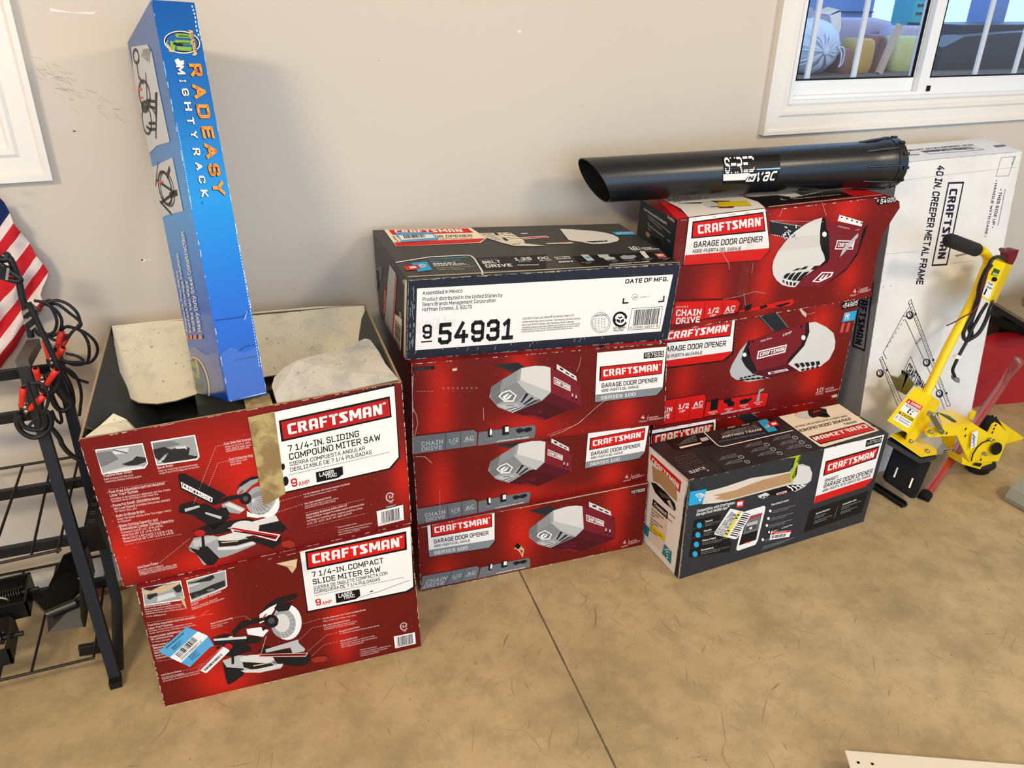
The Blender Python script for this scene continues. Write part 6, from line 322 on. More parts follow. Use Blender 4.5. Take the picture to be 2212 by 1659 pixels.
"Dt":[["p","cream",1,[424,10000,3795,9858,3990,7395,3576,6386,416,6230]],["p","redsign",2,[447,7091,3924,7308,3526,6476,427,6246]],["p","redsign",2,[584,9886,3650,9712,3693,8680,595,8740]],["s","white",3,[756,9103,3339,8889,780,9794]],["t","ink",2,"OR OPENER",[2059,7781,3516,7754,2106,8305],0],["t","ink",2,"IGENTE DEL GARAJE",[2192,7364,3439,7407,2215,7554],0],["t","ink",2,"S",[528,8019,615,8021,552,8456],0],["t","ink",2,"G",[524,7564,610,7565,540,7940],0],["t","ink",2,"A",[554,7181,634,7183,579,7496],0],["l","white",2,0.004,[0,3106,1315,3864,2597,3886,2749,3664,2767,3029,2618,648,2524,0],0],["p","cyan",2,[487,2834,1039,3019,1015,1402,499,1187]],["p","redsign",3,[180,2306,630,2459,670,1999,601,1609,176,1495,129,1913]],["p","white",4,[315,2103,550,2199,549,1870,316,1776]],["l","white",3,0.003,[710,1919,726,1956,742,1978,757,1983,769,1970,778,1941,783,1897],0],["l","white",3,0.003,[697,2102,730,2178,763,2222,792,2232,817,2206,835,2147,845,2059],0],["l","white",3,0.003,[684,2286,734,2400,783,2467,828,2482,865,2444,892,2355,906,2222],0],["t","cyan2",2,"Full Control and Visibility",[1187,3202,2615,3339,1207,3543],0.01],["t","cyan2",2,"When You’re Away",[1166,2745,2227,2879,1178,3032],0.01],["t","white",2,"SMART",[1184,2350,2006,2368,1195,2635],0.03],["t","white",2,"CONTROL",[1165,2019,2316,2105,1172,2269],0.03],["t","g4",2,"Open, Close and Monitor from",[1196,1926,2406,1906,1205,2091],0],["t","g4",2,"Anywhere with Your Smartphone,",[1192,1595,2545,1554,1201,1758],0],["t","g4",2,"Tablet or Computer",[1187,1266,2117,1177,1201,1460],0],["p","ink3",1,[2820,3242,5471,3250,4891,476,2734,922]],["t","g3",2,"ULTRA-QUIET",[2893,2741,3574,2704,2913,2917],0],["t","white",2,"BELT",[2904,2021,3557,1993,2931,2563],0.03],["t","white",2,"DRIVE",[2880,1248,3815,1182,2913,1841],0.03],["l","greyd",2,0.001,[4043,3102,3878,680],0],["t","white",2,"1.25",[4123,2308,4751,2296,4161,2868],0.03],["t","g4",2,"HPS",[4190,1933,4617,1976,4209,2151],0],["t","white",2,"PERFORMANCE",[4020,1297,4767,1166,4047,1495],0.02],["t","white",2,"MOTOR",[4958,1926,5415,1963,4978,2135],0.02],["t","white",2,"DC",[4987,2293,5393,2309,5030,2796],0.03],["p","tear",3,[3872,8456,5015,8439,5274,6457,4916,6389,5171,5819,5434,5539,5857,5145,5344,5097,4667,5361,4334,6156,3954,7401]],["p","ink",4,[4437,8426,4557,8403,4582,7870,4437,7823]],["p","ink",4,[4537,7237,4664,7255,4703,6583,4557,6498]],["p","cream",3.5,[4611,8423,5100,8362,5280,6486,4749,6543]],["b","g2",4,[4673,7957,5177,7980,4688,8302],2,1],["l","g2",4,0.004,[4671,8078,5079,8121],0],["l","g2",4,0.004,[4707,7680,5125,7717],0],["l","g2",4,0.004,[4743,7284,5171,7315],0],["l","g2",4,0.004,[4779,6890,5217,6916],0],["t","greyd",4,"RETURN",[3962,7991,4322,8071,3977,8212],0],["t","greyd",4,"RETURN",[4032,7562,4349,7617,4047,7781],0],["t","greyd",4,"RETURN",[4101,7136,4376,7167,4116,7353],0],["t","greyd",4,"RETURN",[4170,6713,4403,6721,4185,6928],0],["p","ink",4,[4642,5610,4723,5778,4767,5754,4717,5621]],["p","ink",4,[4768,5696,4844,5837,4888,5812,4841,5693]],["p","ink",4,[4895,5782,4966,5896,5010,5871,4965,5766]],["p","white",2,[5475,8152,5763,8204,5709,8060,5463,8031]],["p","white",2,[5232,7242,6347,7408,6381,6970,5361,6766]],["p","redsign",3,[5268,7175,6316,7322,6339,7010,5384,6880]],["t","white",4,"CRAFTSMAN",[5311,7016,6267,7147,5310,7196],0.03],["p","g5",2,[7243,8973,7637,8804,8365,8308,8778,7817,9025,7196,9081,6456,9024,5990,8817,5486,8392,5123,7986,5039,7649,5122,7394,5672,7073,6052,6997,6222,7147,6728,7378,7303,7490,7914,7435,8486]],["p","g5",2,[7347,7926,7332,7880,7307,7841,7277,7812,7243,7796,7209,7795,7179,7809,7155,7836,7139,7874,7134,7920,7139,7968,7154,8013,7178,8053,7209,8082,7243,8098,7277,8099,7307,8086,7332,8058,7347,8020,7353,7974]],["p","ink",3,[7545,5666,7773,5766,7909,5580,7917,5393,7789,5393]],["p","ink",3,[7777,5673,7990,5761,8093,5597,8084,5430,7972,5410]],["p","ink",3,[8010,5679,8208,5756,8278,5615,8253,5466,8156,5428]],["p","ink",3,[8243,5686,8427,5751,8463,5633,8422,5503,8340,5445]],["p","tear",2,[5992,5702,7002,5734,7056,5524,6871,5373,5947,5490]],["p","pink",3,[6354,5646,6920,5708,6984,5541,6436,5448]],["p","cyan",2,[9151,7824,10000,7802,10000,6892,9155,6973]],["t","white",3,"myQ control",[9231,7282,9963,7326,9282,7600],0.02],["t","white",2,"10",[8867,3497,9197,3527,8889,4101],0.03],["t","white",2,"YEAR",[8868,3195,9196,3222,8888,3461],0.03],["l","white",2,0.001,[9324,4078,9214,3141],0],["t","white",2,"MOTOR",[9342,3487,9772,3490,9355,3791],0.03],["t","white",2,"WARRANTY",[9377,3171,9996,3148,9395,3441],0.03],["p","ink3",1,[6348,2581,9580,2655,10000,2326,9959,587,6218,297]],["l","greyd",2,0.0015,[6244,3104,6315,2872,6218,297],0],["p","g4",3,[6698,2833,6984,2794,6951,1491,6663,1401]],["p","cyan",4,[6782,2341,6925,2327,6909,1993,6763,1995]],["p","g4",3,[7322,2652,7734,2604,7674,2045,7820,1928,7776,1442,7371,1401,7372,1923,7273,2024]],["p","g3",3,[8034,1935,8280,2267,8417,2109,8686,2174,8694,1804,8428,1350,8315,1704,8037,1388]],["p","g5",3,[9100,2947,9298,2965,9244,2603,9117,1422,8929,1336,9029,2517]],["p","pinkd",3,[9506,2224,9872,2188,9793,1310,9459,1313]],["p","pink",4,[9545,2031,9776,2021,9747,1623,9519,1590]],["t","g4",3,"Smart LCD Control",[6359,1127,6793,1125,6376,1258],0],["t","g4",3,"Console",[6475,899,6672,917,6495,1029],0],["t","g4",3,"Smart LCD Control",[7366,1122,7809,1120,7385,1256],0],["t","g4",3,"Console",[7481,889,7683,907,7503,1022],0],["t","g4",3,"Smart LCD Control",[8022,1080,8471,1077,8043,1215],0],["t","g4",3,"Console",[8138,843,8342,862,8161,978],0],["t","g4",3,"Smart LCD Control",[8738,1135,9194,1133,8761,1273],0],["t","g4",3,"Console",[8853,895,9061,914,8878,1032],0],["t","g4",3,"Smart LCD Control",[9387,1041,9849,1038,9411,1181],0],["t","g4",3,"Console",[9501,798,9712,817,9528,936],0],["t","white",3,"ACCESSORIES INCLUDED",[7266,352,8891,508,7289,550],0.03],["t","white",3,"BATTERY",[5605,2383,6224,2408,5632,2623],0.03],["t","white",3,"BACKUP",[5620,2064,6192,2098,5642,2276],0.03],["t","white",3,"DieHard",[5567,1378,6099,1413,5613,1700],0.03],["t","greyw",2,"154931",[8953,9226,9794,9468,9029,9432],0],["p","edge",3,[72,475,4858,294,10000,126,9979,0,4815,90,51,312]]],
"Dl":[["p","greyw",1,[102,5638,1558,6690,2655,7168,2242,5608,640,3938,0,4422]],["p","hole",2,[373,5466,1102,5940,1320,5537,825,4033,0,2650,0,3269]],["p","g4",1,[5127,8749,6869,8758,6570,7441,5089,0,2231,0]],["p","pinkd",2,[6912,8578,7299,8506,5793,0,5113,0]],["p","redsign",2,[2961,4532,3704,5571,2979,1770,1943,775]],["t","pink",3,"CRAFTSMAN",[2775,1550,3596,4777,2212,1245],0.02],["t","g3",3,"Garage Door Opener",[3734,5796,3821,6468,3422,5623],0],["p","cream",2,[6531,3608,8722,4339,8363,0,5607,0]],["b","ink",3,[6161,0,6594,3106,8057,166],22,7],["l","greyw",2,0.0012,[7588,8479,6986,4531],0],["l","greyw",2,0.0012,[7681,8227,7094,4512],0],["l","greyw",2,0.0012,[7775,7974,7202,4493],0],["l","greyw",2,0.0012,[7871,7722,7311,4475],0],["l","greyw",2,0.0012,[7967,7470,7418,4456],0],["l","greyw",2,0.0012,[8065,7217,7526,4437],0],["l","greyw",2,0.0012,[8163,6965,7634,4419],0],["l","greyw",2,0.0012,[8263,6712,7741,4401],0],["p","cream",1,[9314,9582,9856,9837,9984,0,9266,0]],["p","edge",2,[8762,9016,9311,9683,9650,9494,8997,8754]],["t","white",3,"CV",[7927,4152,8591,4362,7930,4800],0.02]],
"Bf":[["p","black",1,[5750,9594,9733,9966,9752,4963,9379,4278,5591,4109]],["p","white",2,[5757,9557,9727,9830,9698,5037,9334,4396,5610,4221]],["p","black",3,[5853,8979,9547,9237,9563,7845,5830,7600]],["p","redsignd",4,[5919,8865,9504,9092,9512,7963,5909,7731]],["s","white",5,[6089,7970,9256,8170,6094,8662]],["t","white",5,"®",[9278,8683,9403,8694,9278,8903],0],["t","ink",3,"7 1/4-IN. SLIDING",[6005,6858,8399,6967,6005,7286],0.006],["t","ink",3,"COMPOUND MITER SAW",[5997,6300,9120,6451,5997,6733],0.006],["t","ink",3,"SIERRA COMPUESTA ANGULAR",[5977,5895,8552,5996,5977,6163],0],["t","ink",3,"DESLIZABLE DE 7 1/4 PULGADAS",[5973,5509,8769,5630,5973,5779],0],["l","ink",3,0.0016,[5898,5319,9411,5510],0.004],["t","redsign",3,"9",[5927,4437,6137,4460,5927,5015],0.02],["t","redsign",3,"AMP",[6171,4431,6540,4439,6171,4735],0.005],["p","black",3,[6791,5140,7720,5182,7710,4624,7522,4439,6779,4427]],["t","white",4,"LASER",[6901,4774,7415,4807,6901,5050],0.03],["t","white",4,"TRAC",[7088,4568,7493,4579,7088,4816],0.03],["t","pinkw",3,"7 ¼-In. Diameter 40-Tooth Carbide Tip Blade",[6272,3722,7903,3822,6272,3840],0.03],["t","pinkw",3,"stays sharp and makes clean cuts",[6274,3553,7417,3624,6274,3649],0],["t","pinkw",3,"Die-Cast Aluminum Fence",[6271,3048,7201,3147,6271,3182],0.03],["t","pinkw",3,"scale on right side of fence in 1/8-in.",[6271,2893,7453,2975,6271,2998],0],["t","pinkw",3,"increments for accurate cutting",[6268,2755,7331,2827,6268,2860],0],["t","pinkw",3,"Worktable Rotates And Locks At",[6258,2197,7717,2327,6258,2349],0.03],["t","pinkw",3,"Desired Miter Angle Provides quick and accurate",[6260,2008,8318,2124,6260,2153],0.01],["t","pinkw",3,"settings of common miter angles; positive stops",[6259,1788,8248,1878,6259,1925],0],["t","pinkw",3,"at 0°, 15°, 22.5°, 31.6°, 45° right and left",[6258,1566,7852,1657,6258,1705],0],["t","pinkw",3,"Contents Made in China",[7295,845,7981,851,7295,939],0],["t","pinkw",3,"Product distributed in the United States by",[7293,627,8536,621,7293,722],0],["t","pinkw",3,"Sears Brands Management Corporation",[7295,464,8409,434,7295,559],0],["t","pinkw",3,"Hoffman Estates, IL 60179",[7295,276,8069,306,7295,371],0],["l","pinkw",3,0.0008,[5262,2907,6241,3138],0.006],["l","pinkw",3,0.0008,[5466,3657,6250,3769],0.006],["l","pinkw",3,0.0008,[6247,2461,8351,2544],0.004],["l","pinkw",3,0.0008,[6228,1405,8336,1479],0.004],["l","pinkw",3,0.003,[9385,2065,9354,2009,9316,1978,9275,1975,9234,2000,9196,2052,9167,2125,9147,2212,9139,2306,9143,2399,9160,2482,9186,2548,9221,2590,9261,2607,9303,2595,9342,2556,9376,2493,9400,2412],0],["t","pinkw",3,"SA",[9226,2186,9399,2190,9226,2419],0.02],["t","pink",3,"US",[9238,1814,9357,1826,9238,1932],0],["p","white",3,[8740,1458,9729,1518,9719,367,8750,301]],["b","ink",4,[8885,501,9584,527,8903,1345],26,2],["t","ink",4,"0 12581 81883 0",[8822,408,9641,444,8822,504],0],["p","black",3,[9074,1647,9470,1681,9463,1523,9087,1504]],["t","white",4,"RVK0033",[9097,1556,9446,1579,9097,1651],0],["p","black",2.5,[5814,5925,5805,5857,5792,5797,5774,5753,5755,5728,5735,5725,5717,5743,5702,5783,5693,5838,5689,5905,5692,5976,5700,6044,5714,6103,5731,6147,5751,6172,5770,6175,5788,6157,5803,6118,5812,6063,5816,5996]],["p","black",2.5,[5860,4914,5847,4816,5827,4731,5800,4668,5769,4634,5738,4631,5710,4659,5686,4717,5671,4798,5664,4894,5667,4995,5680,5093,5700,5177,5727,5239,5757,5274,5788,5277,5817,5249,5840,5192,5856,5112,5863,5016]],["p","white",2,[356,9256,1712,9136,1711,7829,1589,7575,347,7682]],["p","ph1",3,[383,9179,1679,9064,1684,7866,1580,7666,376,7756]],["p","ph3",4,[858,9072,1315,9015,1200,8723,780,8766]],["p","ph2",4,[360,9063,775,9021,932,8450,512,8196,373,8169]],["p","ph0",4,[964,8094,1293,8216,1435,8415,1688,8226,1677,7972,1407,7868,1140,7936]],["p","ph3",4,[421,7805,1055,7885,1553,7764,1543,7682,453,7749]],["l","ph0",5,0.002,[856,9056,1200,8723],0],["p","white",2,[1942,9129,3256,9058,3252,7661,3158,7471,1938,7587]],["p","ph1",3,[1976,9048,3216,8988,3214,7694,3139,7566,1971,7661]],["p","ph0",4,[1954,8632,2296,8667,2469,8427,2843,8536,3020,8293,2936,7893,3202,7699,3149,7588,2182,7678,2048,7907,1953,8118]],["p","ph3",4,[2239,8175,2369,8252,2211,7927,2029,7741,1995,7798]],["p","ph3",5,[2603,8545,2921,8505,2933,8242,2864,8355,2627,8407]],["p","ph2",4,[1979,9005,2567,8943,2775,8648,1964,8543]],["t","pinkw",3,"Positive Miter Stops",[373,7498,1198,7460,373,7662],0.03],["t","pinkw",3,"Built in stops for the most",[363,7311,1212,7254,363,7434],0],["t","pinkw",3,"commonly utilized cutting angles",[373,7150,1429,7074,373,7273],0],["t","pinkw",3,"Bevel Scale",[1943,7358,2409,7365,1943,7524],0.03],["t","pinkw",3,"Easy to read scale shows bevel angle",[1955,7177,3134,7128,1955,7303],0],["t","pinkw",3,"range from 0 to 45 degrees to the left",[1952,7020,3166,6963,1952,7146],0],["t","pinkw",3,"Dual Slide Rail System",[4061,8073,4891,8080,4061,8240],0.03],["t","pinkw",3,"allows for up to 8-in. width",[4060,7898,4853,7901,4060,8024],0],["t","pinkw",3,"width. Ideal for miter, bevel",[4071,7745,4873,7735,4071,7871],0],["t","pinkw",3,"compound angle cuts",[4067,7614,4806,7603,4067,7741],0],["t","pinkw",3,"Dust Collection Bag",[4115,7019,4860,7012,4115,7190],0.03],["t","pinkw",3,"helps keep work",[4121,6864,4666,6857,4121,6993],0],["t","pinkw",3,"area clean",[4123,6702,4468,6696,4123,6832],0],["t","pinkw",3,"•",[329,6465,361,6469,329,6549],0.03],["t","pinkw",3,"Tool-Free Adjustable Upfront Mounted",[386,6422,2032,6310,386,6606],0.03],["t","pinkw",3,"Laser Trac® System",[385,6200,1214,6146,385,6385],0.03],["t","pinkw",3,"provides an accurate pre-alignment cut line. Keeps",[385,5995,2158,5868,385,6130],0],["t","pinkw",3,"sawdust away offering a clear laser line",[389,5841,1773,5738,389,5976],0],["t","pinkw",3,"•",[329,5570,362,5574,329,5656],0.03],["t","pinkw",3,"Powerful 9AMP, 5000RPM Motor",[387,5526,1792,5439,387,5713],0.03],["t","pinkw",3,"(No-Load Speed) provides the power needed",[389,5326,2070,5205,389,5480],0.01],["t","pinkw",3,"for heavy-duty jobs",[395,5159,1043,5091,395,5297],0],["t","pinkw",3,"Built-In Blade Brake",[390,4814,1248,4768,390,5004],0.03],["t","pinkw",3,"stops the blade quickly after the trigger switch",[390,4630,2031,4502,390,4769],0],["t","pinkw",3,"is released",[394,4444,776,4413,394,4583],0],["t","pinkw",3,"•",[337,4155,369,4159,337,4243],0.03],["t","pinkw",3,"Blade Cutting Capacity And",[394,4128,1562,4046,394,4321],0.03],["t","pinkw",3,"Dimensional Lumber Cutting Capacity:",[393,3905,2032,3771,393,4098],0.03],["t","pinkw",3,"Crosscut Cut 0° x 0° : 2-in. x 8-in.",[389,3682,1675,3588,389,3841],0.02],["t","pinkw",3,"Miter Cut 45° x 0° : 2-in. x 6-in.",[395,3472,1570,3401,395,3632],0.02],["t","pinkw",3,"Bevel Cut 0° x 45° (Left) : 1 1/2-in. x 8-in.",[393,3265,1931,3135,393,3425],0.02],["t","pinkw",3,"Compound Cut 45° x 45° : 1 1/2-in. x 6-in.",[390,3057,1940,2958,390,3218],0.02],["t","pinkw",3,"Hold Down Clamp",[575,1060,1226,1094,575,1246],0.03],["t","pinkw",3,"provides extra support.",[572,863,1371,870,572,1012],0],["t","pinkw",3,"Clamp can be located on either side",[569,704,1773,715,569,854],0],["t","pinkw",3,"of blade to securely hold workpiece",[577,560,1769,566,577,711],0],["l","pinkw",3,0.0008,[390,6686,2160,6496],0.004],["l","pinkw",3,0.0008,[399,2900,2181,2823],0.004],["l","pinkw",3,0.0008,[4051,8102,3802,8113,2698,4526],0.005],["l","pinkw",3,0.0008,[4094,7027,3758,7031,3310,5595],0.005],["l","pinkw",3,0.0008,[1277,1167,2408,2424],0.005],["p","ink",3,[2475,6675,2553,6820,2690,6762,3724,4955,3793,4784,3246,4467,2463,5826]],["p","white",4,[2523,6296,3368,4832,3316,4529,2512,5895]],["p","ink",5,[2553,6193,3322,4797,3284,4636,2543,5945]],["s","white",6,[2550,5942,3258,4676,2580,6137]],["p","ink",3,[2262,4583,2352,4821,2777,4863,2915,4568,3123,4522,3633,3583,3774,3231,3436,2906,3190,2634,3020,3100,2636,3945,2253,4308]],["p","g4",4,[2440,4484,2910,4524,2916,4381,2438,4270]],["p","g4",4,[3047,3993,3532,3438,3472,3274,3033,3857]],["p","g3",3,[3591,4265,3842,4389,4321,3653,4096,3372,3647,3720]],["p","g5",4,[3674,4228,3875,4280,4293,3589,4172,3481]],["p","ink",4,[3250,4512,3830,4721,4348,4681,4501,4427,3888,4415,3319,4340]],["p","ink",4,[3461,4041,3719,4019,3801,3507,3648,3289,3458,3568]],["p","g3",3,[4147,4863,4322,5344,4655,5663,4915,5646,4884,5289,4649,5111,4449,4825,4197,4466]],["p","ink",4,[4172,5131,4380,5504,4701,5690,4916,5663,4903,5512,4639,5486,4356,5237]],["p","g4",3,[5337,3678,5289,3387,5197,3146,5071,2977,4923,2900,4769,2920,4624,3036,4502,3236,4415,3499,4371,3798,4375,4105,4425,4389,4516,4624,4639,4788,4783,4866,4934,4849,5078,4738,5201,4545,5290,4287,5337,3988]],["p","white",3,[5452,3531,5406,3223,5324,2963,5213,2776,5085,2682,4953,2690,4829,2799,4727,2998,4656,3265,4623,3575,4630,3896,4677,4198,4759,4452,4868,4633,4993,4726,5123,4721,5245,4617,5347,4426,5420,4163,5456,3855]],["p","g3",4,[5249,3813,5202,3513,5117,3261,5003,3082,4869,2994,4731,3005,4602,3115,4495,3312,4420,3575,4385,3878,4392,4192,4440,4485,4524,4731,4637,4906,4767,4993,4902,4984,5029,4880,5137,4690,5214,4431,5253,4129]],["p","g2",4.5,[5115,3824,5082,3617,5023,3442,4943,3318,4850,3258,4754,3266,4664,3342,4589,3478,4536,3661,4510,3872,4515,4090,4548,4295,4607,4466,4686,4587,4777,4648,4872,4641,4962,4568,5037,4435,5091,4254,5118,4044]],["p","ink",5,[4573,4253,4553,4131,4515,4029,4465,3956,4406,3922,4346,3928,4289,3974,4241,4056,4207,4165,4191,4291,4193,4421,4214,4543,4251,4644,4301,4715,4359,4750,4420,4744,4476,4699,4524,4618,4558,4509,4575,4384]],["p","greyd",6,[4467,4300,4458,4246,4442,4200,4419,4169,4393,4153,4366,4156,4341,4176,4320,4213,4305,4261,4297,4317,4298,4375,4308,4429,4324,4474,4347,4506,4372,4521,4399,4519,4424,4498,4446,4462,4461,4414,4468,4358]],["p","redsignd",5,[4203,4764,4339,4965,4358,4883,4226,4679]],["l","g5",5,0.001,[4569,4208,5214,4344],0],["l","g5",5,0.001,[4569,4208,5250,4032],0],["l","g5",5,0.001,[4569,4208,5239,3709],0],["l","g5",5,0.001,[4569,4208,5182,3411],0],["l","g5",5,0.001,[4569,4208,5084,3172],0],["l","g5",5,0.001,[4569,4208,4957,3018],0],["l","g5",5,0.001,[4569,4208,4813,2967],0],["l","g5",5,0.001,[4569,4208,4671,3023],0],["l","g5",5,0.001,[4569,4208,4544,3181],0],["p","white",4,[4347,3450,4523,3178,5184,3023,5187,2778,4627,2839,4313,3080]],["p","ink",3,[2519,2855,3020,3100,3580,3032,4279,2950,4490,2805,4642,2491,4665,2235,3907,2296,3329,2276,2695,2481]],["p","g5",4,[4091,2600,5253,2748,5347,2214,4669,2282,4627,2056,4097,2422]],["p","ink",4,[4647,2292,5354,2309,5554,1621,5375,1405,4979,1642,4597,1971]],["p","g5",4.2,[4627,2056,4589,1890,4510,1761,4398,1683,4264,1662,4121,1701,3984,1796,3866,1936,3778,2108,3730,2296,3725,2479,3763,2642,3841,2768,3951,2846,4083,2867,4224,2831,4360,2739,4479,2601,4569,2430,4620,2242]],["p","g3",3,[2275,1804,2510,2375,2944,2362,3311,2088,3668,2115,4487,1227,4417,958,3755,677,3383,558,3160,569,2941,172,2602,344,2473,1212,2291,1550]],["p","ink",3.5,[2275,1804,2586,1454,2606,1642,2866,1614,3160,569,2941,172,2724,231,2505,1097]],["p","g4",4,[2449,2209,3110,2282,3302,1995,2793,1748,2440,1723]],["p","g5",4,[3133,2075,3762,2168,4207,1660,3927,1546,3325,1786]],["p","g5",5,[3172,1365,3800,1158,4443,1248,4378,1028,3778,918,3175,1164]],["p","ink",4.5,[3241,1827,3836,1540,4329,1502,4355,1290,3805,1206,3241,1381]],["p","tearc",5,[3316,1692,3879,1519,3874,1462,3351,1596]],["p","redsignd",5,[2907,2555,2891,2490,2860,2440,2816,2409,2765,2401,2710,2415,2657,2452,2612,2507,2579,2574,2561,2647,2560,2720,2576,2784,2607,2834,2650,2864,2702,2873,2756,2858,2809,2822,2854,2768,2887,2701,2905,2627]],["p","ink",5,[2752,2405,2835,2365,2794,1550,2690,1601]],["p","white",5,[3623,2576,3802,2589,5296,1292,5126,899,5061,951]],["p","redsignd",6,[3673,2542,3797,2543,5234,1271,5102,1011]],["p","ink",7,[3820,2317,5172,1180,5142,1094,3792,2252]],["p","ink",5,[4168,1728,5101,881,5307,1136,5272,697,4969,406,4268,1332]],["p","handle",5,[5276,746,5558,763,5724,479,5728,221,5558,150,5294,381]]],
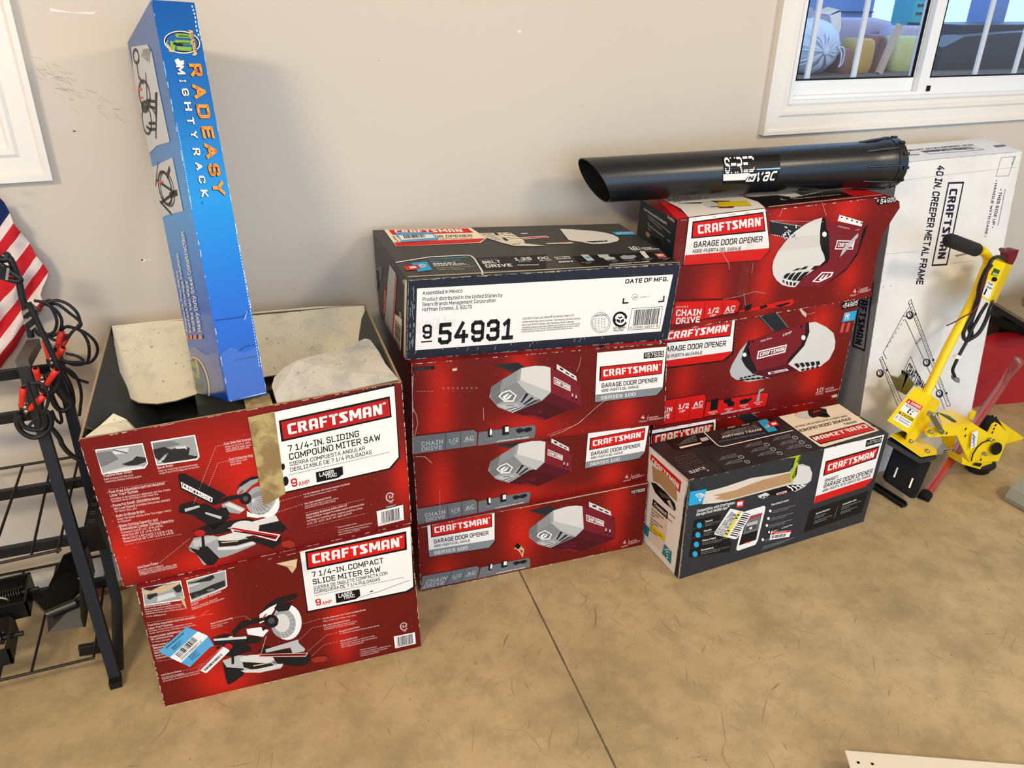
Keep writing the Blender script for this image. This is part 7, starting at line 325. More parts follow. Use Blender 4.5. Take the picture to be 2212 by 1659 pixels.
"Af":[["p","black",1,[5715,10000,10000,9904,9952,5090,9670,4860,5660,5109]],["p","white",2,[5738,10000,9992,9964,9889,5251,9591,5040,5710,5249]],["p","black",3,[5920,9900,9806,9694,9772,8281,5894,8477]],["p","redsign",4,[5992,9735,9736,9543,9684,8444,5963,8620]],["s","white",5,[6130,8881,9493,8663,6145,9591]],["t","white",5,"®",[9520,9213,9646,9218,9520,9412],0],["t","ink",3,"7 1/4-IN. COMPACT",[6047,7828,8812,7676,6047,8254],0.006],["t","ink",3,"SLIDE MITER SAW",[6038,7251,8664,7059,6038,7682],0.006],["t","ink",3,"SIERRA DE INGLETE COMPACTA CON",[6039,6824,8909,6700,6039,7093],0],["t","ink",3,"CORREDERA DE 7 1/4 PULGADAS",[6037,6503,8600,6342,6037,6773],0],["l","ink",3,0.0016,[6022,6349,9578,6176],0.004],["t","redsign",3,"9",[6030,5495,6243,5498,6030,6044],0.02],["t","redsign",3,"AMP",[6271,5462,6648,5439,6271,5759],0.005],["p","black",3,[6819,6118,7761,6062,7765,5494,7572,5314,6807,5360]],["t","white",4,"LASER",[6924,5740,7467,5748,6924,6036],0.03],["t","white",4,"TRAC",[7105,5509,7542,5515,7105,5764],0.03],["l","g3",3,0.002,[7730,5347,7998,5436,8475,5480,9179,5692,9779,5846],0],["p","ink",3,[8114,5632,8223,5710,8299,5652,8206,5587]],["t","pinkw",3,"7 ¼-In. Diameter 40-Tooth Carbide Blade",[6204,4275,7903,4210,6204,4406],0.03],["t","pinkw",3,"stays sharp and makes clean cuts",[6211,4070,7494,3964,6211,4178],0],["t","pinkw",3,"Die-Cast Aluminum Fence",[6202,3690,7240,3662,6202,3833],0.03],["t","pinkw",3,"scale on right side of fence in 1/8-in.",[6206,3518,7517,3444,6206,3628],0],["t","pinkw",3,"increments for accurate cutting",[6207,3369,7413,3303,6207,3480],0],["t","pinkw",3,"Hinged Insert Plate",[6758,2881,7581,2899,6758,3025],0.03],["t","pinkw",3,"for quick and easy insert/throat plate removal",[6769,2714,8370,2642,6769,2826],0],["t","pinkw",3,"Miter Quick Lock",[6760,2047,7449,2065,6760,2194],0.03],["t","pinkw",3,"simply press down on the tab to lock,",[6764,1858,8151,1860,6764,1971],0],["t","pinkw",3,"pull up for release for quick and accurate",[6770,1691,8233,1667,6770,1804],0],["t","pinkw",3,"miter angle adjustments",[6781,1521,7674,1506,6781,1635],0],["t","pinkw",3,"Contents Made in China",[7490,904,8181,869,7490,1008],0],["t","pinkw",3,"Product distributed in the United States by",[7490,702,8746,677,7490,806],0],["t","pinkw",3,"Sears Brands Management Corporation",[7491,534,8600,513,7491,639],0],["t","pinkw",3,"Hoffman Estates, IL 60179",[7493,366,8252,356,7493,471],0],["t","pinkw",3,"Dust Collection Bag",[2175,5968,2976,6042,2175,6104],0.03],["t","pinkw",3,"helps keep work",[2177,5780,2785,5815,2177,5885],0],["t","pinkw",3,"area clean",[2172,5617,2571,5644,2172,5722],0],["t","pinkw",3,"Hold Down Clamp",[135,2703,850,2703,135,2846],0.03],["t","pinkw",3,"provides extra support.",[135,2504,912,2457,135,2626],0],["t","pinkw",3,"Clamp can be located on either side",[138,2349,1454,2353,138,2471],0],["t","pinkw",3,"of blade to securely hold workpiece",[139,2160,1452,2166,139,2282],0],["l","pinkw",3,0.0008,[3037,6087,3394,6062,3615,5528],0.005],["l","pinkw",3,0.0008,[5377,4307,6171,4404],0.005],["l","pinkw",3,0.0008,[5212,3030,5773,3797,6182,3780],0.005],["l","pinkw",3,0.0008,[5381,1778,6255,2910,6724,2932],0.005],["l","pinkw",3,0.0008,[5589,1431,6128,2143,6702,2135],0.005],["l","pinkw",3,0.0008,[899,2722,1224,2685,1628,2976],0.005],["l","pinkw",3,0.003,[9472,1875,9440,1822,9402,1794,9360,1794,9318,1822,9281,1875,9251,1949,9231,2036,9223,2130,9228,2221,9245,2302,9272,2365,9307,2404,9348,2417,9390,2403,9430,2361,9464,2297,9489,2216],0],["t","pinkw",3,"SA",[9298,1987,9496,1982,9298,2236],0.02],["t","pink",3,"US",[9315,1629,9436,1628,9315,1732],0],["p","white",3,[8909,1445,9793,1394,9789,368,8914,377]],["b","ink",4,[9021,538,9666,512,9036,1334],24,3],["t","ink",4,"0 12581 81884 7",[8955,428,9736,442,8955,533],0],["p","white",2,[191,10000,1490,9882,1500,8478,1348,8392,124,8608]],["p","ph1",3,[212,10000,1460,9816,1468,8522,1333,8484,154,8675]],["p","ph0",4,[309,9391,636,9380,638,9159,466,9087,361,8978,282,9130]],["p","ph3",4,[632,9107,1181,9144,1241,8782,568,8699]],["p","ph0",4,[1166,9481,1392,9852,1484,9314,1408,9024,1267,9044]],["p","tearc",4.5,[131,9705,280,9789,446,9591,844,9814,1049,9733,1392,9852,1445,9661,1038,9385,793,9296,391,9511,265,9415]],["p","burg3",4,[198,10000,780,9875,1069,9940,847,9840,451,9642,282,9815]],["p","tearc",4.5,[1370,8879,1477,8490,1494,7641,1471,7653,1391,8090,1358,8498]],["p","white",2,[1668,9789,3052,9892,3002,8663,2922,8539,1671,8108]],["p","ph1",3,[1695,9721,3022,9826,2973,8705,2909,8617,1701,8176]],["p","ph0",4,[1703,9608,1940,9567,2589,9775,2641,9532,2454,9356,2073,9443,1742,9506]],["p","ph3",4,[1695,9394,2068,9391,2084,9301,1717,9246]],["p","ph0",4,[1673,8774,2064,8817,2524,9047,2951,9156,2938,8724,2528,8548,2079,8450,1725,8303]],["p","ph2",5,[2276,8735,2474,8770,2575,8662,2505,8560,2301,8611]],["p","ph2",4,[1842,8519,2062,8791,2106,8741,1897,8323]],["t","pinkw",3,"Space Saving Design",[114,8446,992,8304,114,8604],0.03],["t","pinkw",3,"Innovative, patent pending sliding rail",[111,8252,1458,8026,111,8368],0],["t","pinkw",3,"system allows for cutting up to 8 in.",[111,8084,1327,7871,111,8201],0],["t","pinkw",3,"materials in less space than standard",[108,7917,1422,7651,108,8034],0],["t","pinkw",3,"7 ¼-in. sliding saws",[99,7695,776,7550,99,7813],0],["t","pinkw",3,"Positive Miter And Bevel",[1656,7948,2752,8294,1656,8119],0.03],["t","pinkw",3,"Stops",[1655,7752,1916,7866,1655,7902],0.03],["t","pinkw",3,"Built in stops for the most",[1656,7554,2589,7848,1656,7672],0],["t","pinkw",3,"commonly utilized cutting angles",[1664,7436,2816,7757,1664,7555],0],["t","pinkw",3,"•",[27,6995,55,6997,27,7082],0.03],["t","pinkw",3,"Tool-Free Adjustable Upfront Mounted",[87,6961,1693,6766,87,7124],0.03],["t","pinkw",3,"Laser Trac® System",[81,6706,902,6623,81,6870],0.03],["t","pinkw",3,"provides an accurate pre-alignment cut line.",[86,6519,1571,6372,86,6639],0],["t","pinkw",3,"Keeps sawdust away offering a clear laser line",[83,6329,1663,6177,83,6450],0],["t","pinkw",3,"•",[22,6073,46,6077,22,6161],0.03],["t","pinkw",3,"Powerful 9AMP, 5000RPM Motor",[81,5998,1210,5903,81,6164],0.03],["t","pinkw",3,"(No-Load Speed) provides",[86,5803,853,5722,86,5958],0.02],["t","pinkw",3,"for heavy-duty jobs",[89,5595,711,5508,89,5718],0],["t","pinkw",3,"•",[27,5348,51,5352,27,5438],0.03],["t","pinkw",3,"Blade Cutting Capacity And",[83,5292,1044,5173,83,5449],0.03],["t","pinkw",3,"Dimensional Lumber",[85,5066,714,5034,85,5223],0.03],["t","pinkw",3,"Crosscut Cut 0° x 0°",[84,4859,696,4836,84,5016],0.02],["t","pinkw",3,"Miter Cut 45°",[83,4650,579,4634,83,4809],0.02],["t","pinkw",3,"Bevel Cut 0° x 45°",[85,4422,679,4398,85,4581],0.02],["t","pinkw",3,"Compound Cut 45°",[92,4195,755,4174,92,4355],0.02],["l","pinkw",3,0.001,[82,7267,1713,6984],0.004],["l","pinkw",3,0.001,[96,4012,923,3867],0.004],["l","redlite",3,0.003,[1684,6799,1859,6848,2206,7147],0],["l","redlite",3,0.003,[1862,6875,2323,6799],0],["p","ink",3,[3912,5900,4273,6475,4641,6826,5333,6853,5421,6702,5330,6478,4854,6394,4492,6145,4122,5790]],["p","white",3,[5413,4457,5355,4017,5250,3646,5108,3380,4944,3247,4774,3262,4615,3422,4483,3710,4391,4098,4347,4544,4356,5006,4415,5437,4519,5796,4658,6051,4819,6178,4985,6165,5143,6013,5276,5736,5370,5360,5418,4919]],["p","g3",4,[5186,4461,5138,4105,5048,3805,4928,3592,4787,3488,4641,3504,4504,3638,4390,3876,4310,4194,4271,4559,4277,4936,4326,5287,4415,5579,4534,5785,4672,5885,4815,5870,4951,5741,5066,5511,5148,5201,5190,4839]],["p","g5",5,[4973,4628,4942,4402,4885,4212,4809,4077,4721,4012,4629,4021,4543,4105,4471,4255,4420,4456,4396,4688,4399,4927,4431,5151,4487,5338,4562,5470,4649,5534,4740,5525,4826,5443,4898,5296,4950,5098,4976,4868]],["p","white",4,[3935,5888,4304,6242,4610,6410,4476,5935,4357,5668,4081,5261,3877,5146]],["p","ink",4.5,[4492,6145,4657,6386,4946,6293,5188,6225,4999,5667,4610,5757]],["p","ink",6,[4578,5001,4552,4842,4504,4712,4437,4623,4359,4585,4276,4601,4197,4670,4131,4785,4082,4933,4057,5102,4057,5273,4083,5430,4131,5559,4197,5646,4275,5684,4357,5668,4436,5600,4502,5488,4551,5340,4577,5173]],["p","greyd",7,[4439,5129,4427,5052,4405,4990,4375,4947,4339,4928,4301,4934,4266,4966,4235,5020,4214,5090,4202,5170,4203,5252,4215,5328,4237,5390,4267,5433,4303,5452,4340,5446,4376,5414,4406,5361,4428,5291,4439,5211]],["p","ink",6,[3094,5341,3240,5650,3525,5608,4400,5590,4432,5354,3546,5266,3091,5009]],["p","ink",5,[2852,5026,3126,5434,3301,5230,2917,4655]],["p","redsignd",7,[4008,5575,4177,5871,4197,5806,4039,5481]],["l","g5",6,0.001,[4526,4972,4967,5690],0],["l","g5",6,0.001,[4526,4972,5086,5407],0],["l","g5",6,0.001,[4526,4972,5160,5031],0],["l","g5",6,0.001,[4526,4972,5179,4610],0],["l","g5",6,0.001,[4526,4972,5139,4198],0],["l","g5",6,0.001,[4526,4972,5047,3847],0],["l","g5",6,0.001,[4526,4972,4913,3605],0],["l","g5",6,0.001,[4526,4972,4755,3504],0],["l","g5",6,0.001,[4526,4972,4595,3558],0],["p","white",5,[3377,4967,3903,4855,4165,4436,3910,4007,3388,4513]],["p","ink",6,[3922,4788,4095,4809,4078,4594,3948,4495]],["p","ink",3,[2125,4864,2560,4961,2917,4655,3417,4272,3848,4154,3805,3609,3225,3696,2578,4050,2164,4223]],["p","g5",4,[2165,4786,3329,4376,3321,4155,2174,4612]],["p","tear",5,[2704,4682,2846,4671,2851,4444,2699,4459]],["p","redsignd",5,[2727,5072,2720,5041,2706,5017,2686,5004,2662,5001,2636,5009,2611,5028,2589,5056,2573,5089,2564,5125,2563,5160,2570,5191,2584,5214,2604,5228,2628,5231,2654,5222,2679,5203,2700,5176,2717,5143,2726,5107]],["p","ink",3,[2195,4035,2679,4108,3403,3484,3419,3073,2772,2911,2321,3278]],["p","redsignd",5,[2774,3806,2761,3735,2736,3679,2701,3643,2660,3630,2616,3642,2574,3677,2539,3733,2513,3803,2499,3880,2499,3958,2512,4028,2537,4084,2572,4120,2613,4133,2656,4121,2698,4086,2733,4031,2760,3961,2774,3884]],["p","g4",4,[3924,2913,5167,3111,5205,2572,3927,2622]],["p","g4",4,[4835,2711,5193,2752,5383,2186,5343,1974,4889,2042]],["p","ink",3,[3651,2889,3969,3176,4423,2585,5347,2031,5568,1501,5373,895,4767,1045,4099,1591]],["p","g4",3,[2330,2811,2921,2944,4141,2155,4244,1511,4474,1206,4356,974,3606,1033,2900,1490,2522,1050,2336,1157]],["p","ink",3.5,[2320,2816,2421,2175,3017,1720,2972,1152,2597,767,2340,614,2309,1412]],["p","g5",4,[4172,1904,4133,1798,4035,1737,3891,1725,3713,1765,3521,1852,3332,1977,3166,2128,3038,2290,2960,2448,2940,2585,2980,2689,3075,2749,3216,2761,3391,2722,3582,2637,3771,2513,3939,2363,4070,2201,4151,2042]],["p","ink",4.5,[3016,2309,4051,1617,4134,1393,3338,1421,3026,1833]],["p","tearc",5,[3370,1818,4133,1713,4128,1645,3385,1703]],["p","g5",5,[2886,1617,3633,1375,4486,1378,4417,1119,3606,1033,3037,1353]],["p","ink",5,[2707,3580,2799,3529,2713,2303,2617,2322]],["p","pink",5,[3657,2653,5484,1782,5362,1494,3614,2421]],["p","handle",6,[3702,2594,5431,1763,5367,1574,3665,2440]],["p","ink",7,[3840,2460,5328,1748,5323,1680,3835,2393]],["p","ink",5,[4164,1791,5469,1555,5545,1159,5365,780,4956,823,4341,1458]],["p","handle",6,[5549,1216,5812,1276,6117,1150,6207,924,6088,689,5626,817]],["l","g4",8,0.0012,[4037,4053,3842,3130,3733,2670],0]],
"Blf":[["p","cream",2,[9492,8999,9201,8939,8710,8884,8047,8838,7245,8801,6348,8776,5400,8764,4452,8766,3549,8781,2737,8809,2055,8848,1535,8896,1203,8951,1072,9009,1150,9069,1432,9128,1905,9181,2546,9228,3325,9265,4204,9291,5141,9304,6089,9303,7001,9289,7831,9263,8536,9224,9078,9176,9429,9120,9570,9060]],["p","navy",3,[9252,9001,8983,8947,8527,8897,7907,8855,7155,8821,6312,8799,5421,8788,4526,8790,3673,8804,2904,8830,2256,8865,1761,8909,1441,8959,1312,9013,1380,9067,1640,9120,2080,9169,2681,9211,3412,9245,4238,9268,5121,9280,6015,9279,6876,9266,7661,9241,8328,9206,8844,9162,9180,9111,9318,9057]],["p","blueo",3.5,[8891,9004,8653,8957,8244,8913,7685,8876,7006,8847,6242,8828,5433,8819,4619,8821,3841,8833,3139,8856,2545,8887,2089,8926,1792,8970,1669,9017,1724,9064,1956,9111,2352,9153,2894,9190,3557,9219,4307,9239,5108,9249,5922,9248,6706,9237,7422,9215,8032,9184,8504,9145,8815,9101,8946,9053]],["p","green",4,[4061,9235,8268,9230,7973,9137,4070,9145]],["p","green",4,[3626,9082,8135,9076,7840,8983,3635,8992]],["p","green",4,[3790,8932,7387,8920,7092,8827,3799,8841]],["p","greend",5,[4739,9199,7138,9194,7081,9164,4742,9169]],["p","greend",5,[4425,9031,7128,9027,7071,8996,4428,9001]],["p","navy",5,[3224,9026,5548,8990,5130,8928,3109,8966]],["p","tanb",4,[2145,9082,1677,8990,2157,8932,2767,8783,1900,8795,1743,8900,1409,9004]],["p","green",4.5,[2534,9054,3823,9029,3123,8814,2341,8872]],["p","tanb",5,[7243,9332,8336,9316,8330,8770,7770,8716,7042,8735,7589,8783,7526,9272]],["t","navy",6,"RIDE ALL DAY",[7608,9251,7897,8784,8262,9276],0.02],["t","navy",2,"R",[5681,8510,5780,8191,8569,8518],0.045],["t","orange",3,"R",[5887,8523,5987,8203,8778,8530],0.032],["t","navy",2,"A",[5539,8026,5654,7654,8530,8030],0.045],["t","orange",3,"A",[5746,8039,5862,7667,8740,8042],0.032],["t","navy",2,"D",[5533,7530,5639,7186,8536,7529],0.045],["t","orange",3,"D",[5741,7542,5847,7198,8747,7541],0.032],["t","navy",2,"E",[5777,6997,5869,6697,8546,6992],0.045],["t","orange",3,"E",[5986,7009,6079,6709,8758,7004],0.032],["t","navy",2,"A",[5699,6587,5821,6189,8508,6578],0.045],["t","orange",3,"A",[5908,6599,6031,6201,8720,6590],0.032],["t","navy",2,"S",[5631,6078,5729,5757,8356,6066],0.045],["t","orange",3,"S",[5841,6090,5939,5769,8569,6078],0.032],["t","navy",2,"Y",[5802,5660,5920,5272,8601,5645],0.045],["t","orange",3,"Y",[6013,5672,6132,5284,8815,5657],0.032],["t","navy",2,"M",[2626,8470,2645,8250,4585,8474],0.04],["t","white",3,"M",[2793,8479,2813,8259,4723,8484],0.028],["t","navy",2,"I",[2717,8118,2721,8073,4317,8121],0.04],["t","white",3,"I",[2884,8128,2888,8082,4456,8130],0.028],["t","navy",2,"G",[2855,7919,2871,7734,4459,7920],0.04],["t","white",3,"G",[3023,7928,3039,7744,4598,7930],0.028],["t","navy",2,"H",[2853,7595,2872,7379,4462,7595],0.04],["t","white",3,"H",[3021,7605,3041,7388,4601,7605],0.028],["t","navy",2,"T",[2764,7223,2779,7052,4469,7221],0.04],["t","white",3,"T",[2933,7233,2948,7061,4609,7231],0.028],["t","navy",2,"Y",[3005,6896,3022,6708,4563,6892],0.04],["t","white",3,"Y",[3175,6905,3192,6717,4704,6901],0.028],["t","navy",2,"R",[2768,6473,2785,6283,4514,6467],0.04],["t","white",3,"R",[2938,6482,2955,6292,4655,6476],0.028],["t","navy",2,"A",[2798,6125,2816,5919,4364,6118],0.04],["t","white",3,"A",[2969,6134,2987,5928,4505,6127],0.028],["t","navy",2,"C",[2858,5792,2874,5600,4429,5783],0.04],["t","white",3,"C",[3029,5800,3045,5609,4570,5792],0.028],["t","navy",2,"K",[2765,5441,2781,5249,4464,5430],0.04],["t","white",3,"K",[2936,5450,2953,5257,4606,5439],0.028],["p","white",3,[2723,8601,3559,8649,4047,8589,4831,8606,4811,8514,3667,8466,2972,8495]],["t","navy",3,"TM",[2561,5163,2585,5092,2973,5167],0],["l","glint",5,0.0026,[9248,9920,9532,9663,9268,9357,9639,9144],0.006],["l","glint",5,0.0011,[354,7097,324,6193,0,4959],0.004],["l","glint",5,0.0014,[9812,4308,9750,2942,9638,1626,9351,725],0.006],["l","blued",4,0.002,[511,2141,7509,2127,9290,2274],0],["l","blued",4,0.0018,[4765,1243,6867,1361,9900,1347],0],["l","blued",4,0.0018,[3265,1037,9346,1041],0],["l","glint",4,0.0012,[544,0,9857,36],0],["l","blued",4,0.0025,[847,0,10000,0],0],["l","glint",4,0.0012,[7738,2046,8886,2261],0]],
"Bll":[["p","ph3",1,[1176,9769,6584,9297,7432,9010,7378,8224,7593,6807,3259,6988,0,6983,0,8295,194,9194]],["p","ph3",1,[0,6594,7515,6418,7560,5047,1555,5173,0,5167]],["l","greyd",3,0.006,[3171,9338,3067,9297,2890,9266,2656,9249,2385,9246,2100,9259,1827,9287,1592,9326,1415,9373,1314,9425,1298,9476,1369,9522,1519,9558,1735,9582,1997,9590,2279,9583,2558,9562,2808,9527,3008,9484,3141,9434,3195,9383,3167,9336],0],["l","greyd",3,0.007,[4354,8268,4177,8180,3855,8111,3413,8067,2887,8052,2323,8067,1771,8113,1282,8186,903,8279,673,8383,612,8489,729,8587,1010,8667,1427,8722,1939,8747,2497,8741,3052,8705,3554,8642,3963,8559,4244,8462,4376,8360,4349,8262],0],["l","greyd",3,0.006,[3112,7690,2908,7596,2583,7518,2163,7464,1683,7439,1186,7445,716,7482,316,7548,27,7637,0,7741,0,7849,33,7952,324,8039,724,8104,1193,8139,1688,8144,2165,8117,2583,8062,2907,7984,3111,7890,3179,7787,3104,7685],0],["l","greyd",3,0.008,[2968,8042,2832,8018,2613,8003,2330,7999,2005,8006,1668,8024,1349,8051,1077,8085,878,8123,771,8161,767,8196,864,8225,1055,8244,1320,8253,1635,8250,1971,8236,2298,8212,2587,8181,2813,8145,2958,8108,3009,8072,2963,8041],0],["l","greyd",3,0.006,[1993,9267,1769,8906,2915,8661],0],["l","greyd",3,0.005,[4379,8792,3114,8207,4922,7690],0],["p","ink",3,[6096,8151,6815,8105,5069,7593,4638,7625]],["l","ink",3,0.006,[4890,7606,3478,7181],0],["l","ink",3,0.006,[2888,8210,5548,7969],0],["l","ink",3,0.006,[2892,8063,5130,7831],0],["l","ink",3,0.006,[2100,7663,4170,7514],0],["l","ink",3,0.006,[1084,7645,2065,7501,3976,7376],0],["p","redlite",4,[2121,8566,2056,8561,1921,8562,1729,8570,1500,8585,1253,8603,1015,8625,808,8647,653,8668,566,8685,557,8697,625,8703,765,8701,961,8692,1194,8678,1440,8659,1676,8638,1878,8615,2029,8595,2112,8578]],["p","redlite",4,[1856,8366,1798,8362,1677,8363,1505,8371,1298,8383,1075,8400,859,8418,671,8438,529,8456,449,8471,439,8481,499,8485,623,8484,799,8476,1009,8463,1232,8447,1446,8428,1631,8409,1768,8391,1846,8376]],["l","ink",3,0.006,[5326,5778,5245,5653,4990,5544,4578,5461,4044,5411,3430,5399,2790,5428,2182,5496,1664,5597,1286,5722,1086,5859,1086,5996,1283,6119,1658,6216,2172,6279,2775,6302,3411,6285,4022,6230,4558,6142,4973,6030,5236,5902,5326,5771],0],["l","greyd",3,0.004,[6078,5713,5995,5585,5731,5473,5306,5388,4753,5336,4118,5324,3454,5354,2823,5423,2285,5526,1892,5654,1684,5795,1683,5936,1888,6062,2276,6161,2810,6226,3435,6250,4094,6232,4727,6175,5282,6085,5712,5970,5985,5840,6078,5706],0],["l","ink",3,0.01,[5978,6222,4732,6072],0],["l","ink",3,0.012,[4457,5596,6778,5558],0],["l","ink",3,0.006,[860,6186,6078,5592,867,5562],0],["l","ink",3,0.006,[541,5608,3613,5136],0],["l","greyd",3,0.004,[2508,6585,47,6072],0],["p","redlite",4,[3096,6024,3021,6016,2860,6015,2627,6019,2344,6028,2038,6042,1739,6059,1476,6078,1277,6096,1162,6113,1142,6125,1221,6133,1389,6134,1629,6130,1917,6120,2224,6106,2519,6088,2775,6070,2967,6052,3077,6036]],["t","greyd",3,"DOUBLE CAPACITY",[7026,9158,5818,8915,7393,9122],0],["t","greyd",3,"STORAGE",[6541,9199,5356,8996,6913,9164],0],["t","greyd",3,"RACK",[6050,9242,4889,9079,6426,9205],0],["t","greyd",3,"DOUBLE",[5552,9284,4416,9163,5933,9247],0],["t","greyd",3,"RACK",[5048,9327,3937,9248,5434,9290],0],["t","white",3,"Heavy Duty Steel Construction",[6058,1858,6579,4555,4887,1848],0.03],["p","orange2",3,[4764,1754,5949,1770,5878,1656,4680,1635]],["t","white",3,"Works two ways",[4168,1855,4708,3272,3141,1845],0.03],["p","orange2",3,[2960,1749,4052,1764,3976,1648,2870,1627]],["t","white",3,"Perfect Storage Solution",[2566,1840,3355,4065,1707,1830],0.03],["p","orange2",3,[1496,1745,2474,1760,2393,1642,1402,1620]],["t","white",3,"Supports Two Bikes",[1250,1838,1888,3610,580,1828],0.03],["p","orange2",3,[308,1741,1154,1757,1069,1636,210,1615]],["t","white",3,"Easy To Assemble",[87,1849,568,3427,0,1840],0.03],["p","orange2",3,[0,1738,0,1753,0,1631,0,1611]],["p","cream",2,[5172,504,5134,343,4923,184,4544,31,4013,0,3349,0,2582,0,1744,0,876,0,23,0,0,0,0,0,0,0,0,47,0,215,0,392,0,566,0,727,0,868,0,981,432,1060,1289,1103,2139,1108,2942,1077,3660,1012,4263,917,4727,797,5034,657]],["p","navy",3,[4672,487,4641,335,4454,184,4116,40,3643,0,3051,0,2368,0,1623,0,853,0,97,0,0,0,0,0,0,0,0,72,0,231,0,396,0,559,0,710,0,842,0,947,435,1020,1195,1060,1951,1064,2667,1034,3309,971,3851,881,4269,766,4547,632]],["p","blueo",3.2,[4166,469,4140,331,3976,193,3680,62,3264,0,2745,0,2147,0,1496,0,824,0,165,0,0,0,0,0,0,0,0,103,0,246,0,396,0,543,0,680,0,798,0,893,443,960,1106,995,1767,999,2395,971,2961,914,3438,830,3808,725,4054,603]],["p","green",4,[0,997,2722,882,2932,757,0,797]],["p","green",4,[93,691,2520,580,2648,462,0,488]],["p","green",4,[205,384,2316,275,2360,164,0,179]],["p","green",4,[318,77,2110,0,2070,0,0,0]],["p","tanb",5,[1847,1050,2563,1028,2675,647,1889,482,1885,698]],["p","greend",5,[372,321,2942,331,2425,105,0,87]]],
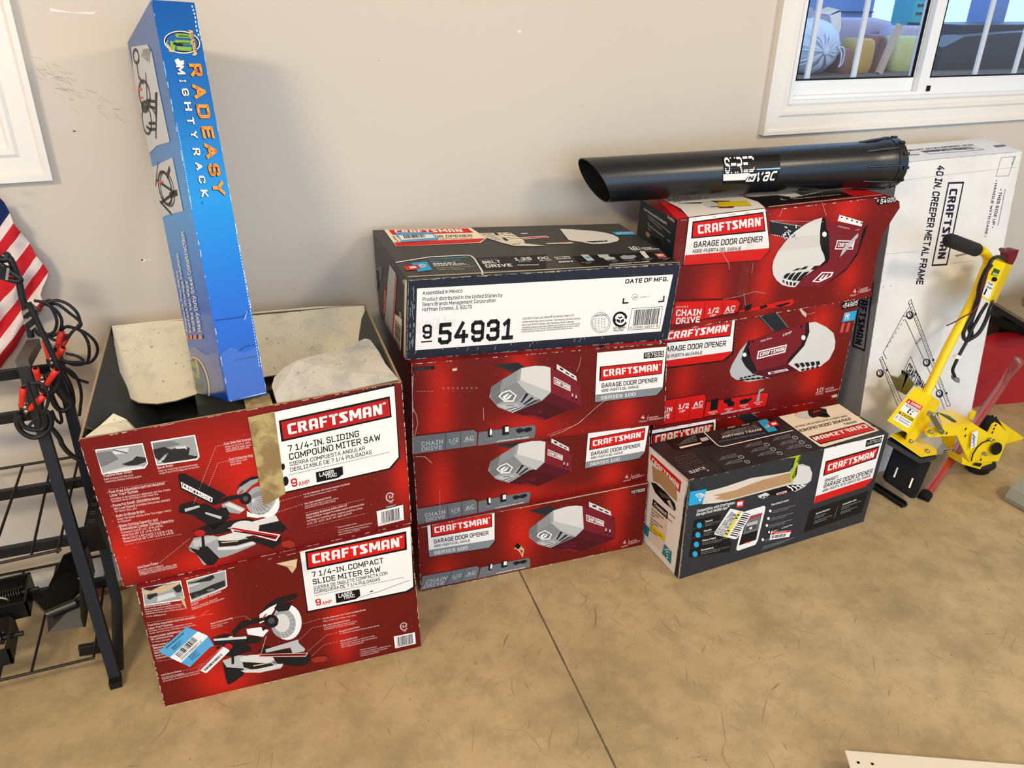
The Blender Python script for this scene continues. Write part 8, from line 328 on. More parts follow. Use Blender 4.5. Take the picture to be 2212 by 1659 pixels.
"Crf":[["l","inkp",2,0.006,[4155,9238,5379,9205,5197,6683,3968,6732,4155,9238],0],["s","inkp",2,[4363,9058,4306,6903,4998,9032]],["t","inkp",2,"40 IN. CREEPER METAL FRAME",[3008,9813,2863,6202,3608,9766],0.025],["t","inkp",2,"• THIS SIDE UP •",[8627,8888,8520,7673,8889,8859],0.015],["t","inkp",2,"• HANDLE WITH CARE •",[8105,9181,8046,7399,8320,9158],0.015],["t","greyd",2,"Contents: Made in China, Product Distributed by Sears",[9074,8859,9052,7703,9182,8851],0],["l","inkp",2,0.0012,[8247,9866,9478,9856,9182,9268,8074,9297,8247,9866],0],["t","inkp",2,"DATE",[9337,9607,9467,9838,9228,9618],0],["l","greyw2",2,0.001,[195,9444,3452,9494,9746,9521],0],["l","greyw2",2,0.002,[157,9966,3219,10000,9481,10000],0],["l","greyw2",2,0.001,[0,7315,2584,7238],0],["l","greyw2",2,0.0015,[5626,6695,7556,6655],0],["p","smudge",2,[5753,6948,7200,6958,7167,6922,5933,6881]],["l","inkp",2,0.002,[2490,5657,2692,5735,2803,5612,2580,5582,2490,5657],0],["l","inkp",2,0.002,[2803,5612,7854,1743],0],["l","inkp",2,0.002,[2580,5582,7564,1747],0],["l","inkp",2,0.002,[7564,1747,7854,1743],0],["l","inkp",2,0.002,[2793,5497,7596,1872],0.012],["l","inkp",2,0.002,[846,3976,1051,4043,1146,3950,925,3923,846,3976],0],["l","inkp",2,0.002,[1146,3950,3346,2348],0],["l","inkp",2,0.002,[925,3923,3030,2232],0],["l","inkp",2,0.002,[1054,3888,3188,2290],0.012],["l","inkp",2,0.002,[2621,5486,2246,5260,1069,4145],0],["l","inkp",2,0.002,[2722,5387,1251,4269],0.015],["l","inkp",2,0.002,[1129,4139,1448,3924],0],["l","inkp",2,0.002,[2489,5103,5791,2854,7368,1665],0],["l","inkp",2,0.002,[3686,4255,4050,4392],0],["l","inkp",2,0.002,[3634,4236,3822,4220,4124,4362],0],["l","inkp",2,0.002,[2256,5236,2682,5204],0],["l","inkp",2,0.002,[3444,3836,3063,3399,5438,2239],0],["l","inkp",2,0.002,[3444,3836,5167,2565],0],["t","inkp",3,"CRAFTSMAN",[3224,3360,5106,2422,3441,3644],0.03],["p","inkp",2,[3108,5205,3110,5164,3081,5130,3023,5106,2942,5093,2847,5094,2746,5108,2649,5134,2566,5169,2506,5210,2473,5252,2471,5292,2500,5326,2557,5351,2637,5363,2732,5363,2833,5349,2930,5323,3013,5289,3074,5248]],["p","whitec",3,[2904,5239,2907,5213,2892,5190,2863,5174,2820,5165,2769,5165,2715,5173,2662,5189,2616,5211,2581,5237,2562,5264,2559,5290,2573,5312,2603,5329,2645,5337,2696,5338,2750,5330,2803,5314,2849,5292,2884,5266]],["l","inkp",4,0.003,[2651,5332,2838,5225,2749,5157],0],["p","inkp",2,[5287,3466,5291,3424,5261,3388,5200,3363,5115,3351,5014,3354,4907,3370,4805,3399,4717,3437,4652,3481,4616,3526,4613,3568,4643,3603,4703,3628,4787,3640,4887,3638,4994,3622,5096,3594,5185,3556,5251,3512]],["p","whitec",3,[5071,3505,5075,3478,5060,3454,5029,3438,4985,3429,4931,3430,4873,3439,4817,3457,4768,3480,4731,3508,4710,3537,4706,3564,4720,3588,4751,3604,4796,3613,4849,3612,4907,3603,4963,3586,5012,3562,5049,3534]],["l","inkp",4,0.003,[4802,3607,5002,3492,4910,3422],0],["p","inkp",2,[1409,3463,1411,3422,1381,3387,1323,3363,1243,3352,1148,3354,1049,3370,953,3397,872,3434,813,3477,781,3521,779,3562,809,3596,866,3620,946,3631,1040,3629,1140,3614,1235,3587,1317,3550,1377,3507]],["p","whitec",3,[1207,3501,1210,3474,1196,3451,1166,3435,1123,3427,1073,3427,1019,3437,967,3454,922,3477,888,3503,869,3531,867,3558,881,3580,911,3597,953,3605,1003,3604,1057,3595,1109,3579,1154,3556,1188,3529]],["l","inkp",4,0.003,[959,3599,1142,3488,1053,3420],0],["p","inkp",2,[6977,2249,6981,2205,6951,2168,6888,2143,6800,2132,6695,2135,6584,2153,6476,2184,6384,2224,6316,2270,6278,2317,6274,2361,6304,2398,6366,2423,6453,2434,6558,2431,6669,2414,6776,2383,6869,2343,6938,2297]],["p","whitec",3,[6751,2291,6755,2263,6741,2239,6709,2222,6663,2214,6607,2215,6546,2225,6488,2244,6437,2269,6398,2298,6375,2328,6371,2357,6385,2380,6417,2397,6463,2406,6519,2405,6579,2395,6637,2376,6689,2351,6728,2322]],["l","inkp",4,0.003,[6470,2399,6680,2278,6585,2207],0],["p","inkp",3,[3350,5224,3351,5211,3344,5200,3329,5192,3308,5187,3282,5187,3255,5191,3228,5199,3205,5210,3187,5223,3177,5237,3176,5250,3183,5261,3198,5269,3219,5274,3245,5274,3272,5270,3299,5262,3322,5251,3340,5238]],["p","inkp",3,[5592,3538,5594,3524,5587,3512,5572,3504,5549,3499,5522,3500,5493,3504,5464,3513,5440,3525,5421,3539,5410,3553,5408,3567,5415,3579,5431,3587,5453,3592,5480,3591,5509,3587,5538,3578,5563,3566,5581,3552]],["p","inkp",3,[1717,3545,1719,3531,1711,3520,1696,3512,1675,3508,1650,3508,1622,3512,1596,3521,1573,3532,1556,3546,1547,3560,1545,3573,1552,3585,1567,3593,1589,3597,1614,3597,1641,3592,1668,3584,1690,3572,1708,3559]],["p","inkp",3,[7349,2228,7351,2214,7344,2202,7328,2193,7305,2189,7277,2189,7246,2195,7216,2204,7190,2217,7171,2231,7159,2247,7157,2261,7164,2273,7180,2281,7203,2286,7231,2285,7262,2280,7292,2271,7318,2258,7337,2243]],["l","inkp",2,0.004,[8072,90,8620,73,8659,0,8110,0,8072,90],0],["p","smudge",2,[212,6311,278,6316,291,6284,223,6284]],["p","smudge",2,[783,6296,873,6299,882,6276,806,6267]]],
"Crl":[["l","inkp",2,0.006,[7860,6321,8295,4227,4392,4147,4503,5713],0],["s","inkp",2,[4956,6054,5009,4244,7134,6126]],["l","inkp",2,0.0008,[8192,6406,7234,6364],0],["l","inkp",2,0.0008,[8199,6358,7671,6339],0],["l","inkp",2,0.0008,[8206,6310,7678,6291],0],["l","inkp",2,0.0008,[8213,6262,7684,6243],0],["l","inkp",2,0.0008,[8220,6214,7691,6194],0],["l","inkp",2,0.0008,[8227,6166,7264,6123],0],["l","inkp",2,0.0008,[8234,6118,7704,6098],0],["l","inkp",2,0.0008,[8241,6070,7710,6050],0],["l","inkp",2,0.0008,[8249,6021,7717,6001],0],["l","inkp",2,0.0008,[8256,5973,7723,5953],0],["l","inkp",2,0.0008,[8263,5925,7294,5881],0],["l","inkp",2,0.0008,[8270,5876,7736,5856],0],["l","inkp",2,0.0008,[8277,5828,7743,5808],0],["l","inkp",2,0.0008,[8285,5780,7750,5759],0],["l","inkp",2,0.0008,[8292,5731,7756,5711],0],["l","inkp",2,0.0008,[8299,5683,7324,5638],0],["l","inkp",2,0.0008,[8307,5634,7770,5613],0],["l","inkp",2,0.0008,[8314,5585,7776,5565],0],["l","inkp",2,0.0008,[8321,5537,7783,5516],0],["l","inkp",2,0.0008,[8329,5488,7790,5467],0],["l","inkp",2,0.0008,[8336,5439,7355,5393],0],["l","inkp",2,0.0008,[8343,5390,7803,5369],0],["l","inkp",2,0.0008,[8351,5342,7810,5320],0],["l","inkp",2,0.0008,[8358,5293,7817,5271],0],["l","inkp",2,0.0008,[8366,5244,7824,5222],0],["l","inkp",2,0.0008,[8373,5195,7387,5148],0],["l","inkp",2,0.0008,[8381,5146,7837,5124],0],["l","inkp",2,0.0008,[8388,5097,7844,5075],0],["l","inkp",2,0.0008,[8396,5048,7851,5026],0],["l","inkp",2,0.0008,[8403,4998,7858,4976],0],["l","inkp",2,0.0008,[8411,4949,7418,4902],0],["l","inkp",2,0.0008,[8418,4900,7872,4878],0],["l","inkp",2,0.0008,[8426,4851,7879,4828],0],["l","inkp",2,0.0008,[8434,4801,7886,4779],0],["l","inkp",2,0.0008,[8441,4752,7893,4729],0],["l","inkp",2,0.0008,[8449,4703,7451,4654],0],["l","inkp",2,0.0008,[8457,4653,7907,4630],0],["l","inkp",2,0.0008,[8464,4604,7914,4581],0],["l","inkp",2,0.0008,[8472,4554,7921,4531],0],["l","inkp",2,0.0008,[8480,4504,7928,4481],0],["l","inkp",2,0.0008,[8488,4455,7483,4405],0],["l","inkp",2,0.0008,[8495,4405,7942,4382],0],["l","inkp",2,0.0008,[8503,4355,7949,4332],0],["l","inkp",2,0.0008,[8511,4306,7956,4282],0],["l","inkp",2,0.0008,[8519,4256,7963,4232],0],["l","inkp",2,0.0008,[8527,4206,7516,4155],0],["l","inkp",2,0.0008,[8535,4156,7978,4132],0],["l","inkp",2,0.0008,[8542,4106,7985,4082],0],["l","inkp",2,0.0008,[8550,4056,7992,4032],0],["l","inkp",2,0.0008,[8558,4006,8000,3982],0],["l","inkp",2,0.0008,[8566,3956,7549,3904],0],["l","inkp",2,0.0008,[8574,3906,8014,3881],0],["l","inkp",2,0.0008,[8582,3855,8021,3831],0],["l","inkp",2,0.0008,[8590,3805,8029,3781],0],["l","inkp",2,0.0008,[8598,3755,8036,3730],0],["l","inkp",2,0.0008,[8606,3705,7583,3652],0],["l","inkp",2,0.0008,[8615,3654,8051,3629],0],["l","inkp",2,0.0008,[8623,3604,8058,3579],0],["l","inkp",2,0.0008,[8631,3553,8066,3528],0],["l","inkp",2,0.0008,[8639,3503,8073,3478],0]],
"Crt":[["l","inkp",2,0.0025,[3088,5108,7229,5327,7633,2917,3142,2970,3088,5108],0],["s","inkp",2,[7177,3861,3281,4123,6868,4965]],["t","inkp",2,"40 IN. CREEPER METAL FRAME",[7773,6105,2235,5733,7920,6907],0.02],["p","purple",2,[9040,4933,9993,4984,9956,3917,8961,3729]],["p","g2",2,[1668,3651,2449,3484,2373,3044,1614,3118]]],
"tube":[["p","black",1,[3751,8446,5626,8235,5494,3870,3743,3987]],["t","white",2,"SHRED",[3756,5663,4715,5666,3792,8182],0.012],["p","black",3,[3701,6602,4755,6555,4753,6485,3699,6532]],["p","black",3,[3695,6277,4750,6231,4749,6161,3694,6208]],["p","black",3,[3693,5978,4748,5932,4748,5863,3693,5910]],["l","white",2,0.0035,[3719,5444,4547,5392],0],["l","white",2,0.0035,[3723,5212,4512,5148],0],["l","white",2,0.0035,[3728,4977,4480,4899],0],["l","white",2,0.0035,[3735,4738,4450,4646],0],["p","white",2,[4547,5369,4802,5413,4737,4187,4465,4196]],["t","black",3,"N",[4528,4427,4684,4454,4554,5066],0.02],["t","white",2,"vac",[4766,4101,5411,4158,4847,6042],0.005],["p","skyb",2,[4763,6065,5556,6075,5562,5844,4788,5921]]],
"ST_A":[["p","cyanst",6,[1353,6260,1693,5695,1993,5177,2148,4230,1992,4167,1158,2926,897,3456,565,4102,244,4796]],["p","white",7,[1693,5695,1982,5184,1984,5065,897,3456,565,4102]],["b","ink",8,[902,3909,1656,5009,754,4295],24,5],["t","ink",8,"D00013386857-2",[942,3674,1744,4753,922,3855],0],["t","navy",8,"SEARS RETURNABLE INVENTORY",[518,4878,1223,5779,504,4993],0.02],["t","navy",8,"PROCESS COMPLETE FOR",[690,4780,1049,5229,680,4875],0],["t","navy",8,"RESALE ITEM",[724,4677,888,4941,714,4772],0],["t","navy",8,"ITEM DOES NOT SELL",[759,4574,1058,5059,748,4670],0],["t","navy",8,"BUY ONLINE AT",[1206,3735,1513,4105,1195,3832],0],["t","navy",8,"SEARSOUTLET",[1242,3581,1553,3949,1231,3678],0],["t","navy",8,"DO NOT REMOVE THIS LABEL",[1278,3427,1594,3793,1267,3524],0]],
"ST_A2":[["p","white",6,[2394,4016,2453,3971,2642,3564,2635,3477,1698,2101,1636,2118,1413,2575,1421,2664]],["p","pinkd2",7,[2394,4016,2464,3953,1501,2432,1413,2575,1421,2664]],["b","ink",8,[1663,2276,2385,3313,1601,2436],22,6],["t","dred",8,"RETURNED ITEM",[1496,2527,2194,3601,1476,2632],0.02]],
"ST_F":[["p","white",8,[2098,6169,3185,5047,3217,4823,2693,2699,2583,2659,1495,3826,1461,4022]],["p","yellowd",9,[2558,5639,2710,5436,2132,3108,1973,3414]],["p","black",10,[2494,5392,2629,5233,2596,5124,2481,5272]],["p","black",10,[2424,5102,2560,4941,2527,4833,2411,4982]],["p","black",10,[2100,3980,2235,3815,2202,3706,2086,3859]],["p","black",10,[2037,3694,2172,3528,2139,3419,2023,3573]],["p","ink",10,[2799,5356,3177,4975,3153,4918,2785,5295]],["p","ink",10,[2755,5178,3132,4795,3111,4708,2742,5086]],["p","ink",10,[2710,5000,3088,4615,3069,4497,2700,4877]],["p","ink",10,[2666,4821,3043,4435,3020,4378,2651,4760]],["p","ink",10,[2621,4643,2999,4255,2977,4167,2608,4551]],["p","ink",10,[2576,4464,2954,4074,2935,3955,2566,4341]],["p","ink",10,[2531,4285,2909,3894,2885,3837,2516,4224]],["p","ink",10,[2486,4106,2864,3713,2843,3625,2473,4014]],["p","ink",10,[2441,3927,2819,3532,2800,3412,2430,3803]],["p","ink",10,[2395,3748,2773,3351,2750,3294,2380,3686]],["p","ink",10,[2350,3568,2728,3169,2707,3081,2337,3475]],["p","ink",10,[2304,3388,2683,2988,2663,2868,2294,3264]],["t","ink",10,"NO BUY BACK OFFER",[1558,3904,2251,5728,1484,4008],0.01],["t","ink",10,"9575 71 BPKA LAREA",[1654,3776,2314,5611,1579,3880],0.01],["t","ink",10,"CWR4 CONCORD NC",[1749,3646,2377,5494,1674,3751],0.01],["t","ink",10,"02/04 BAY LANE 08",[1845,3517,2440,5377,1770,3622],0.01],["t","ink",10,"03 23/37",[1942,3386,2503,5259,1866,3492],0.01]],
"ST_F2":[["p","white",8,[4477,2231,5614,1777,5624,1676,5567,1050,4466,1388]],["p","redsign",9,[4527,2169,5614,1777,5625,1582,4504,1936]],["b","ink",9,[4544,1507,5320,1237,4589,1821],22,8],["t","white",10,"RETURNED",[4714,1917,5332,1720,4714,2022],0]],
"ST_F3":[["p","lime",9,[4621,10000,5034,10000,5245,9986,5252,9839,5206,9013,5179,8983,5165,7526,5030,7248,4898,7837,4938,8161,5016,9824,4668,9948,4472,10000]],["p","black",10,[5152,8996,5215,8794,5246,8005,5179,7606,5172,8215]],["t","ink",11,"SEARS",[5015,7733,5121,8713,5122,7618],0.03],["t","ink",11,"SEARS",[5111,9314,5185,9913,5198,9213],0.03]],
"ST_D":[["p","cyanst",5,[761,9141,2091,8969,2143,7471,2124,7241,685,6967,679,7287,780,7323,779,8415,700,8429]],["p","white",6,[764,8417,2060,8433,2061,7683,768,7401]],["b","ink",7,[913,7715,1739,7824,938,8385],22,9]]}

class Surf:
    """a printable surface S(u,v) -> point, with the paint pushed out along the normal"""
    def __init__(s, fn, flat=True, step=.00022): s.fn = fn; s.flat = flat; s.step = step
    def at(s, u, v, off):
        p = s.fn(u, v); e = 1e-3; n = (s.fn(u+e, v)-p).cross(s.fn(u, v+e)-p); n.normalize(); return p+n*off
    def size(s): return (s.fn(1, .5)-s.fn(0, .5)).length, (s.fn(.5, 1)-s.fn(.5, 0)).length
def bil(q):
    a, b, c, d = (Vector(p) for p in q)
    return lambda u, v: a*((1-u)*(1-v))+b*(u*(1-v))+c*(u*v)+d*((1-u)*v)
def put(mb, S, uvpoly, m, L, sub=False):
    off = .0004+L*S.step
    if S.flat or not sub or len(uvpoly) < 3:
        mb.face([S.at(u, v, off) for u, v in uvpoly], m); return
    bm = bmesh.new(); bm.faces.new([bm.verts.new((u, v, 0)) for u, v in uvpoly]); bmesh.ops.triangulate(bm, faces=bm.faces)
    for _ in range(4):
        es = [e for e in bm.edges if e.calc_length() > .09]
        if not es: break
        bmesh.ops.subdivide_edges(bm, edges=es, cuts=1); bmesh.ops.triangulate(bm, faces=[f for f in bm.faces if len(f.verts) > 3])
    for f in bm.faces: mb.face([S.at(vv.co.x, vv.co.y, off) for vv in f.verts], m)
    bm.free()
def ccw(p): return p if sum(p[i][0]*p[(i+1) % len(p)][1]-p[(i+1) % len(p)][0]*p[i][1] for i in range(len(p))) > 0 else p[::-1]
for k_, parts_ in (('C3f', (('lab', None), ('num', None), ('yr', None), ('opn', None), ('stp', None))), ('C2f', (('lab', 'C2lab'), ('yr', 'C2yr'), ('opn', 'C2opn'), ('stp', 'C2stp'))), ('C1f', (('lab', 'C1lab'), ('yr', 'C1yr'), ('opn', 'C1opn'), ('stp', 'C1stp'), ('num', 'C1num')))):
    pre = []
    for p_, w_ in parts_: pre += warped(WARP[w_], ART[p_]) if w_ else ART[p_]
    ART[k_] = pre+ART[k_]
def paint(mb, S, ops):
    W_, H_ = S.size(); K = 1e-4
    for op in ops:
        k, m, L = op[0], op[1], op[2]
        if k == 'p':
            p = [(op[3][i]*K, op[3][i+1]*K) for i in range(0, len(op[3]), 2)]
            q = [p[0]]
            for a in p[1:]:
                if abs(a[0]-q[-1][0])+abs(a[1]-q[-1][1]) > 2e-4: q.append(a)
            if len(q) > 2: put(mb, S, ccw(q), m, L, True)
        elif k in 'tsb':
            c = [x*K for x in op[4 if k == 't' else 3]]; A = (c[0], c[1]); X = (c[2]-c[0], c[3]-c[1]); Yv = (c[4]-c[0], c[5]-c[1])
            mp = lambda x, y: (A[0]+X[0]*x+Yv[0]*y, A[1]+X[1]*x+Yv[1]*y)
            if k == 't':
                V, F = text_geo(op[3], op[5])
                if not V: continue
                x0 = min(v[0] for v in V); x1 = max(v[0] for v in V); h = caph()
                Q = [mp((v[0]-x0)/max(x1-x0, 1e-6), v[1]/h) for v in V]
                off = .0004+L*S.step; i0 = len(mb.v); mb.v += [tuple(S.at(u, v, off)) for u, v in Q]; mi = mb.mi(m)
                for f in F: mb.f.append(tuple(i0+i for i in f)); mb.m.append(mi); mb.uv.append([(0, 0)]*len(f)); mb.sm.append(False)
            elif k == 's':
                wd, P = brand_geo()
                for p in P: put(mb, S, ccw([mp(a/wd, b) for a, b in p]), m, L)
            else:
                rnd = random.Random(op[5]); x = 0; n = op[4]
                while x < 1:
                    w1 = rnd.choice((1, 1, 2, 3))/(n*2.6); w2 = rnd.choice((1, 1, 2))/(n*2.6)
                    if x+w1 > 1: break
                    put(mb, S, ccw([mp(x, 0), mp(x+w1, 0), mp(x+w1, 1), mp(x, 1)]), m, L); x += w1+w2
        elif k == 'l':
            wd = op[3]/2; p = [(op[4][i]*K*W_, op[4][i+1]*K*H_) for i in range(0, len(op[4]), 2)]; dash = op[5]
            segs = []
            for a, b in zip(p[:-1], p[1:]):
                d = math.hypot(b[0]-a[0], b[1]-a[1])
                if d < 1e-5: continue
                if dash:
                    n = max(1, int(d/dash))
                    for i in range(n): segs.append((tuple(a[j]+(b[j]-a[j])*(i/n) for j in (0, 1)), tuple(a[j]+(b[j]-a[j])*((i+.55)/n) for j in (0, 1))))
                else: segs.append((a, b))
            for a, b in segs:
                d = math.hypot(b[0]-a[0], b[1]-a[1])
                if d < 1e-6: continue
                ex, ey = (b[0]-a[0])/d, (b[1]-a[1])/d; nx, ny = -ey*wd, ex*wd
                if not dash: a = (a[0]-ex*wd*.5, a[1]-ey*wd*.5); b = (b[0]+ex*wd*.5, b[1]+ey*wd*.5)
                q = [(a[0]-nx, a[1]-ny), (b[0]-nx, b[1]-ny), (b[0]+nx, b[1]+ny), (a[0]+nx, a[1]+ny)]
                put(mb, S, ccw([(x/W_, y/H_) for x, y in q]), m, L)
QI = {'front': (0, 1, 2, 3), 'top': (3, 2, 6, 7), 'left': (4, 0, 3, 7), 'right': (1, 5, 6, 2)}
def vec8(b): return [Vector(p) for p in b]
def wear(mb, S, seed, sides='tblr', m='scuff', n=40, wdt=.0035):
    rnd = random.Random(seed); W_, H_ = S.size()
    for sd in sides:
        for i in range(n):
            t = rnd.random(); l = rnd.uniform(.002, .014); h = rnd.uniform(.0006, wdt)
            if sd in 'tb':
                u0, u1 = t, min(1, t+l/W_); v0, v1 = (1-h/H_, 1) if sd == 't' else (0, h/H_); put(mb, S, [(u0, v0), (u1, v0), (u1, v1), (u0, v1)], m, 8)
            else:
                v0, v1 = t, min(1, t+l/H_); u0, u1 = (0, h/W_) if sd == 'l' else (1-h/W_, 1); put(mb, S, [(u0, v0), (u1, v0), (u1, v1), (u0, v1)], m, 8)
def carton_box(key, mats, label, arts, group, cat='box', name='boxed_tool', wears=(), mk=None):
    P = vec8(BOX[key]); c = sum(P[:2]+P[4:6], Vector())/4
    th = thing(name, c, label, cat, group)
    mb = MB()
    for k, q in {'front': (0, 1, 2, 3), 'right': (1, 5, 6, 2), 'back': (5, 4, 7, 6), 'left': (4, 0, 3, 7), 'top': (3, 2, 6, 7), 'bottom': (4, 5, 1, 0)}.items():
        f = bil([P[i] for i in q]); n = 6 if k in ('top', 'left') else 2
        uvs = [[(i/n, j/n) for i in range(n+1)] for j in range(n+1)]
        mb.grid([[f(u, v) for u, v in r] for r in uvs], mats.get(k, mats['*']), uvs, smooth=False)
    for art, side in arts:
        paint(mb, Surf(bil([P[i] for i in QI[side]]), flat=side == 'front', step=.00022 if side == 'front' else .0004), ART[art])
    for side, sides, mm, n, wd in wears: wear(mb, Surf(bil([P[i] for i in QI[side]])), hash(key+side) % 1000 if False else len(key)*7+n, sides, mm, n, wd)
    if mk: mk(mb, P)
    o = mb.build('carton', th); return th, P

# ============================================================ the room
WY = 2.03
def rects(mb, xs, zs, holes, y, m):
    for a, b in zip(xs[:-1], xs[1:]):
        for c, d in zip(zs[:-1], zs[1:]):
            if (a, c) in holes: continue
            mb.face([(a, y, c), (b, y, c), (b, y, d), (a, y, d)], m)
mb = MB(); XS = (-3.2, -2.2, -.292, 1.872, 3.9, 6.2); ZS = (0, 1.184, 2.3, 2.9)
rects(mb, XS, ZS, {(-2.2, 1.184), (1.872, 1.184)}, WY, 'wall_paint')
for x0, x1 in ((-2.2, -.292), (1.872, 3.9)):        # reveals
    for q in ([(x0, WY, 1.184), (x1, WY, 1.184), (x1, WY+.14, 1.184), (x0, WY+.14, 1.184)], [(x0, WY, 1.184), (x0, WY+.14, 1.184), (x0, WY+.14, 2.3), (x0, WY, 2.3)], [(x1, WY, 2.3), (x1, WY+.14, 2.3), (x1, WY+.14, 1.184), (x1, WY, 1.184)], [(x0, WY, 2.3), (x0, WY+.14, 2.3), (x1, WY+.14, 2.3), (x1, WY, 2.3)]): mb.face(q, 'white_trim')
wy = WY-.0006
def wl(pts, m): mb.face([(x, wy, z) for x, z in pts], m)
rnd = random.Random(5)
wl([(-.14,1.448),(-.06,1.443),(-.055,1.449),(-.10,1.447),(-.14,1.455)], 'wall_patch')
for i in range(46):
    a = rnd.random(); x = -.20+.12*a+rnd.uniform(-.02, .03); z = 1.345-.10*a+rnd.uniform(-.022, .022); l = rnd.uniform(.006, .026); an = rnd.uniform(-1.2, -.1); t = rnd.uniform(.0004, .0011)
    wl([(x, z), (x+l*math.cos(an), z+l*math.sin(an)), (x+l*math.cos(an), z+l*math.sin(an)+t), (x, z+t)], 'wall_scuff')
for x, z, r, m in ((-.145,1.21,.003,'wall_hole'),(.55,1.345,.002,'wall_scuff'),(-.06,.905,.007,'wall_patch'),(-.062,.906,.003,'wall_hole'),(-.045,.906,.003,'wall_patch'),(.93,1.41,.006,'wall_patch'),(1.13,1.22,.002,'wall_scuff')):
    wl([(x+r*math.cos(k*PI/4), z+.6*r*math.sin(k*PI/4)) for k in range(8)], m)
struct(mb.build('wall_back'))
mb = MB(); mb.face([(-3.2, -4, 0), (6.2, -4, 0), (6.2, WY, 0), (-3.2, WY, 0)], 'concrete')
def fl(pts, m, z=.0006): mb.face([(x, y, z) for x, y in pts], m)
y = -1.0
jx = lambda y: .698+.1128*(y-.944)
while y < 1.7:                                     # the saw-cut joint
    a = .0022+rnd.uniform(-.0006, .0006); b = .0022+rnd.uniform(-.0006, .0006); fl([(jx(y)-a, y), (jx(y)+a, y), (jx(y+.05)+b, y+.05), (jx(y+.05)-b, y+.05)], 'joint_dark', .0005); y += .05
rnd = random.Random(11)
for i in range(360):                               # drag marks on the slab
    x = rnd.uniform(.35, 2.6) if i % 3 else rnd.uniform(-.4, 1.2); y = rnd.uniform(.45, 1.55); an = rnd.choice((rnd.gauss(.5, .35), rnd.gauss(2.2, .4), rnd.gauss(1.3, .3))); l = abs(rnd.gauss(.03, .03))+.008; cv = rnd.gauss(0, .35)*l; t = rnd.uniform(.0003, .0011) if i % 9 else rnd.uniform(.0012, .0024); n = 5; top, bot = [], []
    for k in range(n+1):
        s = k/n; px = x+math.cos(an)*l*(s-.5)-math.sin(an)*cv*(s-.5)**2; py = y+math.sin(an)*l*(s-.5)+math.cos(an)*cv*(s-.5)**2; h = t*math.sin(PI*min(max(s, .06), .94)); top.append((px-math.sin(an)*h, py+math.cos(an)*h)); bot.append((px+math.sin(an)*h, py-math.cos(an)*h))
    fl(bot+top[::-1], 'scuff_dark' if i % 4 == 0 else 'scuff_mid', .0004+.0000005*i)
for i in range(170):
    x = rnd.uniform(-.2, 2.4); y = rnd.uniform(.4, 1.6); r = rnd.uniform(.0005, .0020); fl([(x+r*math.cos(k), y+r*.8*math.sin(k)) for k in range(6)], 'spot_dark', .0008)
for i in range(16):
    x = -.33+rnd.gauss(0, .03); y = 1.99+rnd.uniform(-.035, .012); r = rnd.uniform(.005, .018); fl([(x+r*1.6*math.cos(k*.7), y+r*.6*math.sin(k*.7)) for k in range(9)], 'stain_red', .0007+i*1e-6)
struct(mb.build('floor'))
mb = MB(); mb.face([(-3.2, -4, 2.9), (-3.2, WY, 2.9), (6.2, WY, 2.9), (6.2, -4, 2.9)], 'white_trim'); struct(mb.build('ceiling'))
mb = MB(); mb.face([(-3.2, -4, 0), (-3.2, WY, 0), (-3.2, WY, 2.9), (-3.2, -4, 2.9)], 'wall_paint'); struct(mb.build('wall_left'))
mb = MB(); mb.face([(6.2, WY, 0), (6.2, -4, 0), (6.2, -4, 2.9), (6.2, WY, 2.9)], 'wall_paint'); struct(mb.build('wall_right'))
mb = MB(); mb.box(-3.2, 6.2, WY-.014, WY, 0, .092, 'white_trim'); mb.box(-3.2, 6.2, WY-.009, WY, .092, .104, 'white_trim'); struct(mb.build('baseboard_back'))

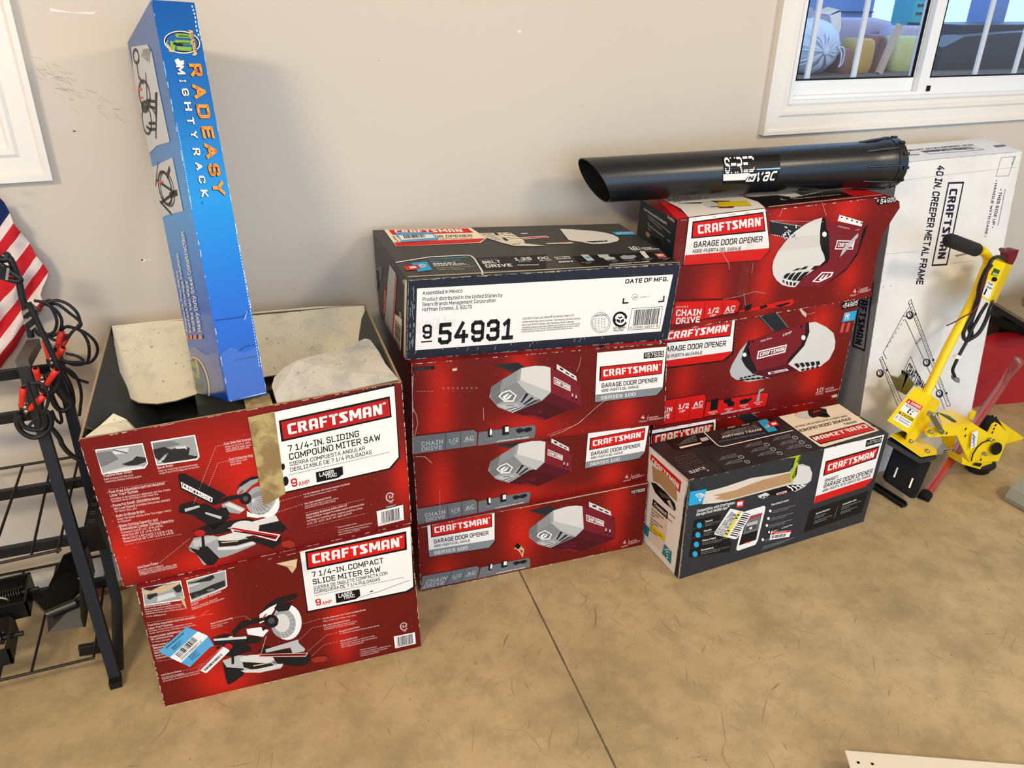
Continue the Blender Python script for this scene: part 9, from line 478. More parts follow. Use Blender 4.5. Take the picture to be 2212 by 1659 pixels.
# ------------------------------------------------------------ windows
def window(n, x0, x1, z0, z1, meet, grilles, side):
    w_ = bpy.data.objects.new('window_%d' % n, None); C.objects.link(w_); w_.location = (x0, WY, z0); struct(w_)
    def part(nm, b):
        o = b.build(nm, w_); return o
    # mitred casing with ridges
    b = MB(); prof = [(0, .0), (0, .022), (.009, .022), (.014, .014), (.040, .014), (.046, .019), (.052, .019), (.056, .012), (.066, .012), (.066, 0)]
    loops = []
    for o, h in prof:
        o = .085*o/.066
        loops.append([(x0-.085+o-.014, WY-h, z0-.085+o+.012), (x1+.085-o, WY-h, z0-.085+o+.012), (x1+.085-o, WY-h, z1+.085-o), (x0-.085+o-.014, WY-h, z1+.085-o)])
    b.grid(loops, 'white_trim', close=True, smooth=False, flip=True); part('casing', b)
    b = MB()
    def ring(x0, x1, z0, z1, wd, y0, y1, m='white_vinyl'):
        b.box(x0, x1, y0, y1, z0, z0+wd, m); b.box(x0, x1, y0, y1, z1-wd, z1, m); b.box(x0, x0+wd, y0, y1, z0+wd, z1-wd, m); b.box(x1-wd, x1, y0, y1, z0+wd, z1-wd, m)
    ring(x0, x1, z0, z1, .024, WY+.012, WY+.10); b.box(x0+.024, x1-.024, WY+.035, WY+.10, z0+.024, z0+.034, 'white_vinyl'); part('frame', b)
    for (a, c, yo) in ((x0+.022, meet+.012, .058), (meet-.028, x1-.022, .034)):
        s = MB(); b = s; ring(a, c, z0+.032, z1-.03, .046, WY+yo, WY+yo+.022); s = part('sash', s)
        g = MB(); g.box(a+.044, c-.044, WY+yo+.009, WY+yo+.013, z0+.076, z1-.074, 'window_glass'); part('glass_pane', g)
        g = MB(); k = .0046
        for (u0, u1, v0, v1) in ((a+.046, c-.046, z0+.078, z0+.078+k), (a+.046, a+.046+k, z0+.078, z1-.08), (c-.046-k, c-.046, z0+.078, z1-.08)): g.box(u0, u1, WY+yo-.001, WY+yo+.008, v0, v1, 'rubber')
        part('gasket', g)
        for x in [q for q in grilles if a+.05 < q < c-.05]:
            g = MB(); g.box(x-.009, x+.009, WY+yo+.014, WY+yo+.022, z0+.078, z1-.074, 'white_vinyl'); part('grille', g)
    g = MB(); g.box(meet+.014, meet+.030, WY+.03, WY+.058, z0+.034, z0+.052, 'rubber'); part('latch_pocket', g)
window(1, -2.2, -.292, 1.184, 2.3, -1.2, (-1.8, -1.5, -.9, -.6), 'r')
window(2, 1.872, 3.9, 1.184, 2.3, 2.500, (2.002, 2.205, 2.765, 2.975, 3.2, 3.45), 'l')

# ------------------------------------------------------------ outside the right window
mat('deck_wood', (112, 100, 92), rough=.8); mat('bag_white', (206, 216, 232), rough=.35, **{'Transmission Weight': .0}); mat('bag_yellow', (190, 160, 92), rough=.25); mat('bag_brown', (138, 98, 92), rough=.4); mat('tarp_dark', (60, 66, 76), rough=.4); mat('siding', (120, 156, 216), rough=.6); mat('teal_crate', (70, 190, 206), rough=.4); mat('batten', (196, 176, 162), rough=.7); mat('bag_green', (188, 196, 140), rough=.3); mat('film', (176, 170, 196), rough=.22)
SZ = 1.24
mb = MB(); mb.box(1.4, 6.0, 2.25, 3.3, SZ-.06, SZ-.004, 'deck_wood')
for i in range(9): mb.box(1.4, 6.0, 2.25+i*.115, 2.25+i*.115+.105, SZ-.004, SZ, 'deck_wood')
for x in (1.5, 3.6, 5.9):
    mb.box(x, x+.09, 2.3, 2.39, 0, SZ-.06, 'deck_wood'); mb.box(x, x+.09, 3.1, 3.19, 0, SZ-.06, 'deck_wood')
o = mb.build('storage_shelf'); tag(o, 'weathered plank shelf outside the right window carrying the bags', 'shelf')
mb = MB(); mb.box(.5, 3.66, 3.45, 3.5, 0, 2.2, 'siding')
for k in range(8): mb.box(.5, 3.66, 3.44, 3.45, 1.2+k*.12, 1.205+k*.12, 'tarp_dark')
o = mb.build('fence_panel'); tag(o, 'blue grey panel fence standing behind the bags outside the right window', 'fence')
mb = MB(); mb.box(-4, 8, 2.18, 6, -.05, -.001, 'deck_wood'); o = mb.build('trim_1'); struct(o)
def pleat(d):
    a = math.atan2(d.x, d.z); k = max(0, -d.y); return 1+.030*math.sin(a*15)*k+.05*math.sin(d.x*7+d.y*5)*(1-k)
th = thing('trash_bag', (2.375, 2.52, SZ), 'white drawstring trash bag with radiating pleats behind the right window', 'bag')
mb = MB(); mb.ball((2.375, 2.52, SZ+.094), .118, .11, .098, 'bag_white', 48, 22, pleat); mb.build('bag_body', th)
mb = MB(); cx_, cz_ = 2.355, SZ+.085
for k in range(16):
    a = 2*PI*k/16+.1*math.sin(k*3); mb.tube([(cx_+.012*math.cos(a), 2.408, cz_+.012*math.sin(a)), (cx_+.055*math.cos(a), 2.412, cz_+.048*math.sin(a)), (cx_+.098*math.cos(a), 2.448, cz_+.078*math.sin(a))], [.003, .005, .002], 'bag_white', 6)
mb.lathe((cx_, 2.412, cz_), (0, -1, 0), [(.018, 0), (.012, .006), (.015, .014), (.006, .016)], 'bag_white', 12); mb.build('pleats', th)
mb = MB(); mb.tube(smooth_path([(2.42, 2.418, 1.345), (2.435, 2.405, 1.32), (2.436, 2.402, 1.285), (2.43, 2.402, 1.27)]), .003, 'bag_white', 6); mb.tube(smooth_path([(2.42, 2.418, 1.34), (2.444, 2.405, 1.335), (2.448, 2.402, 1.295), (2.436, 2.402, 1.272)]), .003, 'bag_white', 6); mb.build('drawstring', th)
mb = MB(); mb.ball((2.44, 3.08, SZ+.26), .13, .12, .255, 'bag_white', 30, 16, lambda d: 1+.05*math.sin(d.x*13+d.z*6)); o = mb.build('trash_bag'); tag(o, 'bluish white plastic bag behind the pleated trash bag outside the window', 'bag')
th = thing('torn_bag', (2.545, 2.70, SZ), 'torn white paper bag with a frayed open top between trash bag and yellow bag', 'bag')
mb = MB(); R_ = []
for z, s in ((SZ, .75), (1.30, .95), (1.38, 1.0), (1.43, .95), (1.462, .8)): R_.append([(2.555+.075*s*math.cos(2*PI*k/20)*(1+.06*math.sin(k*2.1)), 2.70+.05*s*math.sin(2*PI*k/20), z+.010*math.sin(k*1.7+z*9)) for k in range(20)])
mb.grid(R_, 'film', close=True); mb.face(R_[0][::-1], 'film'); mb.build('bag_body', th)
mb = MB(); mb.prism([(2.575, 2.64, 1.44), (2.63, 2.64, 1.455), (2.64, 2.635, 1.40), (2.625, 2.63, 1.33), (2.60, 2.63, 1.38)], (0, .006, 0), 'white'); mb.prism([(2.50, 2.645, 1.45), (2.56, 2.64, 1.472), (2.62, 2.64, 1.462), (2.57, 2.64, 1.445)], (0, .006, 0), 'white'); mb.prism([(2.565, 2.63, 1.36), (2.60, 2.625, 1.34), (2.585, 2.60, 1.27), (2.565, 2.60, SZ)], (0, .006, 0), 'white'); mb.build('torn_edge', th)
def sack(name, x0, x1, y0, y1, z1, m, label, sd):
    mb = MB(); R_ = []; rn = random.Random(sd); cx, cy_, rx, ry = (x0+x1)/2, (y0+y1)/2, (x1-x0)/2, (y1-y0)/2; h = z1-SZ
    for f_, s in ((0, .86), (.12, .97), (.35, 1.0), (.7, .98), (.92, .9), (1, .68)):
        R_.append([(cx+rx*s*math.copysign(abs(math.cos(2*PI*k/24))**.55, math.cos(2*PI*k/24))*(1+rn.uniform(-.03, .0)), cy_+ry*s*math.copysign(abs(math.sin(2*PI*k/24))**.55, math.sin(2*PI*k/24))*(1+rn.uniform(-.06, .0)), SZ+h*f_) for k in range(24)])
    mb.grid(R_, m, close=True); mb.face(R_[0][::-1], m); mb.face(R_[-1], m); o = mb.build(name); return tag(o, label, 'bag')
sack('insulation_bag', 2.575, 2.685, 2.46, 2.58, 1.365, 'bag_yellow', 'translucent yellow plastic sack behind the middle grille bar of the right window', 1)
sack('insulation_bag', 2.505, 2.572, 2.46, 2.58, 1.33, 'bag_brown', 'brown sack squeezed between trash bag and yellow sack outside', 2)
sack('insulation_bag', 2.69, 2.79, 2.50, 2.62, 1.375, 'bag_brown', 'reddish brown sack with a dark hand slot right of the yellow sack outside', 3)
sack('insulation_bag', 2.95, 3.16, 2.62, 2.76, 1.405, 'film', 'lilac plastic wrapped sack at the right end of the bag row', 4)
sack('yellow_bundle', 2.80, 3.0, 2.48, 2.60, 1.372, 'bag_green', 'pale yellow green plastic bundle in front of the lilac sack', 5)
sack('clear_bundle', 2.24, 3.2, 2.80, 2.95, 1.43, 'film', 'long hazy plastic wrapped bundle lying behind the row of sacks', 6)
mb = MB(); mb.bar((2.675, 2.43, SZ), (2.755, 2.45, 1.415), .028, 'batten', .014, (0, 1, 0)); o = mb.build('wood_batten'); tag(o, 'pale wooden batten leaning against the sacks outside the window', 'batten')
mb = MB(); mb.prism([(3.08, 2.5, SZ), (4.6, 2.5, SZ), (4.6, 2.5, 1.385), (3.95, 2.5, 1.40), (3.5, 2.5, 1.385), (3.2, 2.5, 1.37), (3.09, 2.5, 1.33)], (0, .11, 0), 'tarp_dark'); mb.prism([(3.3, 2.611, SZ), (4.6, 2.611, SZ), (4.6, 2.611, 1.42), (3.32, 2.611, 1.41)], (0, .3, 0), 'tarp_dark'); o = mb.build('covered_crate'); tag(o, 'crate under a dark grey tarp behind the right hand pane', 'crate')
mb = MB(); mb.box(3.42, 3.50, 2.98, 3.1, SZ, 1.70, 'teal_crate')
for k in range(6): mb.box(3.44, 3.48, 2.975, 2.98, 1.44+k*.035, 1.452+k*.035, 'tarp_dark')
o = mb.build('teal_rack'); tag(o, 'bright teal slotted upright outside beside the window meeting rail', 'rack')
mb = MB(); mb.box(3.95, 4.10, 3.0, 3.1, SZ, 1.75, 'siding'); o = mb.build('blue_post'); tag(o, 'blue post rising behind the tarp covered crate', 'post')

# ============================================================ boxes
GO = 'garage opener boxes in the middle stack'; GR = 'garage opener boxes in the right stack'; MS = 'miter saw boxes'
W1 = [('front', 'tblr', 'scuff', 26, .002)]
def sticker(th, P, side, pieces, name, label=None, lift=0.0):
    mb = MB(); S = Surf(bil([P[i] for i in QI[side]]), step=.00022)
    paint(mb, S, pieces); o = mb.build(name, th)
    if label: o['label'] = label
    return o
th, P = carton_box('A', {'*': 'box_side_red', 'front': 'box_red_a', 'left': 'box_kraft'}, 'red slide miter saw box on the floor under the open saw box', [('Af', 'front')], MS, name='boxed_saw', wears=W1)
# inventory stickers on it
sticker(th, P, 'front', ART['ST_A'], 'inventory_sticker', 'blue and white inventory barcode sticker'); sticker(th, P, 'front', ART['ST_A2'], 'return_sticker', 'small red and white barcode sticker')
carton_box('C1', {'*': 'box_side_red', 'front': 'box_red_c1'}, 'red garage door opener box at the bottom of the middle stack with a punched hole', [('C1f', 'front')], GO, name='boxed_opener', wears=[('front', 'tb', 'tearc', 40, .003), ('front', 'lr', 'scuff', 14, .002)])
carton_box('C2', {'*': 'box_side_red', 'front': 'box_red_c'}, 'red garage door opener box second from the floor in the middle stack', [('C2f', 'front')], GO, name='boxed_opener', wears=[('front', 'lr', 'scuff', 24, .002)])
carton_box('C3', {'*': 'box_side_red', 'front': 'box_red_c', 'top': 'box_red_c'}, 'scratched red garage door opener box right under the black opener box', [('C3f', 'front'), ('C3t', 'top')], GO, name='boxed_opener', wears=[('front', 'tlr', 'scuff', 40, .0025)])
thD, PD = carton_box('D', {'*': 'box_navy', 'top': 'box_greytop', 'left': 'box_greytop'}, 'black belt drive opener box with white label on top of the middle stack', [('Df', 'front'), ('Dt', 'top'), ('Dl', 'left')], GO, name='boxed_opener', wears=[('front', 'tlrb', 'scuffd', 60, .003), ('front', 't', 'edge', 70, .0035), ('left', 'r', 'cream', 30, .004)])
S = Surf(bil([PD[i] for i in QI['top']]), False, .0004); mb = MB(); paint(mb, S, ART['ST_D']); o = mb.build('inventory_sticker', thD); o['label'] = 'blue and white inventory barcode sticker'
carton_box('R1', {'*': 'box_side_red', 'front': 'box_red_r2'}, 'bottom opener box of the right stack mostly hidden behind the smart opener box', [('R1f', 'front')], GR, name='boxed_opener', wears=[('front', 't', 'scuff', 30, .003)])
carton_box('R2', {'*': 'box_side_red', 'front': 'box_red_r2'}, 'red opener box with two white lamp lenses in the middle of the right stack', [('R2f', 'front')], GR, name='boxed_opener', wears=[('front', 'tlr', 'scuff', 26, .002)])
# the crushed box on top of the right stack
P = vec8(BOX['R3']); th = thing('boxed_opener', (P[0]+P[1])/2+Vector((0, .12, 0)), 'crushed red opener box with a flared corner on top of the right stack', 'box', GR)
mb = MB(); f = bil([P[i] for i in QI['front']])
yF = P[0].y
def edge_r(v):                     # buckled right edge of the front
    K = [(0, 0), (.10, -.004), (.40, -.003), (.52, .002), (.64, .008), (.74, .030), (.88, .062), (.93, .060), (1, .012)]
    for (a, xa), (b_, xb) in zip(K[:-1], K[1:]):
        if v <= b_: return xa+(xb-xa)*(v-a)/(b_-a)
    return .012
rows, uvs = [], []; n, k = 14, 16
for j in range(k+1):
    v = j/k; r, uu = [], []
    for i in range(n+1):
        u = i/n; p = f(u, v); s = max(0, (u-.86)/.14); p = p+Vector((edge_r(v)*s*s if s else 0, 0, 0)); r.append(p); uu.append((u, v))
    rows.append(r); uvs.append(uu)
mb.grid(rows, 'box_red_r3', uvs, smooth=False)
right = [r[-1] for r in rows]; back = [P[5]+(P[6]-P[5])*(j/k) for j in range(k+1)]
mb.grid([right, [a.lerp(b_, .35)+Vector((-.012*math.sin(PI*min(1, j/k*1.4)), 0, 0)) for j, (a, b_) in enumerate(zip(right, back))], back], 'box_side_red', smooth=False, flip=True)
top = rows[-1]; tb = [P[7]+(P[6]-P[7])*(i/n) for i in range(n+1)]
mb.grid([top, tb], 'box_side_red', smooth=False)
mb.face([P[5], P[4], P[7], P[6]], 'box_side_red'); mb.face([P[4], P[5], P[1], P[0]], 'box_side_red'); mb.face([P[4], P[0], P[3], P[7]], 'box_darkteal')
paint(mb, Surf(f), ART['R3f']); paint(mb, Surf(bil([P[i] for i in QI['top']]), False, .0004), ART['R3t']); paint(mb, Surf(bil([P[i] for i in QI['left']]), False, .0004), ART['R3l'])
wear(mb, Surf(f), 3, 'tb', 'scuff', 30, .003); mb.build('carton', th)
mb = MB(); S = Surf(f)
put(mb, S, [(.0, .80), (.02, .62), (.80, .60), (.78, .70), (.45, .74)], 'clear_tape', 12); put(mb, S, [(.30, .25), (.33, .98), (.36, .98), (.345, .22)], 'clear_tape', 13); o = mb.build('packing_tape', th); o['label'] = 'clear crinkled packing tape'
S = Surf(bil([P[i] for i in QI['top']]), False, .0004)
mb = MB(); put(mb, S, [(.245, .30), (.375, .20), (.40, .42), (.275, .50)], 'yellow', 6, True); mb.build('yellow_sticker', th)

# smart opener box standing in front
thF, PF = carton_box('F', {'*': 'box_charcoal', 'top': 'box_brownblack', 'left': 'box_creamside', 'right': 'box_charcoal'}, 'black and white smart opener box standing alone on the floor', [('Ff', 'front'), ('Ft', 'top'), ('Fl', 'left')], None, name='boxed_opener', wears=[('front', 'tblr', 'g2', 30, .002), ('left', 'tb', 'g3', 14, .0015)])
sticker(thF, PF, 'front', ART['ST_F'], 'barcode_sticker', 'white barcode sticker with yellow and black checks'); sticker(thF, PF, 'front', ART['ST_F2'], 'return_sticker', 'small red and white barcode sticker'); sticker(thF, PF, 'front', ART['ST_F3'], 'seal_tape', 'lime green lettered seal tape')
# creeper box leaning on the wall
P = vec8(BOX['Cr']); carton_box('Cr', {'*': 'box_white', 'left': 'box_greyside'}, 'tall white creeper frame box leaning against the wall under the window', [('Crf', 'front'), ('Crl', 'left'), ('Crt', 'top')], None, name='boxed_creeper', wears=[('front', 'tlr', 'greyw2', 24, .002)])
# blue bike rack box
thB, PB = carton_box('Bl', {'*': 'box_blue'}, 'tall glossy blue bike rack box standing in the open saw box', [('Blf', 'front'), ('Bll', 'left')], None, name='boxed_rack', wears=[('front', 'lr', 'glint', 30, .0016)])  # pale blue edge flecks and dashes are window glints painted in colour
mb = MB()
for q in ('front', 'left'):
    S = Surf(bil([PB[i] for i in QI[q]])); put(mb, S, [(0, .0), (1, .0), (1, .13), (.6, .12), (.3, .14), (0, .125)], 'clear_tape', 14)
o = mb.build('shrink_wrap', thB); o['label'] = 'torn clear shrink wrap at the lower end'

# ------------------------------------------------------------ open saw box
P = vec8(BOX['B']); cB = sum(P[:2]+P[4:6], Vector())/4
thS = thing('boxed_saw', cB, 'open red sliding miter saw box with dusty flaps holding the blue box', 'box', MS)
mb = MB(); T_ = .005; ctr = sum(P, Vector())/8
def inn(p): d = Vector((ctr.x-p.x, ctr.y-p.y, 0)); return p+Vector((math.copysign(T_, d.x), math.copysign(T_, d.y), 0))
I_ = [inn(p) for p in P]
for i in (0, 1, 4, 5): I_[i] = I_[i]+Vector((0, 0, T_))
for k, q, mo in (('front', (0, 1, 2, 3), 'box_red_b'), ('right', (1, 5, 6, 2), 'box_side_red'), ('back', (5, 4, 7, 6), 'box_kraft'), ('left', (4, 0, 3, 7), 'box_kraft')):
    mb.face([P[i] for i in q], mo, [(0, 0), (1, 0), (1, 1), (0, 1)]); mb.face([I_[i] for i in q][::-1], 'box_inside')
    a, b_ = q[3], q[2]; mb.face([P[a], P[b_], I_[b_], I_[a]], 'box_kraft')
mb.face([P[4], P[5], P[1], P[0]], 'box_kraft'); mb.face([I_[0], I_[1], I_[5], I_[4]], 'box_inside')
S = Surf(bil([P[i] for i in QI['front']])); paint(mb, S, ART['Bf']); wear(mb, S, 9, 'tblr', 'scuff', 40, .002)
# the crease down the front right corner
mb.build('carton', thS)
def sheet(name, pts, m, m2, th, t=.004, sag=None, label=None):
    bm = bmesh.new(); V = [Vector(p) for p in pts]; fc = bm.faces.new([bm.verts.new(p) for p in V]); bmesh.ops.triangulate(bm, faces=bm.faces)
    for _ in range(3):
        bmesh.ops.subdivide_edges(bm, edges=[e for e in bm.edges if e.calc_length() > .05], cuts=1); bmesh.ops.triangulate(bm, faces=[f for f in bm.faces if len(f.verts) > 3])
    if sag:
        for v in bm.verts: v.co = sag(v.co.copy())
    bmesh.ops.recalc_face_normals(bm, faces=bm.faces)
    if sum((f.normal.z*f.calc_area() for f in bm.faces)) < 0: bmesh.ops.reverse_faces(bm, faces=bm.faces)
    b = MB(); bm.normal_update()
    for f in bm.faces: b.face([v.co for v in f.verts], m, smooth=True); b.face([v.co-v.normal*t for v in reversed(f.verts)], m2, smooth=True)
    for e in bm.edges:
        if len(e.link_faces) == 1:
            a, c = e.verts; b.face([a.co, a.co-a.normal*t, c.co-c.normal*t, c.co], 'box_kraft'); 
    bm.free(); o = b.build(name, th)
    if label: o['label'] = label
    return o
sheet('back_flap', [(p[0], min(p[1], 1.948), p[2]) for p in G['flap_b']], 'flap_cream', 'box_inside', thS, label='dusty cream back flap with a torn lower edge', sag=lambda c: c+Vector((0, 0, .006*math.sin(c.x*22)*max(0, min(1, (1.94-c.y)/.12)))))
ff = [Vector((.152, 1.484, .734)), Vector((.150, 1.50, .752))] + [Vector(p) for p in G['flap_f'][2:-1]] + [Vector((.404, 1.466, .756))]
ff = [Vector((max(p.x, .149), p.y, p.z)) for p in ff]
sheet('front_flap', ff, 'flap_grey', 'box_inside', thS, label='bulging grey front flap with ghosted print', sag=lambda c: c+Vector((0, 0, .006*math.sin((c.x-.15)*30)*max(0, min(1, (c.y-1.5)/.08)))))
t_ = [Vector(p) for p in G['torn']]
sheet('torn_flap', [(-.206, 1.517, .722), t_[3]+Vector((0, .0, .0)), t_[0], t_[1], t_[2], (-.11, 1.545, .690), (-.075, 1.515, .716), (-.12, 1.512, .7215)], 'flap_cream', 'box_kraft', thS, label='torn cream front flap stub')
sheet('left_flap', [(-.206, 1.56, .722), (-.16, 1.60, .665), (-.09, 1.60, .58), (-.08, 1.80, .58), (-.12, 1.88, .66), (-.154, 1.93, .762), (-.175, 1.80, .752), (-.19, 1.68, .738)], 'box_inside', 'box_inside', thS, label='charcoal side flap folded inwards')
sheet('right_flap', [(.404, 1.50, .752), (.37, 1.54, .69), (.37, 1.75, .66), (.40, 1.86, .70), (.444, 1.90, .752)], 'box_inside', 'box_inside', thS, label='charcoal side flap folded inwards')
mb = MB(); S = Surf(bil([P[i] for i in QI['front']]))
put(mb, S, TAPE, 'packing_tape', 9)
p0, p1 = S.at(TAPE[0][0], 1, .0008), S.at(TAPE[1][0], 1, .0008); mb.face([p0, p1, p1+Vector((0, .05, .004)), p0+Vector((0, .05, .004))], 'packing_tape')
o = mb.build('packing_tape', thS); o['label'] = 'wrinkled tan packing tape'
mb = MB(); mb.box(-.13, .40, 1.56, 1.87, .392, .55, 'box_inside'); mb.box(.0, .13, 1.70, 1.76, .55, .658, 'box_inside'); mb.build('packing_insert', thS)
mb = MB(); mb.prism([(.10, 1.44, .375), (.145, 1.437, .376), (.14, 1.43, .36), (.13, 1.432, .345), (.122, 1.436, .362)], (0, -.004, .002), 'tearc'); mb.build('torn_paper', thS)

# ------------------------------------------------------------ black vacuum tube
A_, B_ = Vector(G['tube']['A']), Vector(G['tube']['B']); rA, rB = G['tube']['r']; ax = (B_-A_).normalized(); e1 = Vector((0, 0, 1)).cross(ax).normalized(); e2 = ax.cross(e1); Ln = (B_-A_).length
th = thing('vacuum_tube', (A_+B_)/2-Vector((0, 0, .06)), 'long black plastic leaf vacuum tube lying on top of the right stack', 'tube')
mb = MB(); NN = 36
def ring(t, r, sl=0): return [A_+ax*(t*Ln+sl*(-math.sin(2*PI*k/NN))*.034+sl*(math.cos(2*PI*k/NN))*-.012)+(e1*math.cos(2*PI*k/NN)+e2*math.sin(2*PI*k/NN))*r for k in range(NN)]
ra = lambda t: rA+(rB-rA)*t
outer = [ring(0, rA, 1)]+[ring(t, ra(t), 0) for t in (.08, .3, .5, .7, .88)]+[ring(.91, ra(.91)+.001), ring(.945, ra(1)+.006), ring(.965, ra(1)+.0065)]
inner = [ring(0, rA-.003, 1)]+[ring(t, ra(t)-.003, 0) for t in (.08, .5, .9)]+[ring(1.0, ra(1)-.002)]
mb.grid(outer, 'tube_black', close=True, flip=True); mb.grid(inner, 'rubber', close=True); mb.grid([inner[0], outer[0]], 'tube_black', close=True, smooth=False, flip=True)
S = Surf(lambda u, v: A_+(B_-A_)*u+(-e1*math.cos(math.radians(-80+160*v))+e2*math.sin(math.radians(-80+160*v)))*ra(u), False, .0010)
for op in ART['tube']:
    pass
TD = [o_ for o_ in ART['tube']]
def curved(mb, ops):
    paint(mb, S, ops)
curved(mb, TD); mb.build('barrel', th)
mb = MB(); cl = [ring(.965, ra(1)+.002), ring(.966, ra(1)+.008), ring(.995, ra(1)+.008), ring(1.0, ra(1)+.004), ring(1.0, ra(1)-.004), ring(.97, ra(1)-.004)]; mb.grid(cl, 'tube_black', close=True, smooth=False, flip=True)
for k in range(12):
    a = 2*PI*k/12; d = e1*math.cos(a)+e2*math.sin(a); c = A_+ax*(.985*Ln)+d*(ra(1)+.009); mb.bar(c-ax*.006, c+ax*.012, .008, 'tube_black', .006, d)
mb.build('collar', th)
for k in range(9):
    a = 2*PI*k/9+.25; d = e1*math.cos(a)+e2*math.sin(a); m2 = MB(); q = [A_+ax*(t*Ln)+d*(ra(t)+h) for t, h in ((.86, .000), (.90, .004), (.965, .0085))]; m2.tube(q, [.002, .0035, .004], 'tube_black', 6); m2.build('rib', th)

# ------------------------------------------------------------ yellow push machine
def V3(n): return [Vector(p) for p in G[n]]
base = Vector((2.30, 1.50, 0)); th = thing('push_machine', base, 'yellow hand pushed machine with long handle and rubber flap before the white box', 'machine')
def part(mb, n, parent=None, label=None):
    o = mb.build(n, parent or th)
    if label: o['label'] = label
    return o
mb = MB(); mb.tube(smooth_path(G['m_pole'], 4), .0145, 'yellow_paint', 14); part(mb, 'handle_pole')
mb = MB(); a, b_ = V3('m_grip'); d = (b_-a).normalized(); mb.lathe(a, d, [(.0, -.004), (.014, -.004), (.0205, .004), (.0215, .02), (.0215, (b_-a).length-.004), (.018, (b_-a).length)], 'grip_foam', 18); part(mb, 'grip')
mb = MB(); q = V3('m_ctrl'); mb.hexa([q[0], q[1], q[2], q[3], q[4], q[5], q[6], q[7]], 'yellow_paint'); po = mb.build('control_box', th)
def sub(nm, pts, m, off, lift=.0015, pr_=None):
    mb = MB(); P_ = [Vector(p) for p in pts]; n = (P_[1]-P_[0]).cross(P_[2]-P_[1]).normalized()
    if n.y > 0: n = -n; P_ = P_[::-1]
    mb.prism([p+n*lift for p in P_], -n*.001, m); o = mb.build(nm, th); o.parent = pr_ or th; o.matrix_parent_inverse = Matrix.Translation(-th.location) if not pr_ else Matrix(); return o
def planar_ops(mb, quad, ops, step=.0003):
    paint(mb, Surf(bil(quad), step=step), ops)
def facing(q):
    a = Vector(q[0]); n = (Vector(q[1])-a).cross(Vector(q[3])-a); return n
mb = MB(); S_ = Surf(bil([q[0], q[1], q[2], q[3]]))
put(mb, S_, [(.38, .62), (.80, .64), (.82, .80), (.42, .80)], 'greend', 2); put(mb, S_, [(.44, .63), (.79, .645), (.80, .71), (.45, .70)], 'green', 3); paint(mb, S_, [['t', 'white', 4, 'CIRCUIT', [4600, 6500, 7600, 6600, 4650, 6900], .0]])
mb.build('green_sticker', po)
mb = MB(); put(mb, S_, [(.30, .06), (.86, .04), (.82, .46), (.34, .48)], 'white', 2); paint(mb, S_, [['t', 'ink', 4, 'Push', [4200, 3800, 7300, 3800, 4200, 4400], .02], ['t', 'ink', 4, 'Reset', [4200, 2900, 7900, 2900, 4200, 3450], .02]]); put(mb, S_, [(.40, .10), (.50, .10), (.52, .26), (.42, .27)], 'black', 4); mb.build('white_sticker', po)
mb = MB(); c = S_.at(.62, .55, .0); mb.lathe(c, (S_.at(.62, .55, .01)-c), [(.0, 0), (.007, 0), (.007, .008), (.004, .012), (0, .012)], 'rubber', 12); part(mb, 'reset_button')
mb = MB(); mb.prism(G['m_plug'], (0, .03, 0), 'maroon_plastic'); part(mb, 'power_plug', label='maroon power plug')
mb = MB(); mb.tube(smooth_path([Vector(p) for p in G['m_cab1']], 4), .0062, 'cable_black'); mb.tube(smooth_path([Vector(p) for p in G['m_cab2']], 4), .0085, 'cable_black'); mb.tube(smooth_path([Vector(p) for p in G['m_cab3']], 4), .0055, 'cable_black'); o = part(mb, 'power_cable')
mb = MB(); mb.tube(smooth_path([Vector(p) for p in G['m_red']], 4), .0022, 'maroon_plastic', 6); mb.build('red_wire', o)
mb = MB(); mb.prism(G['m_conn'], (0, .012, 0), 'grey_plastic'); mb.build('connector', o)
mb = MB(); mb.bar(G['m_tie'][0], G['m_tie'][1], .012, 'white', .012); mb.build('cable_tie', o)
mb = MB(); q = V3('m_box')
# q: front BL BR TR TL back BL BR TR TL ; folded cover open below
mb.hexa([q[0], q[1], q[2], q[3], q[4], q[5], q[6], q[7]], 'yellow_paint', {'bottom': 'rubber'})
mb.prism(G['m_boxr'], (.0, .006, 0), 'yellow_paint'); po = part(mb, 'motor_cover')
mb = MB(); S_ = Surf(bil([q[0], q[1], q[2], q[3]]))
put(mb, S_, [(.12, .10), (.86, .10), (.86, .68), (.12, .68)], 'white', 1); put(mb, S_, [(.12, .59), (.86, .59), (.86, .70), (.12, .70)], 'redsign', 2); put(mb, S_, [(.12, .27), (.86, .27), (.86, .37), (.12, .37)], 'yellow', 2)
paint(mb, S_, [['t', 'white', 3, 'DANGER', [3200, 6150, 8200, 6150, 3200, 6800], .03], ['t', 'ink', 3, 'CAUTION', [3000, 2830, 8300, 2830, 3000, 3500], .03], ['t', 'greyd', 3, 'Keep hands and feet away', [2000, 5500, 8300, 5500, 2000, 5750], 0], ['t', 'greyd', 3, 'Disconnect power before service', [2000, 5150, 8000, 5150, 2000, 5400], 0], ['t', 'greyd', 3, 'Wear eye protection', [3000, 2150, 8000, 2150, 3000, 2450], 0], ['t', 'greyd', 3, 'Read manual before use', [3000, 1550, 8000, 1550, 3000, 1850], 0]])
put(mb, S_, [(.16, .61), (.26, .61), (.21, .68)], 'white', 3); put(mb, S_, [(.15, .285), (.25, .285), (.20, .36)], 'black', 3)
